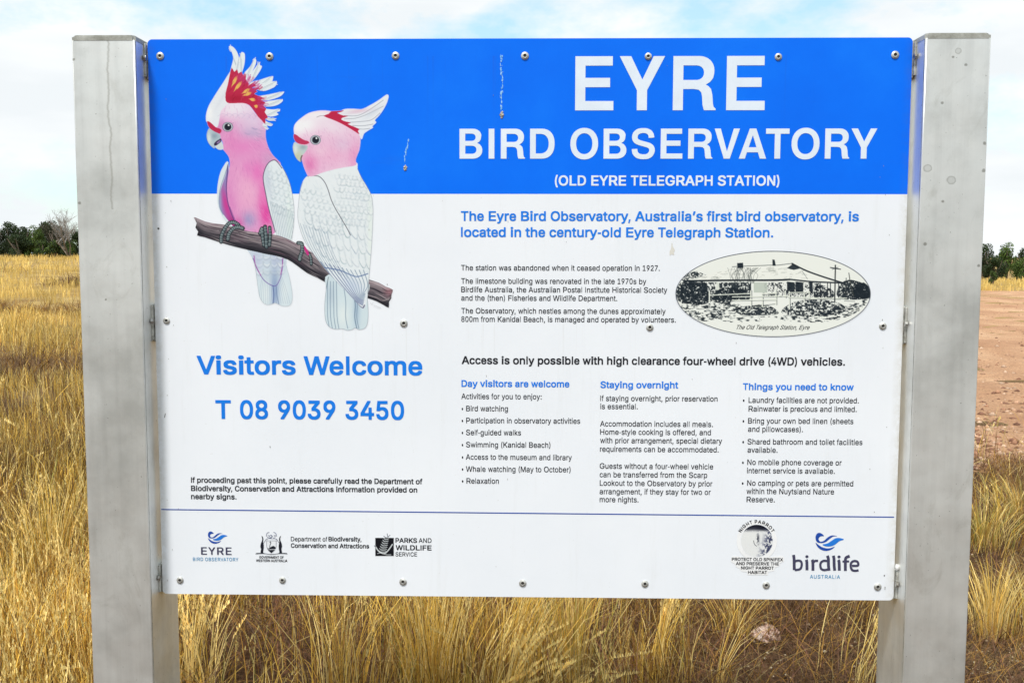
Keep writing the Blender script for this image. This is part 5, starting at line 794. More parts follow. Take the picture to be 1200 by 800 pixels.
for q in range(120):
    x, y = rnd.uniform(310, 345), rnd.uniform(192, 284); K.stroke([(x, y), (x+rnd.uniform(.5, 3), y+rnd.uniform(2, 6))], .7, (170, 190, 202) if q % 2 else (250, 252, 252), .28, nw, 1)
# --- face and crest
front = K.fill([(273, 82), (268, 89), (263, 97), (257, 106), (251, 115.5), (246, 124), (243.4, 131), (242.2, 138), (243, 143.5), (247, 144.5), (252, 149), (256, 149), (258, 141), (260, 131), (266, 124), (270, 119), (268, 105), (271, 92), (276, 84)], (236, 240, 246))
K.blob(264, 112, 2, 20, (214, 218, 230), .4, front, 32); K.blob(247, 134, 4, 9, (252, 253, 254), .8, front)
white = (235, 243, 247)
fe = [[(269.3, 55.8), (272.6, 55), (276, 57.5), (279, 62), (281, 68), (281.4, 75), (279, 83), (275.5, 93), (270, 92), (272, 80), (274.4, 70), (273, 62.5)],
      [(283, 64), (285.5, 62), (288, 64.5), (287.8, 74), (285.6, 83), (282, 91), (276, 95), (279, 80)], [(281.4, 68), (281.6, 75), (279, 85), (275, 92), (277, 80)],
      [(298.6, 71), (301, 70.4), (301, 75), (297, 84), (290, 94), (284, 98), (282.5, 95), (288, 85.5), (294, 79)],
      [(305, 73.6), (305.6, 77), (308, 78.5), (305.6, 84), (300, 92), (295, 97), (289, 99), (290, 91), (298, 83)],
      [(319.6, 90), (321, 92), (319, 97), (312, 100.5), (303, 103), (296, 99), (305, 94.6)],
      [(324.8, 96), (324, 101), (320, 104), (310, 107.4), (301, 105), (299, 101), (312, 97.6)],
      [(332.4, 108), (333, 110), (329, 113.6), (320, 117), (308, 119), (302, 114), (315, 111.6)],
      [(331, 117), (331.8, 119.4), (326, 123.6), (318, 125.4), (310, 125), (308, 120.6), (320, 118.4)],
      [(328.4, 128.4), (328, 131), (325, 132.4), (327, 135), (318, 137.4), (311, 134.6), (311, 128.6), (320, 129)],
      [(323, 139.6), (320.4, 142), (314, 141.4), (311, 137), (318, 138.8)], [(320.4, 146), (318, 148.4), (312, 146.6), (310, 142), (315, 144)], [(314.6, 150), (313.4, 152.6), (308, 147), (312, 147)],
      [(307, 95), (300, 100), (292, 104), (290, 101), (298, 96)]]
for P in fe:
    m_ = K.fill(P, white, sm=3); c = np.array(P, float); t0_ = c[:2].mean(0); dr = t0_-c.mean(0); dr /= np.hypot(*dr); sd = np.array([-dr[1], dr[0]])
    for q in range(5):
        b0 = t0_-dr*rnd.uniform(1, 9)+sd*rnd.uniform(-1.8, 1.8); K.stroke([b0, b0+dr*rnd.uniform(2, 4.2)+sd*rnd.uniform(-1.4, 1.4)], .8, white, .85, None, 1, True); e = c[0]; b = c.mean(0)*2-c[0]
    K.stroke([e, c.mean(0), b], .55, (128, 140, 160), .55, m_, 3); K.stroke([e*.8+b*.2+(.8, .9), b+(1.2, 1)], .9, (190, 205, 215), .6, m_, 1)
red = K.fill([(272.6, 80), (275.6, 85), (279, 82), (280.4, 87), (284, 84.6), (287, 91), (289.6, 86.5), (289, 94), (293, 99), (291, 102), (297, 98), (301, 101), (296, 104), (305, 103), (301, 107), (303, 108), (299, 111), (309, 115), (306, 117), (312, 121), (309, 124), (313, 128), (311, 132), (315, 138), (312, 140), (311.6, 146), (308, 142), (303, 137), (298, 130), (293, 124), (287, 121.6), (280, 121.4), (270, 121.8), (265.6, 119), (265.4, 110), (268, 100), (270, 90)], (196, 40, 76), sm=2)
K.blob(284, 92, 6, 8, (196, 60, 120), .7, red); K.blob(300, 104, 8, 4, (190, 60, 130), .8, red, -25); K.blob(278, 116, 12, 4, (170, 22, 54), .7, red)
for (x0, y0, x1, y1) in ((279, 89.6, 272, 103), (284.4, 96, 274.6, 108.4), (294.4, 104.6, 284, 110.6), (296, 109, 285, 113), (300.4, 118, 292.6, 116.6), (303, 126, 298.6, 124.4)):
    for t_ in range(5):
        o_ = (t_-2)*.62; dx, dy = x1-x0, y1-y0; L = math.hypot(dx, dy); nx, ny = -dy/L, dx/L; k_ = 1-.12*abs(t_-2)
        K.stroke([(x0+nx*o_+dx*.06*abs(t_-2), y0+ny*o_+dy*.06*abs(t_-2)), (x0+dx*.5+nx*o_*1.1, y0+dy*.5+ny*o_*1.1), (x1+nx*o_*.3-dx*.1*abs(t_-2), y1+ny*o_*.3-dy*.1*abs(t_-2))], 1.0, (246, 208, 108) if t_ % 2 == 0 else (238, 186, 88), .95, None, 3, False, True)
for q in range(70):
    an = math.radians(rnd.uniform(-88, 20)); bx = 284+rnd.uniform(20, 27)*math.cos(an); by = 120+rnd.uniform(24, 33)*math.sin(an)
    if math.degrees(an) > -60: bx += 1
    K.stroke([(bx-3*math.cos(an), by-3*math.sin(an)), (bx+rnd.uniform(1, 4)*math.cos(an+.1), by+rnd.uniform(1, 4)*math.sin(an+.1))], .9, rnd.choice([(196, 40, 84), (190, 60, 140), (206, 96, 160)]), .6, K.a, 1)
for q in range(60):
    x, y = rnd.uniform(266, 314), rnd.uniform(84, 142); K.stroke([(x, y), (x+rnd.uniform(1, 4), y-rnd.uniform(2, 6))], .7, (140, 14, 48) if q % 2 else (224, 84, 120), .4, red, 1)
K.fill([(243.6, 143), (246.4, 143.4), (250, 146.4), (254, 150), (258.4, 151.4), (260.5, 153.6), (258.5, 157), (254.5, 156), (251.5, 154.6), (247.6, 152), (244.6, 147.6)], (196, 42, 82), sm=3)
low = K.fill([(252, 170.6), (256, 170), (260, 166), (262, 170), (262.6, 175), (258.6, 176.2), (254.6, 174.6)], (214, 226, 228), sm=3)
K.fill([(251, 170.6), (253, 166.6), (257.6, 163), (260.2, 163.6), (260, 166.5), (256.5, 169.6), (253.5, 171.4)], (52, 40, 76), sm=3); K.fill([(254.6, 168), (258.8, 164.8), (259, 166), (256, 168.8)], (160, 130, 180), sm=2)
bk = K.fill([(246.4, 151), (249.5, 153.2), (253.5, 155.6), (257.5, 157.4), (259.4, 160.4), (258.4, 163.4), (254.4, 166), (251.6, 169.4), (252.6, 174.6), (249, 172.6), (245.6, 169), (243.4, 164), (243, 158.6), (244.2, 154)], (186, 204, 212), sm=3)
K.blob(252, 160, 5, 4, (140, 160, 176), .75, bk); K.blob(246, 163, 2.5, 7, (232, 240, 240), .8, bk); K.stroke([(246.4, 151), (244.2, 154), (243, 158.6), (243.4, 164), (245.6, 169), (249, 172.6), (252.6, 174.6)], .7, (96, 112, 130), .7, taper=True)
K.stroke([(252.6, 174.4), (255, 175.2)], 1.2, (120, 120, 60), .7)
def eye(x, y, tilt=0):
    al = lambda rx, ry, dx=0, dy=0: np.clip((1-np.hypot((K.X-x-dx)/rx, (K.Y-y-dy)/ry))*rx*K.k+.5, 0, 1)
    K.lay(al(6.3, 5.7), (108, 112, 128)); K.lay(al(5.6, 5.0), (208, 216, 222)); K.lay(al(4.7, 4.5), (150, 156, 168)); K.lay(al(3.9, 3.9, .2, 0), (26, 30, 44))
    K.lay(al(1.0, 1.0, 1.1, -2.0), (248, 250, 252)); K.stroke([(x+4, y-4), (x+7, y-4.6)], .7, (120, 120, 140), .5)
eye(267.7, 149.4)
for q in range(7): K.stroke([(256+q*7, 137+q*.7), (262+q*7, 134-q*.1), (268+q*6.6, 136.4)], .6, (188, 172, 206), .35, body)
for q in range(12): x = 286+rnd.uniform(0, 22); y = 148+rnd.uniform(0, 16); K.stroke([(x, y), (x+3, y+1.6), (x+6, y+1.4)], .7, (160, 148, 190), .35, body)
# --- near wing shading: scallops that lengthen towards the tip
K.blob(314, 212, 5, 24, (196, 206, 222), .6, nw, -8); K.blob(340, 250, 4, 40, (232, 246, 240), .6, nw)
for r_ in range(7):
    for c_ in range(5):
        x = 316+c_*5.6+r_*1.1; y = 200+r_*8+c_*1.8; scal([(x-2.8, y-1.5), (x-1, y+2), (x+1.2, y+2.2), (x+3.2, y-.5)], .3, nw)
for q in range(13): x = 315+q*2.1; K.stroke([(x+2, 236+q), (x+5.5, 256+q), (x+9, 284)], .6, (120, 142, 158), .5, nw)
K.stroke([(331, 197.6), (324, 188.8), (318, 189.4), (312.8, 195), (309.4, 205), (309.4, 214), (312, 228), (315, 243), (319, 258), (323, 272)], .9, (66, 54, 84), .85)
K.stroke([(332, 197), (338, 209), (342, 222), (344.6, 238), (345.4, 252), (344.4, 266), (342.4, 280)], .7, (96, 108, 120), .85)
# --- the branch
top = [(227.4, 255), (233, 256.6), (240, 259.6), (250, 262), (262, 263.4), (275, 267), (287, 270.6), (300, 272.6), (315, 274), (330, 277.6), (345, 284), (358, 291), (368, 297.6), (380, 306), (400, 315), (418, 322), (432, 327.6), (444, 331.4), (452, 336), (460.4, 339.6)]
bot = [(459, 345), (458.6, 350), (456, 354), (455.6, 361), (449, 357.6), (440, 353), (430, 349.6), (412, 343), (396, 337), (384, 332.6), (372, 326), (360, 320.4), (348, 311.6), (337, 304.4), (325, 300.4), (312, 298), (300, 295.2), (285, 292), (268, 287.6), (252, 282.6), (240, 278.6), (231.4, 276.4), (232.6, 272), (229.4, 267), (231, 262)]
br = K.fill(top+bot, (126, 116, 122), sm=2)
cx_ = smooth(top, 6, False); by = np.interp(K.X, [p[0] for p in bot[::-1] if p[0] > 231], [p[1] for p in bot[::-1] if p[0] > 231]) if False else None
tb = np.array(sorted(top)); bb = np.array(sorted(bot)); ty = np.interp(K.X, tb[:, 0], tb[:, 1]); by = np.interp(K.X, bb[:, 0], bb[:, 1]); tt_ = np.clip((K.Y-ty)/np.maximum(by-ty, 1), 0, 1)
K.lay(sstep(tt_, .35, 1), (30, 30, 38), .92, br, False); K.lay(1-sstep(tt_, 0, .35), (190, 172, 178), .85, br, False)
for q in range(210):
    t_ = rnd.random(); x = rnd.uniform(226, 456); L = rnd.uniform(8, 34); xs = np.linspace(x, x+L, 5); f_ = t_+np.cumsum([rnd.uniform(-.03, .03) for _ in xs])
    P = [(a_, np.interp(a_, tb[:, 0], tb[:, 1])*(1-g_)+np.interp(a_, bb[:, 0], bb[:, 1])*g_) for a_, g_ in zip(xs, f_)]
    K.stroke(P, rnd.uniform(.5, 1.2), rnd.choice([(30, 30, 38), (44, 42, 50), (20, 20, 28), (190, 178, 180), (150, 140, 140), (100, 76, 90)]), .7, br, 3, taper=True)
K.stroke(top, .8, (70, 56, 66), .6, br); K.stroke(bot[4:-3], 1.3, (20, 20, 26), .8, br)
K.blob(456, 342, 6, 5, (190, 120, 130), .5, br)
def foot(P, w):
    w *= 1.12; K.stroke(P, w+1.3, (18, 22, 28), 1, None, 5, True); K.stroke(P, w, (74, 88, 94), 1, None); K.stroke([(x-.5, y) for x, y in P], w*.4, (120, 136, 140), .6, None)
    S_ = smooth(P, 6, False)
    for q in range(1, len(S_)-1, 2):
        d = S_[q+1]-S_[q-1]; d /= max(np.hypot(*d), 1e-6); n_ = np.array([-d[1], d[0]])*w*.42; K.stroke([S_[q]-n_, S_[q]+n_], .7, (188, 202, 200), .6, None, 1)
foot([(280, 264), (275, 261), (269, 262), (264, 268), (260, 277), (259.6, 284)], 3.0); foot([(285, 268), (280, 266.4), (274, 268), (269, 274), (267.4, 281)], 3.2)
foot([(305, 274), (307.6, 268), (308, 278), (309.6, 288)], 2.6); foot([(311, 266), (312, 276), (312.6, 290)], 3.0); foot([(316.4, 267), (317, 276), (316, 288)], 2.6)
foot([(349.6, 285), (354, 286), (354.4, 294), (352, 301), (351.4, 305)], 3.0)
foot([(362.4, 298), (364.4, 302), (365, 310)], 2.0)
K.fill([(357, 288), (362, 296), (361, 300), (357, 293)], (206, 56, 138))
# --- bird on the right
tail2 = K.fill([(385, 322), (382, 340), (380.4, 356), (380.6, 371), (383, 380), (388, 384.6), (394, 386), (401, 385.6), (407, 387.4), (413, 386.4), (416, 384.6), (421, 386.6), (428, 384.4), (431, 377), (431.6, 364), (430.5, 348), (430, 330)], (216, 232, 238))
K.blob(418, 362, 4, 22, (158, 184, 208), .6, tail2); K.blob(388, 345, 5, 14, (178, 196, 212), .5, tail2); K.blob(402, 370, 7, 14, (240, 248, 246), .7, tail2)
for q, x in enumerate((383.6, 387, 391, 394.6, 405, 415.6, 418)): K.stroke([(384+q*3.4+(4 if q > 3 else 0), 330), (x, 352), (x+(.4 if q < 4 else 0), 372), (x+2.4, 385)], .7 if q != 5 else 1.1, (90, 116, 146), .7, tail2)
K.stroke([(385, 325), (382, 340), (380.4, 356), (380.6, 371), (383, 380), (388, 384.6), (394, 386), (401, 385.6), (407, 387.4), (413, 386.4), (416, 384.6), (421, 386.6), (428, 384.4), (431, 377), (431.6, 364), (430.5, 350)], .8, (100, 116, 130), .8)
wing2 = K.fill([(361, 206.5), (355, 214), (351.6, 226), (350, 240), (349, 252), (350.6, 264), (355, 278), (361, 289), (369, 300), (379, 313), (392, 327.6), (406, 342), (418, 355), (424, 361), (428, 359.4), (431, 345), (433, 322), (435.6, 292), (437, 268), (437.6, 246), (435.8, 230), (430, 218), (424, 208), (419.6, 198), (418, 191), (400, 192), (375, 198)], (236, 243, 246))
for q in range(420):
    x, y = rnd.uniform(350, 438), rnd.uniform(200, 350); K.blob(x, y, rnd.uniform(1, 3.4), rnd.uniform(1, 2.2), (196, 212, 220) if q % 2 else (250, 252, 252), rnd.uniform(.12, .34), wing2, rnd.uniform(20, 70)) if q % 3 == 0 else K.stroke([(x, y), (x+rnd.uniform(.5, 3), y+rnd.uniform(2, 6))], .6, (170, 190, 202), .22, wing2, 1)
K.blob(400, 215, 24, 14, (240, 245, 248), .8, wing2); K.blob(360, 240, 8, 28, (236, 243, 247), .7, wing2); K.blob(434, 270, 3, 50, (236, 246, 240), .8, wing2)
for r_ in range(8):
    for c_ in range(9):
        x = 396+c_*5.2+(r_ % 2)*2.6; y = 208+r_*7.6+c_*.5
        if x > 436-abs(r_-4)*.6: continue
        scal([(x-3.4, y-2), (x-2.2, y+1.4), (x, y+2.6), (x+2.2, y+1.4), (x+3.4, y-2)], .34, wing2)
for r_ in range(6):
    for c_ in range(7):
        x = 355+c_*6.2+r_*1.8; y = 224+r_*8.4+c_*1.2
        if x > 385+r_*5: continue
        scal([(x-3.4, y-1.6), (x-1, y+2), (x+1.4, y+2.2), (x+3.8, y-1)], .3, wing2)
for r_, (x0_, y0_, x1_, y1_) in enumerate([(357, 262, 436, 282), (358, 277, 436, 299), (366, 292, 435, 316)]):
    for q in range(9):
        x = x0_+(x1_-x0_)*q/9; y = y0_+(y1_-y0_)*math.sqrt(q/9)
        scal([(x, y-16), (x+1.6, y-6), (x+5, y+1), (x+8.4, y+1.6), (x+9.6, y-2)], .6, wing2, (100, 122, 146))
for q in range(10): x = 352+q*3.5; K.stroke([(x, 262+q*1.2), (x+9, 286+q*1.6), (x+24, 312+q*1.6)], .6, (110, 134, 158), .5, wing2)
for q in range(11): K.stroke([(376+q*5, 307+min(q, 7)*1.4), (392+q*3.9, 328+q*.6), (413+q*1.3, 350-q*.6), (425+q*.3, 358-q*1.4)], .9, (74, 92, 140) if q < 5 else (110, 134, 160), .72, wing2)
K.stroke([(376, 313.6), (388, 315), (400, 317.6), (410, 322), (419, 324.4), (431, 321)], 1.3, (82, 108, 158), .75, wing2)
K.stroke([(378, 314), (392, 328.6), (406, 343), (418, 355.6), (424.5, 361), (427, 358)], 1.6, (84, 82, 118), .8, wing2); K.blob(414, 335, 14, 8, (190, 206, 232), .5, wing2, 40)
K.stroke([(361, 207), (368, 206.4), (375, 207.6), (381, 214), (385, 223), (388.4, 234), (393, 244), (400, 256), (407, 268), (411, 276)], .9, (84, 86, 96), .85, wing2)
K.stroke([(355, 214), (351.6, 226), (350, 240), (349, 252), (350.6, 264), (355, 278), (361, 289), (369, 300), (379, 313)], .7, (108, 118, 130), .8)
K.stroke([(419.6, 198), (424, 208), (430, 218), (435.8, 230), (437.6, 246), (437, 268), (435.6, 292), (433, 322), (431, 345)], .7, (92, 100, 112), .85)
hd = K.fill([(345.2, 156), (345.4, 148.6), (349, 143), (355, 138), (362, 133.4), (370, 131), (380, 130), (392, 131.6), (402, 137), (412, 144), (420, 153), (423, 163), (422, 175), (419.4, 182), (417.4, 188), (417.6, 194), (405, 196.4), (392, 199), (378, 203), (369, 206.4), (362, 207), (359, 202), (356.6, 196), (354.6, 189), (352, 180), (350, 170), (347, 162)], (241, 200, 226))
K.blob(360, 146, 21, 12, (250, 250, 253), 1, hd, -16); K.blob(350, 148, 8, 9, (250, 250, 253), 1, hd); K.blob(374, 136, 18, 6, (248, 248, 252), 1, hd); K.blob(388, 148, 22, 9, (243, 228, 240), .85, hd, 20); K.blob(364, 192, 10, 14, (233, 132, 190), .9, hd); K.blob(416, 184, 8, 16, (236, 150, 200), .75, hd)
K.blob(390, 182, 18, 12, (240, 176, 212), .7, hd); K.blob(402, 170, 10, 8, (226, 198, 224), .6, hd); K.blob(376, 178, 10, 7, (246, 208, 228), .6, hd); K.blob(356, 174, 6, 8, (236, 176, 206), .7, hd)
for q in range(500):
    x, y = rnd.uniform(352, 422), rnd.uniform(150, 206); K.stroke([(x, y), (x+rnd.uniform(-.5, 2.5), y+rnd.uniform(1.5, 4))], .5, (255, 226, 240) if q % 2 else (196, 112, 170), .2, hd, 1)
for P in ([(396, 137), (402, 129.4), (412, 128), (424, 128.6), (430, 127), (432, 134), (420, 143), (408, 144)], [(405, 141), (416, 136), (430, 126.4), (438, 122), (446, 117), (452, 112.6), (455, 111.4), (456.2, 114), (454, 121.4), (450, 129), (445, 136), (440, 141.4), (441.6, 144), (437, 148.6), (438, 150), (433, 153), (430, 155), (427, 157.6), (424.4, 164), (421, 158), (414, 150)]):
    m_ = K.fill(P, (238, 242, 248), sm=3)
    for c_ in ([(404, 140), (418, 139), (432, 134), (450, 125)], [(410, 144), (424, 143), (436, 141), (446, 133)], [(414, 147.6), (426, 148), (438, 146)], [(418, 151), (426, 152), (434, 151)], [(404, 136), (420, 136), (434, 129), (450, 118)]): K.stroke(c_, .6, (120, 124, 140), .7, m_)
    K.blob(420, 131, 14, 2.5, (226, 170, 196), .5, m_, -8); K.blob(438, 132, 12, 3, (200, 212, 226), .5, m_, -35)
K.fill([(380, 136.6), (386, 134), (389, 131), (396, 130.6), (404, 130), (400, 132), (396, 133), (403, 136), (409, 136.6), (402, 138.6), (401, 141), (406, 143), (412, 144.4), (408, 146), (414, 148.4), (419, 150.6), (422, 152.4), (420, 154), (422, 158), (417, 155), (409, 150), (400, 145), (390, 140.6)], (196, 38, 76), sm=2)
K.stroke([(372, 138), (376, 136.4), (381, 136)], .7, (120, 100, 110), .6)
K.fill([(345, 158), (348, 158.6), (352, 161.6), (357, 164.6), (361.6, 166), (363, 168), (359, 169.8), (353, 169.4), (348, 167.4), (345.2, 163)], (198, 56, 96), sm=3)
bk = K.fill([(346, 167), (350, 169.2), (356, 170.6), (361, 171.4), (360.4, 175.6), (357.4, 180), (354.4, 183.4), (353.8, 190), (350, 188.6), (346.8, 184.4), (344.4, 178.4), (343.8, 172.4)], (198, 214, 214), sm=3)
K.blob(349, 184, 5, 6, (206, 208, 168), .8, bk); K.blob(356, 173, 4, 3, (150, 168, 176), .7, bk); K.blob(347, 175, 2.5, 6, (238, 244, 240), .7, bk)
K.stroke([(354.6, 183), (353.4, 186), (353.6, 190)], 1.5, (90, 70, 60), .8); K.stroke([(346, 167), (343.8, 172.4), (344.4, 178.4), (346.8, 184.4), (350, 188.6), (353.8, 190)], .7, (104, 116, 124), .7, taper=True)
eye(370.4, 164.6)
K.stroke([(434, 355), (436, 357), (437, 354.6)], .5, (120, 120, 130), .7, None, 3, True)
P = [(438+q*.8, 357.6+q*.3+(1.2 if q % 2 else -.6)) for q in range(11)]; K.stroke(P, .45, (110, 112, 124), .7, None, 2, True)
K.build('bird_painting', .0003, 'painting of two pink and white cockatoos perched on a branch')

# --- old photograph in its oval
K = Canvas(789, 292, 1023, 397, 2.3)
ell = np.clip((1-np.hypot((K.X-905.7)/114.6, (K.Y-344.6)/50.6))*62*K.k/1.4+.5, 0, 1)
inn = np.clip((1-np.hypot((K.X-905.7)/113.6, (K.Y-344.6)/49.6))*60*K.k/1.4+.5, 0, 1)
K.lay(ell, (40, 48, 66)); K.lay(inn, (244, 247, 240))
INK = (28, 38, 46)
def speck(P, thr, sc=1.6, op=.92, col=INK, k_=0, sm=4, sx_=1.0):
    sc *= .72
    m_ = K.mask(P, sm)*inn; f_ = .5*vnoise(K.X*sx_, K.Y, sc, k_)+.3*vnoise(K.X*sx_, K.Y, sc*.45, k_+3)+.2*vnoise(K.X, K.Y, sc*3, k_+7)
    K.lay(sstep(f_, thr-.04, thr+.12)*m_, col, op, None, False)
sky_ = K.mask([(780, 290), (1030, 290), (1030, 350), (780, 350)], 1)
speck([(798, 328), (806, 321), (816, 318), (824, 321), (832, 326), (812, 330)], .42, 1.6)
roof = K.mask([(801, 330), (826, 323), (848, 317), (864, 314), (880, 311), (905, 311), (928, 308.4), (931, 308.4), (950, 318), (985, 331), (950, 331), (905, 329), (850, 329.4)], 1)*inn
K.lay(roof, (246, 248, 240), 1, None, False)
for q in range(90):
    x = rnd.uniform(806, 940); y = rnd.uniform(314, 327); K.stroke([(x, y), (x+rnd.uniform(2, 8), y-rnd.uniform(-1, 2))], .5, (120, 126, 120), rnd.uniform(.2, .6), roof, 1)
for q in range(30):
    x = 866+rnd.uniform(-10, 18); K.stroke([(x, 332), (x+rnd.uniform(-6, 6), 322), (x+rnd.uniform(-9, 9), 314)], .5, (70, 76, 76), .5, inn)
K.stroke([(801, 329.5), (850, 328.6), (905, 328.4), (925, 327.6)], 2.2, INK, .95, inn); K.stroke([(925, 327.4), (950, 330), (986, 331.6)], 1.8, INK, .9, inn)
K.stroke([(928, 309), (945, 317.4), (965, 324.6), (987, 331.4)], 1.8, INK, .95, inn); K.fill([(922, 314.4), (929.4, 309), (937, 315), (930, 316.4)], INK, .9, inn, 1)
K.stroke([(858, 312.6), (900, 311), (910, 311), (929, 308.6)], .7, INK, .8, inn); K.stroke([(940, 318), (946, 327)], .5, INK, .5, inn)
K.fill([(863.6, 308.4), (870.6, 308), (871, 314), (864, 314.6)], INK, .95, inn, 1); K.fill([(905, 304.2), (907.6, 304.4), (909, 311.4), (905.2, 311.6)], INK, .95, inn, 1)
wall = K.mask([(800, 331), (926, 330), (985, 333), (985, 346), (800, 348)], 1)*inn
speck([(797, 331), (880, 331), (880, 352), (797, 352)], .40, 2.2, k_=2, sm=1); speck([(895, 331), (960, 331), (960, 348), (895, 348)], .5, 1.5, k_=6, sm=1)
K.fill([(883, 331), (899, 331), (899, 343), (883, 343)], (196, 206, 194), .9, inn, 1); K.fill([(839, 331), (842.6, 331), (842.6, 340), (839, 340)], (230, 236, 224), .95, inn, 1)
for x0_, x1_ in ((922, 931), (932, 941), (948, 952)): K.fill([(x0_, 330), (x1_, 331), (x1_, 344), (x0_, 344)], INK, .92, inn, 1)
for x in (957, 961, 969.6, 973, 982.5): K.stroke([(x, 332), (x, 350)], 1.0, INK, .9, inn, 1)
speck([(955, 337), (963, 334), (976, 341), (975, 349), (955, 350)], .36, 1.8, k_=1)
speck([(790, 345), (796, 333), (810, 329), (826, 331), (832, 345), (828, 356), (806, 356), (793, 352)], .37, 2.0, k_=4)
speck([(832, 352), (838, 342), (850, 337), (866, 338), (876, 343), (868, 350), (856, 354), (856, 358), (846, 356)], .33, 1.5, k_=5)
speck([(980, 345), (985, 333), (994, 328), (1006, 330), (1016, 334), (1021, 344), (1018, 350), (990, 351)], .36, 1.8, k_=8)
speck([(985, 336), (990, 329), (1002, 329), (1010, 338), (1020, 342), (1018, 349), (996, 350)], .42, 1.2, k_=9)
speck([(1000, 338), (1012, 331), (1022, 344), (1016, 350), (1002, 349)], .25, 2, k_=3)
speck([(790, 352), (830, 355), (870, 358), (850, 372), (812, 374)], .52, 1.8, k_=1, sx_=.45); speck([(860, 362), (880, 358), (900, 358), (912, 366), (904, 369), (870, 369)], .33, 1.5, k_=2, sx_=.6)
speck([(915, 366), (930, 354), (960, 351), (985, 356), (990, 364), (975, 370), (935, 370)], .40, 1.6, k_=6, sx_=.7)
speck([(905, 373), (960, 367), (1010, 352), (1020, 350), (1000, 368), (960, 378)], .52, 1.6, k_=3, sx_=.35); speck([(800, 368), (870, 368), (920, 372), (870, 378), (820, 376)], .62, 1.7, k_=8, sx_=.3)
for q in range(26):
    x = rnd.uniform(800, 1000); y = rnd.uniform(350, 374); K.stroke([(x, y), (x+rnd.uniform(6, 18), y-rnd.uniform(-1, 2.5))], .6, INK if q % 3 else (236, 242, 226), .7, inn, 1)
for x, y0_, y1_ in ((831, 342, 354), (879.6, 341, 359), (893, 343.6, 359), (909, 340, 357), (924.6, 342, 362), (942, 342.6, 353), (948, 342, 350), (920, 341, 349)):
    K.stroke([(x+.9, y0_), (x+.9, y1_)], 1.3, INK, .6, inn, 1); K.stroke([(x, y0_), (x, y1_)], 1.5, (240, 244, 232), 1, inn, 1)
for a_1, b_1 in (((832, 346), (879, 344)), ((858, 348), (924, 347)), ((893, 344.4), (910, 343.6)), ((924, 343), (949, 342.6)), ((858, 352), (910, 351)), ((924, 348.4), (985, 350)), ((950, 350), (992, 349.4))):
    K.stroke([a_1, b_1], 1.1, (238, 243, 230), .95, inn, 1); K.stroke([(a_1[0], a_1[1]+1), (b_1[0], b_1[1]+1)], .5, INK, .6, inn, 1)
K.stroke([(978.8, 311), (978.4, 330), (977.8, 354)], 1.5, (50, 58, 60), .95, inn, 1); K.stroke([(973, 313.6), (984.6, 315.6)], 1.2, INK, .9, inn, 1); K.stroke([(975, 315.8), (982, 313.4)], .7, INK, .7, inn, 1)
K.stroke([(991.4, 326), (991, 347)], .9, (60, 66, 66), .9, inn, 1); K.stroke([(994.6, 320), (996, 330), (1000, 347)], 1.0, (70, 74, 70), .9, inn, 1)
K.build('oval_photograph', .0003, 'oval black and cream picture of a long low station building')
o = text('The Old Telegraph Station, Eyre', 861.6, 947.6, 386.0, 5.2, 'R', I_BLACK)
v0_ = min(v.co.z for v in o.data.vertices)
for v in o.data.vertices: v.co.x += (v.co.z-v0_)*.42-.002

# --- small government badge: kangaroos either side of a shield with a swan
K = Canvas(296, 620, 339, 651, 4.0)
D = (34, 38, 48); kg = [(305.6, 627), (307, 628.2), (308, 631), (307.6, 634.6), (308.4, 638), (308.2, 643), (307.6, 647), (309.6, 648), (304.4, 648), (305, 643), (304.2, 640), (304.8, 636), (306.4, 632), (306, 629)]
K.fill(kg, D, sm=2); K.fill([(2*317.2-x-.4, y) for x, y in kg], D, sm=2)
for sg in (1, -1):
    f_ = lambda x: 317.2+(x-317.2)*sg
    K.stroke([(f_(307.8), 636), (f_(310), 633), (f_(311.2), 631)], .8, D, .9, None, 3, True); K.stroke([(f_(309), 648), (f_(303), 647.6), (f_(299.4), 647.8)], 1.0, D, .9, None, 3, True)
    K.stroke([(f_(311.4), 627.6), (f_(312), 624.4), (f_(314.4), 623.2)], 1.1, (110, 116, 140), .9, None, 3, True); K.stroke([(f_(310.6), 632), (f_(313), 630.6)], .9, (90, 95, 120), .8, None, 1, True)
K.lay(K.mask([(312.4, 626), (322, 626), (322.4, 631), (312, 631)], 1)*sstep(vnoise(K.X, K.Y, .8), .3, .6), (70, 78, 112), .9)
sh = [(311.6, 633), (322.8, 633), (322.8, 640), (321, 644), (317.2, 647.6), (313.4, 644), (311.6, 640)]
K.fill(sh, (240, 244, 248), sm=1); K.stroke(sh+[sh[0]], .6, (80, 84, 100), .9, None, 1, True)
K.fill([(312, 642), (322.4, 642), (321, 644.4), (317.2, 647.6), (313.4, 644.4)], D, sm=1); K.stroke([(312.6, 643.4), (321.8, 643.2)], .7, (236, 240, 244), .9, None, 1, False)
K.stroke([(315.4, 634.8), (316, 634.2), (316.6, 635.4), (315.6, 638), (315.2, 640.6)], .8, D, 1, None, 3, True); K.fill([(314.6, 641.6), (317, 640), (319.6, 639), (322, 640.8), (322.2, 642.2), (313.2, 642.2)], D, sm=2)
K.stroke([(299, 648.4), (308, 648), (317, 649), (327, 648), (335.4, 648.4)], 1.1, (60, 64, 76), .9, None, 4, True)
K.build('coat_of_arms', .0003, 'small dark coat of arms with two kangaroos and a swan shield')
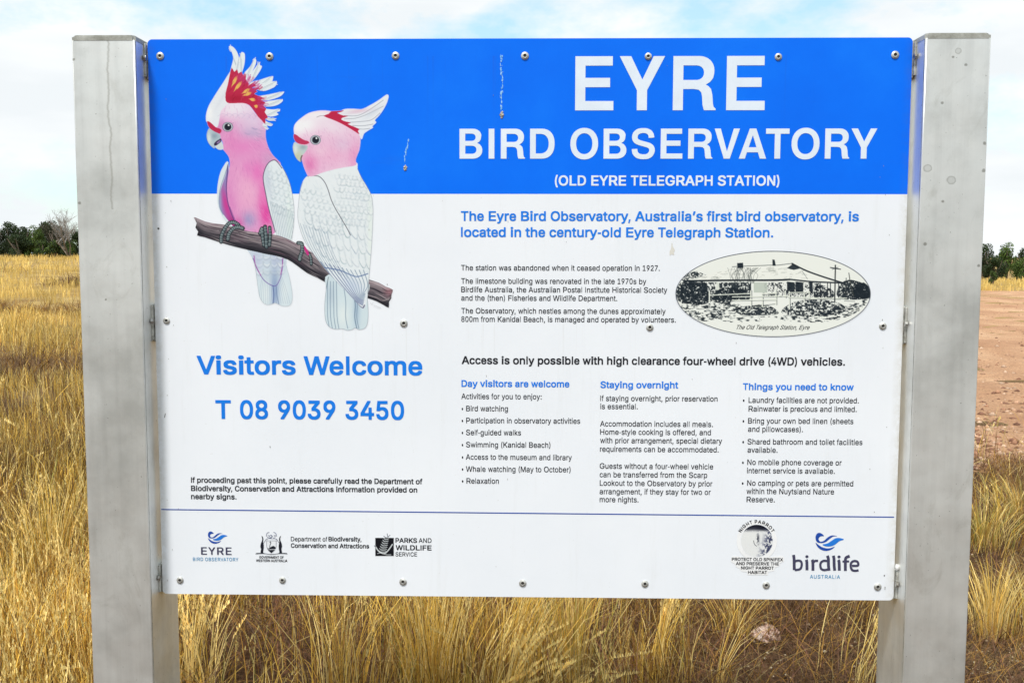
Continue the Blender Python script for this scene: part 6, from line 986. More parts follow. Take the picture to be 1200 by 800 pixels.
# --- black square badge with a pale plant drawn over it
K = Canvas(435, 623, 463, 653, 4.0)
K.fill([(438.6, 629.6), (460.4, 629.6), (460.4, 651), (438.6, 651)], (22, 24, 30), sm=1)
PAL = (226, 232, 234)
for q in range(9):
    y = 646-q*2.5; xc = 447+q*.75; w_ = 4.4-q*.25
    K.stroke([(xc-w_, y-1.4), (xc-1, y+.5), (xc+w_, y-.4)], .8, PAL, .85, None, 3); K.stroke([(xc-w_*.8, y+.6), (xc, y-.6), (xc+w_*.7, y+.8)], .55, PAL, .6, None, 3)
K.stroke([(439, 640), (443, 645.6), (449, 648), (454, 644), (458.6, 637.4)], 1.3, PAL, .95, None, 4); K.stroke([(448, 648), (452, 649.4), (457, 649.4)], .7, PAL, .9, None, 3); K.stroke([(441, 648), (446, 647)], .7, PAL, .8, None, 1)
for P in ([(448.6, 627.6), (450.6, 629), (452, 629.4)], [(452.6, 624.8), (453, 627.4), (453.6, 629)], [(456, 626.6), (454, 628), (453.4, 629.4)], [(437.4, 638.6), (439, 640.4)]): K.stroke(P, .9, (70, 76, 92), .9, None, 2, True)
K.build('plant_badge', .0003, 'small black square badge with a pale plant')
# --- picture on the round sticker
K = Canvas(864, 612, 907, 654, 3.4)
rr_ = np.hypot(K.X-885.3, K.Y-633.0); disc = np.clip((18.7-rr_)*K.k+.5, 0, 1)
K.lay(disc, (238, 240, 240)); f_ = .6*vnoise(K.X, K.Y, 1.7)+.4*vnoise(K.X, K.Y, .7, 3)
K.lay(disc*(1-sstep(K.Y, 618.5, 624))*sstep(f_+(622-K.Y)*.08, .2, .34), (20, 22, 36), 1); K.lay(disc*sstep(K.X+.3*K.Y, 1078, 1090)*sstep(f_, .40, .52), (54, 60, 92), .9)
K.blob(881, 628, 9, 7, (240, 242, 240), .95, disc*sstep(K.X, 899, 893)); K.lay(disc*np.exp(-((K.X-886.6)/1.5)**2-((K.Y-631)/6)**2)*sstep(f_, .35, .5), (40, 44, 60), .9); K.lay(disc*sstep(rr_, 14, 18)*sstep(K.X, 890, 898)*sstep(f_, .4, .55), (70, 76, 104), .7)
K.stroke([(881.6, 633), (882.4, 637), (885, 639.4)], .7, (50, 54, 66), .8, disc, 3)
K.blob(899.6, 626.4, 2.4, 1.1, (240, 242, 240), 1, disc)
K.build('sticker_picture', .0006)

# ------------------------------------------------------------------ fixings and knocks
a = NT('screw_steel', .5, .5); a.color(a.ramp(a.noise(150, 4), (.35, (0.40, 0.40, 0.37)), (.65, (0.66, 0.66, 0.63)))); M_SC = a.m
a = NT('screw_recess', .7); a.color(a.ramp(a.noise(90), (.3, (0.015, 0.015, 0.015)), (.7, (0.05, 0.045, 0.04)))); M_RC = a.m
def screw_mesh():
    prof = [(.0094, 0), (.0094, .0012), (.0088, .0018), (.0070, .0021), (.0064, .0027), (.0050, .0031), (.0038, .0031), (.0033, .0012), (0, .0012)]
    V = []; Fc = []; n_ = 20; mi = []
    for r_, h_ in prof[:-1]:
        for q in range(n_): an = 2*math.pi*q/n_; V.append((r_*math.cos(an), -h_, r_*math.sin(an)))
    V.append((0, -prof[-1][1], 0))
    for l in range(len(prof)-2):
        for q in range(n_): Fc.append((l*n_+q, l*n_+(q+1) % n_, (l+1)*n_+(q+1) % n_, (l+1)*n_+q)); mi.append(1 if l >= 6 else 0)
    l = len(prof)-2
    for q in range(n_): Fc.append((l*n_+q, l*n_+(q+1) % n_, len(V)-1)); mi.append(1)
    me = mesh_from('screw', V, Fc, True); me.materials.append(M_SC); me.materials.append(M_RC)
    me.polygons.foreach_set('material_index', mi); return me
SM = screw_mesh()
for px, py in [(189, 66.6), (317, 67), (464.5, 66), (616, 66), (760.5, 66.5), (913, 67), (1050, 64.6), (195.5, 376), (473, 379), (761, 383.6), (1034, 382), (210.3, 679), (330, 679), (471, 681), (611, 682.6), (754, 683.4), (896, 685), (1026.6, 687)]:
    u, v = UV(px, py); o = obj('screw', SM, None, panel); o.location = (float(u), YF-.0002, PC+float(v)); o.rotation_euler = (0, rnd.uniform(0, 6), 0); s_ = rnd.uniform(.9, 1.02); o.scale = (s_, 1, s_)
a = NT('scratch_pale', .6); a.color(a.ramp(a.noise(300, 2), (.35, (0.10, 0.42, 0.85)), (.65, (0.45, 0.72, 0.92)))); M_SCR = a.m
a = NT('torn_metal', .55, .5); a.color(a.ramp(a.noise(420, 3, .6), (.4, (0.07, 0.045, 0.03)), (.5, (0.45, 0.40, 0.32)), (.65, (0.78, 0.76, 0.70)))); M_TORN = a.m
def scratch(P, n_, w_, seed):
    r_ = random.Random(seed); S_ = smooth(P, 12, False); V = []; Fc = []
    for q in range(n_):
        x, y = S_[r_.randrange(len(S_))]; x += r_.gauss(0, w_*.4); L = r_.uniform(.5, 2.6); w = r_.uniform(.25, .6)
        u, v = UV([x-w, x, x+w, x], [y, y-L, y, y+L]); b = len(V); V += list(zip(u, v)); Fc.append((b, b+1, b+2, b+3))
    V = [(u, v) for u, v in V]; me = mesh_from('scratch', [(u, YF-.0005-.000004*(i//4), PC+v) for i, (u, v) in enumerate(V)], Fc)
    return obj('scratch', me, M_SCR, panel)
scratch([(588, 66), (588, 80), (589.4, 95), (588.4, 110), (588, 128)], 90, 1.6, 1); scratch([(479, 164), (478, 172), (475.6, 180), (475, 190)], 46, 1.0, 2)
def knock(px, py, w_, h_, seed, label):
    bm = bmesh.new(); bmesh.ops.create_icosphere(bm, subdivisions=3, radius=1); r_ = random.Random(seed); ph = [r_.uniform(0, 6) for _ in range(4)]
    for v in bm.verts:
        c = v.co; k = 1+.22*math.sin(c.x*4+ph[0])*math.cos(c.z*5+ph[1])+.12*math.sin(c.z*11+ph[2]+c.x*7); v.co = Vector((c.x*w_*k, c.y*.0022, c.z*h_*k))
    u, v_ = UV(px, py); bmesh.ops.translate(bm, verts=bm.verts, vec=(float(u), YF, PC+float(v_)))
    me = bpy.data.meshes.new('chip'); bm.to_mesh(me); bm.free(); obj('chip', me, M_TORN, panel)['label'] = label
knock(588.6, 135, .0048, .0092, 3, 'torn metal chip at the foot of the long pale scratch'); knock(475.4, 197.5, .0045, .0072, 5, 'torn metal chip right of the birds')
M_ST = ink('drip_stain', (.70, .68, .62))
shapes('stain', [[(786.8, 286), (787.8, 284.6), (788.4, 289), (790.6, 293), (789.6, 296), (790, 299), (787, 298), (785, 299.6), (784.6, 295), (786.4, 291)]], M_ST, .0004)
shapes('stain', [[(193.4, 484), (194, 484.6), (193, 489.6), (192.4, 489)]], M_RC, .0005, 1); shapes('stain', [[(1034, 673), (1035.4, 673.4), (1035, 674.8), (1033.8, 674.4)]], M_RC, .0005, 1)
shapes('stain', [[(185, 267.5), (187, 267), (187.4, 269), (185.6, 269.6)]], M_RC, .0005, 1)

V = []; Fc = []
for q in range(46):
    x, y = rnd.uniform(190, 1045), rnd.uniform(60, 690)
    if rnd.random() < .5: x = rnd.choice([193+abs(rnd.gauss(0, 5)), rnd.gauss(1036, 5), 588+rnd.gauss(0, 14)])
    x = min(max(x, 192), 1042); w = rnd.uniform(.25, .55); L = rnd.uniform(.3, 1.6)
    u, v = UV([x-w, x, x+w, x+.2], [y, y-L, y+.2, y+L*.8]); b = len(V); V += list(zip(u, v)); Fc.append((b, b+1, b+2, b+3))
tag(flat('fine_knocks', V, Fc, M_SEAM, .0010), kind='stuff')
# ------------------------------------------------------------------ grass
def mat_leafy(name, ramp_cols, rough=.7, trans=.35, tint='Col'):
    a = NT(name, rough, spec=.25); at = a.n('ShaderNodeAttribute', attribute_name=tint)
    a.color(at.outputs['Color'])
    tr = a.n('ShaderNodeBsdfTranslucent'); a.l(at.outputs['Color'], tr.inputs[0])
    mx_ = a.n('ShaderNodeMixShader'); mx_.inputs[0].default_value = trans
    o = a.t.nodes['Material Output']; a.l(a.p.outputs[0], mx_.inputs[1]); a.l(tr.outputs[0], mx_.inputs[2]); a.l(mx_.outputs[0], o.inputs[0]); return a.m
M_GRASS = mat_leafy('dry_grass', None, .55, .18)
class Blades:
    def __init__(s): s.V = []; s.Q = []; s.T = []; s.C = []; s.n = 0
    def add(s, x, y, z, h, az, lean, w, col, face=None, curve=2.0, tipw=.25, up=None):
        """vectorised blades: 4 rows (2,2,2,1) of vertices, bending over towards az"""
        n = len(x); face = R.rand(n)*np.pi if face is None else face
        dx, dy = np.cos(az), np.sin(az); fx, fy = np.cos(face), np.sin(face); P = []
        rows = (0, .38, .74, 1.0); wf = (1, .9, .6, 0)
        for t_, k in zip(rows, wf):
            b = lean*t_**curve; cz = z+h*np.sqrt(np.clip(t_*t_-(b*.75)**2*0, 0, 1))*(1-.35*np.clip(b, 0, 1.2)*t_)
            cx, cy = x+dx*h*b, y+dy*h*b
            if k == 0: P.append(np.stack([cx, cy, cz], 1))
            else:
                P.append(np.stack([cx-fx*w*k/2, cy-fy*w*k/2, cz], 1)); P.append(np.stack([cx+fx*w*k/2, cy+fy*w*k/2, cz], 1))
        V = np.stack(P, 1); b = s.n+np.arange(n)[:, None]*7
        s.V.append(V.reshape(-1, 3)); s.Q.append(np.concatenate([b+[0, 1, 3, 2], b+[2, 3, 5, 4]])); s.T.append(b+[4, 5, 6])
        s.C.append(np.repeat(np.concatenate([col, np.ones((n, 1))], 1), 7, 0)); s.n += n*7
        return V
    def seeds(s, V, col, m=7, L=.018, w=.004, t0=.62):
        """small husks round the top of each stalk"""
        n = len(V); a_ = V[:, 4:6].mean(1); tip = V[:, 6]
        for q in range(m):
            t_ = q/(m-1)*.95; p = a_+(tip-a_)*t_**.8; az = R.rand(n)*6.283
            s.add(p[:, 0], p[:, 1], p[:, 2], np.full(n, L)*(1-.35*t_)*(.7+.6*R.rand(n)), az, .12+.30*R.rand(n), np.full(n, w)*(.7+.6*R.rand(n)), col*(.85+.3*R.rand(n, 1)), curve=1.0)
    def make(s, name, mat, parent=None):
        return obj(name, mesh_np(name, np.concatenate(s.V), np.concatenate(s.Q), np.concatenate(s.T), np.concatenate(s.C)), mat, parent)
PALE = np.array([.92, .71, .28]); GOLD = np.array([.77, .50, .095]); OCH = np.array([.42, .225, .045]); BRN = np.array([.12, .065, .032]); OLV = np.array([.40, .36, .09]); RED = np.array([.17, .075, .040])
def cols(n, w, pal=(PALE, GOLD, OCH, OLV, BRN)):
    k = R.choice(len(w), n, p=np.array(w)/sum(w)); return np.array(pal)[k]*(.72+.5*R.rand(n, 1))

# how thick the cover is and of what: x across, y away from the sign
def density(x, y):
    D = y-CAM[1]; golden = np.ones_like(x)
    golden *= 1-bare(x, y)
    # right of centre the near ground is nearly bare: brown litter with single tussocks
    nr = sstep(x-.10*(y-.9), .30, .62)*sstep(-y, -6.6, -5.2)
    golden *= 1-.975*nr
    # a strip of reddish scrub a little way behind the left half, another further out
    strip = np.exp(-((y-2.75-.25*np.sin(x*2.2))/.42)**2)*sstep(x, -1.35, -1.1)*sstep(-x, -.3, .25)
    golden *= 1-.9*strip
    golden *= 1-.72*sstep(x, -1.5, -1.25)*sstep(-y, -3.0, -2.4)
    golden *= 1-.6*sstep(x, -1.35, -1.15)*sstep(-x, .45, .6)*sstep(-y, -3.0, -2.4)
    golden *= 1-.25*sstep(-x, 1.0, 1.3)*sstep(-y, -8, -5)
    band = np.exp(-((D-12.8-1.2*vnoise(x, y, 2))/1.5)**2)+.8*np.exp(-((D-24.5-1.5*vnoise(x, y, 3))/1.6)**2); golden *= 1-.85*np.clip(band, 0, 1)
    for d_, w_, x0_, x1_ in ((42, 4.5, -19, -15), (60, 4, -32, -26), (33, 1.5, -14, -12)):
        golden *= 1-.75*np.exp(-((D-d_)/w_)**2)*sstep(x, x0_-2, x0_)*sstep(-x, -x1_-2, -x1_)
    return golden
def field(n, D0, D1, name, hts, wd_, seedfrac, label, a0=-44, a1=44):
    B = Blades(); nc = n//14
    ang = np.radians(R.uniform(a0, a1, nc))-YAW; D = np.exp(R.uniform(np.log(D0), np.log(D1), nc)); cx = CAM[0]+np.sin(ang)*D/np.cos(ang)*np.cos(ang)*1.0; cy = CAM[1]+D*np.cos(ang)
    keep = (R.rand(nc) < density(cx, cy)*(.12+1.05*sstep(vnoise(cx, cy, .30+.02*D.mean(), 2), .22, .66))) & (cy > .22)
    keep &= ~((np.abs(np.abs(cx)-.998) < .16) & (cy < .32))
    cx, cy, D = cx[keep], cy[keep], D[keep]; k = 14; ch = R.rand(len(cx)); cb = R.rand(len(cx))
    X = np.repeat(cx, k)+R.normal(0, 1, len(cx)*k)*np.repeat(.035+.004*D, k); Y = np.repeat(cy, k)+R.normal(0, 1, len(cx)*k)*np.repeat(.035+.004*D, k)
    DD = np.repeat(D, k); n_ = len(X); Z = terrain(X, Y)-.01
    H = (hts[0]+(hts[1]-hts[0])*np.repeat(ch, k)*R.rand(n_)**.6)*(.55+.6*vnoise(X, Y, 1.6, 5))
    az = np.repeat(R.rand(len(cx))*6.28, k)+R.normal(0, 1.1, n_); ln = np.abs(R.normal(0, .24, n_))+.05
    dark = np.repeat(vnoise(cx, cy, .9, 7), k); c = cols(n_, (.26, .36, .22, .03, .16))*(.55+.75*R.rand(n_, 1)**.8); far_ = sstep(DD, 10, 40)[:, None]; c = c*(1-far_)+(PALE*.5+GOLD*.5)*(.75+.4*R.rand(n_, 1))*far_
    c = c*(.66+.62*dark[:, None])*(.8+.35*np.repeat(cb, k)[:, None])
    Wd = wd_*np.maximum(1, DD/4.2)*(.6+.7*R.rand(n_))
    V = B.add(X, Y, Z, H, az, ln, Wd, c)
    if seedfrac > 0:
        m = (R.rand(n_) < seedfrac) & (H > hts[0]+.35*(hts[1]-hts[0]))
        B.seeds(V[m], cols(m.sum(), (1,), (PALE,)), m=13, L=.016*max(1, D0/4), w=.0040*max(1, D0/4))
    o = B.make(name, M_GRASS); tag(o, label, kind='stuff'); return o
field(170000, 2.75, 7.5, 'dry_grass', (.20, .68), .0033, .26, 'tall golden dry grass standing close behind the sign')
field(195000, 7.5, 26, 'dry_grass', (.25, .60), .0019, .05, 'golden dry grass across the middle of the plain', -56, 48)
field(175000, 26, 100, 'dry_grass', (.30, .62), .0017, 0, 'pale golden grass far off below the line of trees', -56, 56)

# low brown scrub and litter: short tangled twigs
def scrub(n, x0, x1, y0, y1, hmin, hmax, wt, pal, w_, dens, label, name='brown_scrub'):
    B = Blades(); X = R.uniform(x0, x1, n); Y = R.uniform(y0, y1, n); m = R.rand(n) < dens(X, Y); X, Y = X[m], Y[m]; n = len(X)
    B.add(X, Y, terrain(X, Y)+R.rand(n)*.03, R.uniform(hmin, hmax, n)*(.4+1.1*vnoise(X, Y, .4, 4)), R.rand(n)*6.28, R.uniform(.2, 1.6, n), w_*(.6+.8*R.rand(n)), cols(n, wt, pal), curve=1.3)
    o = B.make(name, M_GRASS); tag(o, label, kind='stuff'); return o
scrub(80000, -.2, 4.6, .5, 5.2, .04, .22, (.36, .16, .28, .16, .07), (BRN*1.3, RED*1.2, OCH*.9, BRN*.5, PALE*.45), .0024, lambda x, y: (1-bare(x, y))*sstep(x-.10*(y-.9), .05, .5)*(.35+.9*vnoise(x, y, .3, 1)), 'dark brown tangled litter of dead stems below the right half of the board', 'plant_litter')
scrub(34000, -1.9, .6, .9, 4.2, .12, .40, (.35, .4, .2, .08), (BRN*.9, RED*1.3, OCH, PALE*.6), .0026, lambda x, y: np.exp(-((y-2.85)/.55)**2)+.3, 'reddish brown twiggy scrub behind the grass left of centre')
scrub(24000, -11, 4, 7.5, 13.5, .12, .42, (.5, .25, .25), (BRN*1.3, BRN*.7, OCH*.8), .007, lambda x, y: np.exp(-((y-CAM[1]-13.3)/1.5)**2)*(.4+.9*vnoise(x, y, 1.2, 1)), 'dark brown patch of low scrub crossing the grass plain')
scrub(9000, -16, -4, 20, 25, .12, .4, (.4, .3, .3), (BRN*1.3, OCH*.6, OCH), .013, lambda x, y: np.exp(-((y-CAM[1]-25)/1.3)**2), 'narrow brown strip of low scrub in the middle distance on the left')
scrub(9000, -19, -13.5, 36, 43, .15, .5, (.5, .3, .2), (BRN*1.3, RED, OLV*.5), .02, lambda x, y: .8*sstep(vnoise(x, y, 2, 8), .3, .5), 'reddish brown bushes in the plain beside the left post')
scrub(9000, -32, -8, 38, 68, .25, .8, (.5, .3, .2), (BRN*1.1, RED, OLV*.7), .035, lambda x, y: .8*sstep(vnoise(x, y, 5, 8), .5, .7), 'scattered brown low bushes far out in the left of the plain')

scrub(2800, .3, 4.2, .6, 4.8, .10, .34, (.5, .3, .2), (PALE*.8, GOLD*.8, OCH), .0022, lambda x, y: (1-bare(x, y))*sstep(x-.10*(y-.9), .2, .6)*sstep(vnoise(x, y, .45, 6), .3, .7), 'thin straw stalks scattered over the brown litter', 'straw_stalks')
scrub(40000, -6.5, -1.0, .3, 7.5, .08, .32, (.35, .25, .25, .15), (BRN*1.2, BRN*.6, OCH*.7, GOLD*.5), .0036, lambda x, y: .25+.9*sstep(vnoise(x, y, .5, 9), .25, .6), 'dark dead thatch low between the golden stalks left of the sign', 'dead_thatch')
# gravel and flecks on the bare ground
def stones(n, region, sz, name, pal, label):
    X, Y = region(n); n = len(X); base = np.array([(1, 0, 0), (-1, 0, 0), (0, 1, 0), (0, -1, 0), (0, 0, 1), (0, 0, -1)], float)
    tri = np.array([(0, 2, 4), (2, 1, 4), (1, 3, 4), (3, 0, 4), (2, 0, 5), (1, 2, 5), (3, 1, 5), (0, 3, 5)])
    s_ = sz[0]*(sz[1]/sz[0])**(R.rand(n)**2.2); V = base[None]*s_[:, None, None]*(.6+.8*R.rand(n, 6, 1)); V[..., 2] *= .6
    th = R.rand(n)*6.28; c, q = np.cos(th), np.sin(th); x_ = V[..., 0]*c[:, None]-V[..., 1]*q[:, None]; y_ = V[..., 0]*q[:, None]+V[..., 1]*c[:, None]
    V = np.stack([x_+X[:, None], y_+Y[:, None], V[..., 2]+terrain(X, Y)[:, None]+s_[:, None]*.1+.010], 2).reshape(-1, 3)
    T = (tri[None]+np.arange(n)[:, None, None]*6).reshape(-1, 3); C = np.repeat(np.concatenate([cols(n, [1]*len(pal), pal), np.ones((n, 1))], 1), 6, 0)
    o = obj(name, mesh_np(name, V, np.zeros((0, 4), int), T, C), M_STONE); tag(o, label, kind='stuff')
a = NT('stone', .9, spec=.2); at = a.n('ShaderNodeAttribute', attribute_name='Col'); a.color(a.mix(1.0, at.outputs['Color'], a.ramp(a.noise(90, 4, .7), (.35, g3(.55)), (.6, g3(1.1))), 'MULTIPLY')); a.bump(a.noise(120, 4), .4, .004); M_STONE = a.m
def reg_road(n):
    Y = 4.6+np.exp(R.uniform(np.log(.3), np.log(38), n)); X = road_edge(Y)+.05+R.rand(n)**1.4*(2.5+.9*Y); return X, Y
def reg_litter(n):
    X = R.uniform(.2, 4.2, n); Y = R.uniform(.4, 4.6, n); return X, Y
stones(18000, reg_road, (.005, .045), 'gravel', (np.array([.50, .30, .19]), np.array([.38, .20, .12]), np.array([.58, .40, .28]), np.array([.22, .11, .07])), 'loose stones strewn over the dirt road')
stones(9000, reg_litter, (.0025, .010), 'pebbles', (np.array([.20, .11, .06]), np.array([.52, .40, .26]), np.array([.40, .28, .16]), np.array([.62, .52, .36])), 'fine pebbles and husks on the brown ground behind the sign')

def reg_margin(x, y): return sstep(x, 1.6, 2.2)*(.2+1.2*sstep(vnoise(x, y, .5, 4), .45, .75))*np.exp(-((y-4.6)/1.3)**2)
scrub(14000, 1.4, 7.5, 2.2, 7.5, .06, .26, (.4, .3, .2, .1), (PALE*.8, GOLD*.8, OCH, OLV), .0034, reg_margin, 'short straw tufts breaking the near edge of the dirt road', 'verge_grass')
def rock(px, py, w_, col2, label, seed, flat_=.6):
    x, y, z = ground_at(px, py); r_ = random.Random(seed); bm = bmesh.new(); bmesh.ops.create_icosphere(bm, subdivisions=4, radius=1); ph = [r_.uniform(0, 6) for _ in range(6)]
    for v in bm.verts:
        c = v.co.copy(); k = 1+.16*math.sin(c.x*3+ph[0])*math.cos(c.y*4+ph[1])+.09*math.sin(c.z*8+ph[2]+c.x*6)+.05*math.sin(c.x*17+c.y*13+ph[3])+.04*math.sin(c.z*23+c.y*19)
        v.co = Vector((c.x*w_*k, c.y*w_*.8*k, max(c.z, -.4)*w_*flat_*k))
    bmesh.ops.translate(bm, verts=bm.verts, vec=(x, y, z+w_*.25)); me = bpy.data.meshes.new('rock'); bm.to_mesh(me); bm.free()
    me.polygons.foreach_set('use_smooth', [True]*len(me.polygons)); a = NT('rock', .85, spec=.2)
    a.color(a.ramp(a.noise(38, 5, .7), (.38, (.22, .10, .06)), (.5, col2), (.68, (.72, .62, .54)))); a.bump(a.noise(55, 6, .7), .8, .01); o = obj('rock', me, a.m); tag(o, label, 'rock'); return o
rock(896, 749, .060, (.55, .38, .30), 'pinkish white speckled rock among the litter left of the right post', 1)
rock(652, 772, .042, (.48, .25, .14), 'small orange brown rock at the foot of the middle grass clump', 2)
rock(667, 784, .026, (.62, .60, .56), 'small pale quartz stone just right of the orange brown rock', 3, .9)
rock(757, 775, .040, (.34, .17, .10), 'dull red brown rock in the litter behind the sign centre', 4)

def tussock(px, py, n, H, spread, label, lean=.35, az=None, w_=.0028, wt=(.4, .4, .1, .1, 0), seedfrac=0, blead=.0, sw=.0046):
    x, y, z = ground_at(px, py); B = Blades(); r_ = np.abs(R.normal(0, 1, n))*spread; th = R.rand(n)*6.28
    X, Y = x+r_*np.cos(th), y+r_*np.sin(th); A_ = th+R.normal(0, .5, n) if az is None else az+R.normal(0, .45, n)
    L = (.06+r_/spread*.16)*(lean/.35)+np.abs(R.normal(0, .12, n))+blead
    V = B.add(X, Y, terrain(X, Y)-.01, H*(.55+.45*R.rand(n)), A_, L, w_*(.6+.8*R.rand(n)), cols(n, wt))
    root = empty('grass_tussock', (x, y, z)); tag(root, label, 'grass tussock', 'single dry grass tussocks round the sign')
    o = tag(B.make('blades', M_GRASS), kind='stuff'); o.parent = root; o.location = (-x, -y, -z)
    m = R.rand(n) < seedfrac
    if m.any():
        S_ = Blades(); S_.seeds(V[m], cols(m.sum(), (1,), (PALE*1.2,)), m=20, L=.016, w=sw*.75); o = tag(S_.make('seed_heads', M_GRASS), kind='stuff'); o.parent = root; o.location = (-x, -y, -z)
    return root
tussock(1162, 748, 170, .46, .05, 'tall pale straw tussock just right of the right post', .4, w_=.0034, wt=(.7, .25, 0, .05, 0))
tussock(1205, 745, 120, .42, .05, 'yellow tussock cut by the right edge of the view', .5, wt=(.5, .3, .1, .1, 0))
tussock(1150, 640, 260, .34, .12, 'squat olive and straw tussock at the edge of the dirt road', .8, w_=.0036, wt=(.3, .25, .15, .3, 0))
tussock(1196, 610, 240, .34, .12, 'rounded straw tussock on the road edge, further right', .8, w_=.0036, wt=(.35, .3, .15, .2, 0))
tussock(668, 800, 270, .60, .07, 'thick yellow green clump of tall stalks below the middle of the board', .35, wt=(.3, .4, .1, .2, .0))
tussock(600, 812, 200, .62, .085, 'dense golden clump leaning right below the middle of the board', .5, az=.3, wt=(.3, .5, .15, .05, 0))
tussock(862, 745, 90, .30, .05, 'sparse straw tussock beside the pinkish white rock', .8, wt=(.4, .4, .2, 0, 0))
tussock(772, 800, 60, .48, .022, 'narrow golden spike of upright stalks below the board', .25, az=.5, wt=(.3, .6, .1, 0, 0), seedfrac=.35)
tussock(838, 822, 26, .46, .02, 'few thin golden stalks leaning right above the litter', .6, az=.2, wt=(.3, .6, .1, 0, 0), blead=.2)
tussock(1004, 830, 30, .50, .03, 'feathery pale stalks fanning right beside the right post', .5, az=.25, wt=(.8, .2, 0, 0, 0), seedfrac=.5, blead=.1)
tussock(588, 862, 44, .47, .07, 'fluffy pale seed heads nodding right at the bottom centre', .45, az=.1, wt=(.9, .1, 0, 0, 0), seedfrac=.8, blead=.12, sw=.006)
tussock(632, 866, 22, .40, .05, 'low pale drooping seed heads beside the fluffy ones at bottom centre', .6, az=.2, wt=(.9, .1, 0, 0, 0), seedfrac=.8, blead=.2, sw=.006)
tussock(222, 830, 40, .60, .03, 'pale seed heads standing upright beside the left post', .2, wt=(.8, .2, 0, 0, 0), seedfrac=.7, sw=.006)
tussock(246, 838, 26, .56, .02, 'second clump of pale seed heads, a little right of the left post', .25, wt=(.8, .2, 0, 0, 0), seedfrac=.7, sw=.006)
tussock(505, 820, 150, .60, .06, 'dense upright golden clump below the two birds branch end', .3, wt=(.35, .45, .1, .1, 0), seedfrac=.05)
tussock(400, 815, 70, .58, .07, 'open golden clump with crossing stalks below the left of the board', .6, wt=(.3, .5, .15, .05, 0), seedfrac=.06)
tussock(60, 690, 240, .62, .09, 'tall golden clump with pale tips left of the left post', .3, wt=(.45, .4, .1, .05, 0), seedfrac=.15)

# ------------------------------------------------------------------ trees
M_LEAF = mat_leafy('foliage', None, .6, .25)
a = NT('bark', .9); a.color(a.ramp(a.noise(9, 5, .7), (.35, (0.10, 0.075, 0.055)), (.65, (0.24, 0.20, 0.16)))); a.bump(a.noise(30, 5), .5, .02); M_BARK = a.m
def tube(P, r0, r1, n=6):
    P = np.array(P, float); V = []; Fc = []
    for q, p in enumerate(P):
        d = P[min(q+1, len(P)-1)]-P[max(q-1, 0)]; d /= np.linalg.norm(d)+1e-9; u = np.cross(d, (.3, .9, .1)); u /= np.linalg.norm(u)+1e-9; w = np.cross(d, u); r_ = r0+(r1-r0)*q/(len(P)-1)
        for k in range(n): an = 2*math.pi*k/n; V.append(p+(u*math.cos(an)+w*math.sin(an))*r_)
    for q in range(len(P)-1):
        for k in range(n): Fc.append((q*n+k, q*n+(k+1) % n, (q+1)*n+(k+1) % n, (q+1)*n+k))
    return V, Fc
def crown_mesh(seed, n, W_, H_, pal, size, nl=22, drop=.0):
    g = np.random.RandomState(seed); L = []
    for q in range(nl):
        an = g.rand()*6.28; r_ = math.sqrt(g.rand())*.8; zz = g.rand(); L.append((math.cos(an)*r_*(1-.45*zz), math.sin(an)*r_*(1-.45*zz), .12+zz*.72, g.uniform(.20, .36), g.uniform(.65, 1.35)))
    L = np.array(L); k = g.randint(0, nl, n); d = g.normal(0, 1, (n, 3)); d /= np.linalg.norm(d, axis=1)[:, None]; rad = L[k, 3]*(.62+.42*g.rand(n)**.6)
    P = np.stack([L[k, 0]+d[:, 0]*rad, L[k, 1]+d[:, 1]*rad, L[k, 2]+d[:, 2]*rad*.62], 1); P[:, 2] = np.maximum(P[:, 2], .0)
    P = P*[W_/2, W_/2, H_]; nrm = d*.6+g.normal(0, .5, (n, 3)); nrm /= np.linalg.norm(nrm, axis=1)[:, None]
    t_ = np.cross(nrm, g.normal(0, 1, (n, 3))); t_ /= np.linalg.norm(t_, axis=1)[:, None]; b = np.cross(nrm, t_); sz = size*(.5+.9*g.rand(n))
    V = np.stack([P-t_*sz[:, None], P-b*sz[:, None]*.45, P+t_*sz[:, None], P+b*sz[:, None]*.45], 1).reshape(-1, 3); Q = np.arange(n*4).reshape(-1, 4)
    c = np.array(pal)[g.randint(0, len(pal), n)]*(L[k, 4]*(.75+.5*g.rand(n)))[:, None]; C = np.repeat(np.concatenate([c, np.ones((n, 1))], 1), 4, 0)
    me = mesh_np('crown', V, Q, np.zeros((0, 3), int), C); me.materials.append(M_LEAF); return me
def trunk_mesh(seed, W_, H_):
    g = random.Random(seed); V = []; Fc = []
    for q in range(5):
        an = g.uniform(0, 6.28); r_ = g.uniform(.3, .75)*W_/2; P = [(0, 0, -.1), (math.cos(an)*r_*.25, math.sin(an)*r_*.25, H_*.25), (math.cos(an)*r_*.7, math.sin(an)*r_*.7, H_*.55), (math.cos(an)*r_, math.sin(an)*r_, H_*.8)]
        v, f = tube(P, .09 if q else .13, .025); b = len(V); V += v; Fc += [tuple(b+i for i in t) for t in f]
    me = mesh_from('trunk', V, Fc, True); me.materials.append(M_BARK); return me
DK = [(.020, .036, .013), (.032, .052, .018), (.045, .068, .022)]; LG = [(.085, .140, .026), (.12, .18, .038), (.06, .10, .026)]; OB = [(.050, .050, .026), (.072, .068, .036), (.036, .044, .020), (.085, .072, .045)]
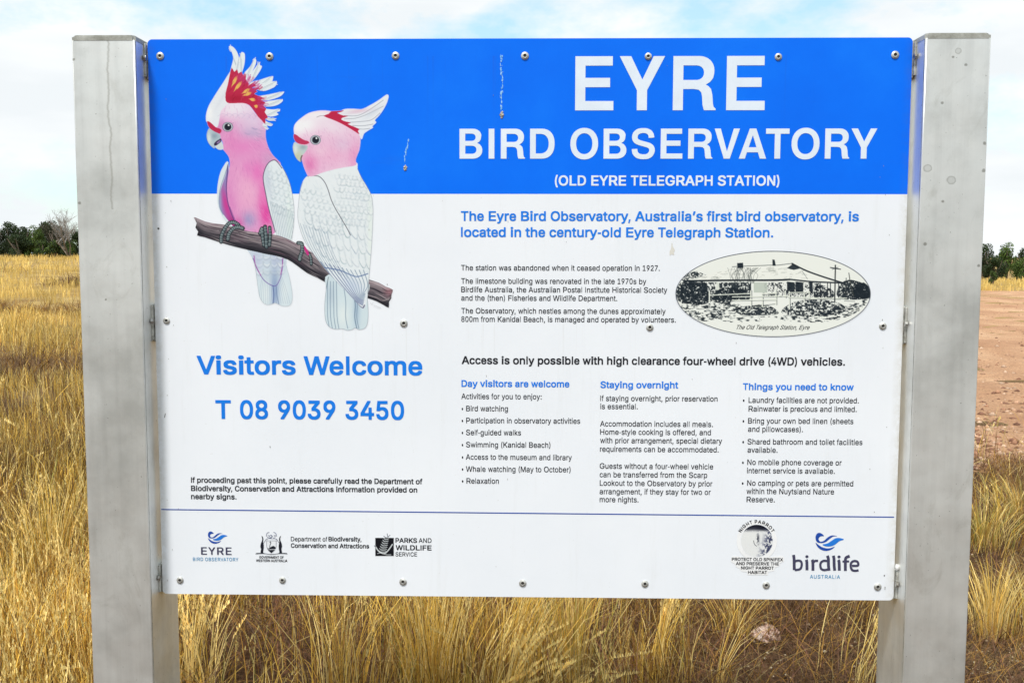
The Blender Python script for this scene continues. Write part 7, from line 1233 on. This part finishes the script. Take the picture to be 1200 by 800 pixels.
KIND = {'dark': [(crown_mesh(s_, 5200, 3.2, 2.9, DK, .085), trunk_mesh(s_, 3.0, 2.8)) for s_ in (1, 2)], 'light': [(crown_mesh(s_, 4600, 3.0, 2.6, LG, .085), trunk_mesh(s_, 2.8, 2.5)) for s_ in (3, 4)],
        'olive': [(crown_mesh(s_, 3800, 3.2, 2.9, OB, .075), trunk_mesh(s_, 3.0, 2.8)) for s_ in (5, 6)], 'shrub': [(crown_mesh(s_, 2200, 2.0, 1.1, LG+DK, .07, 14), trunk_mesh(s_, 1.6, 1.0)) for s_ in (7, 8)]}
def tree(kind, x, y, sx_, sz_, label, group, name='gum_tree', cat='tree'):
    cm, tm = KIND[kind][rnd.randrange(2)]; z = float(terrain(x, y)); r_ = empty(name, (x, y, z)); r_.rotation_euler = (0, 0, rnd.uniform(0, 6.28)); r_.scale = (sx_, sx_, sz_); tag(r_, label, cat, group)
    obj('crown', cm, None, r_); obj('trunk', tm, None, r_); return r_
def tree_px(kind, px, D, wpx, hpx_, label, group='trees along the far side of the plain', name='gum_tree', cat='tree'):
    hpx = hpx_+(5 if hpx_ > 15 else 7); p = at_depth(px, D); k = D/F; base = {'dark': (3.2, 2.9), 'light': (3.0, 2.6), 'olive': (3.2, 2.9), 'shrub': (2.0, 1.1)}[kind]
    return tree(kind, float(p[0]), float(p[1]), wpx*k/base[0], hpx*k/base[1], label, group, name, cat)
tree_px('dark', -6, 96, 40, 32, 'dark tree cut off by the left edge of the view')
tree_px('dark', 14, 99, 34, 37, 'dark green spreading tree at the far left edge of the plain, tallest there')
tree_px('dark', 30, 96, 38, 33, 'dark tree with an open flat top, second from the left edge')
tree_px('dark', 24, 92, 40, 24, 'low near black bushy tree in front of the two leftmost trees')
tree_px('light', 43, 93, 30, 33, 'bright green round tree in the middle of the left group')
tree_px('olive', 57, 94, 34, 35, 'brownish olive tree with bare twigs right of the bright green one')
tree_px('olive', 70, 93, 34, 31, 'thin grey brown tree just left of the leafless one')
tree_px('dark', 60, 101, 46, 40, 'dark crown rising behind the brownish olive tree')
tree_px('dark', 88, 95, 34, 28, 'dark tree half hidden by the edge of the left post')
for px, l in ((50, 'small bright green bush at the grass edge below the olive tree'), (64, 'low green bush at the grass edge, middle of three'), (82, 'low green bush at the grass edge nearest the left post')): tree_px('shrub', px, 89, 24, 14, l, 'low bushes at the edge of the grass', 'bush', 'bush')
tree_px('dark', 1152, 94, 36, 37, 'dark green tree emerging from behind the right post')
tree_px('light', 1180, 95, 34, 38, 'rounded green tree at the far right edge of the plain')
tree_px('dark', 1168, 91, 34, 24, 'low dark bush between the two trees at the far right')
tree_px('dark', 1206, 94, 40, 35, 'dark tree cut off by the right edge of the view')
tree_px('light', 1198, 90, 26, 22, 'low green bush in front of the trees at the right edge')
tree_px('shrub', 1165, 70, 13, 11, 'small green shrub alone in the straw strip beyond the road', 'low bushes at the edge of the grass', 'bush', 'bush')
for q in range(26):
    px = 118+q*39+rnd.uniform(-9, 9)
    if 1120 < px < 1215: continue
    tree_px(rnd.choice(['dark', 'dark', 'light', 'olive']), px, rnd.uniform(91, 104), rnd.uniform(52, 74), rnd.uniform(26, 40), 'bushy gum tree in the line hidden behind the sign', 'gum trees hidden behind the sign')
for q in range(9):
    for px in (-30-q*42, 1242+q*42): tree_px(rnd.choice(['dark', 'olive', 'light']), px+rnd.uniform(-6, 6), rnd.uniform(91, 100), rnd.uniform(38, 54), rnd.uniform(28, 38), 'bushy gum tree beyond the side edge of the view', 'gum trees beyond the view')
# leafless tree
def bare_tree(px, D, H_):
    p = at_depth(px, D); z = float(terrain(p[0], p[1])); root = empty('bare_tree', (float(p[0]), float(p[1]), z)); tag(root, 'leafless grey tree with fine spreading twigs beside the left post', 'tree')
    g = random.Random(5); TV, TF, BV, BF = [], [], [], []
    def grow(p0, d, L, r_, lev):
        P = [np.array(p0)]; dd = np.array(d, float)
        for s_ in range(4): dd = dd+np.array([g.gauss(0, .18), g.gauss(0, .18), .05]); dd /= np.linalg.norm(dd); P.append(P[-1]+dd*L/4)
        v, f = tube(P, r_, r_*.6, 5 if lev < 2 else 3); V, Fc = (TV, TF) if lev < 1 else (BV, BF); b = len(V); V += v; Fc += [tuple(b+i for i in t) for t in f]
        if lev < 5:
            for _ in range(3 if lev < 4 else 2):
                t_ = g.choice([2, 3, 4]); nd = dd+np.array([g.gauss(0, .65), g.gauss(0, .65), g.uniform(-.15, .4)]); nd /= np.linalg.norm(nd); grow(P[t_], nd, L*g.uniform(.6, .8), r_*.58, lev+1)
    grow((0, 0, -.1), (.15, 0, 1), H_*.34, .10, 0); grow((.05, 0, 0), (-.4, .1, 1), H_*.32, .08, 0); grow((.05, 0, 0), (.5, -.1, .9), H_*.3, .08, 0)
    a = NT('grey_twigs', .9); a.color(a.ramp(a.noise(5), (.3, (.20, .18, .17)), (.7, (.32, .30, .29))))
    obj('trunk', mesh_from('trunk', TV, TF, True), M_BARK, root); obj('branches', mesh_from('branches', BV, BF), a.m, root)
bare_tree(80, 88, 5.4)
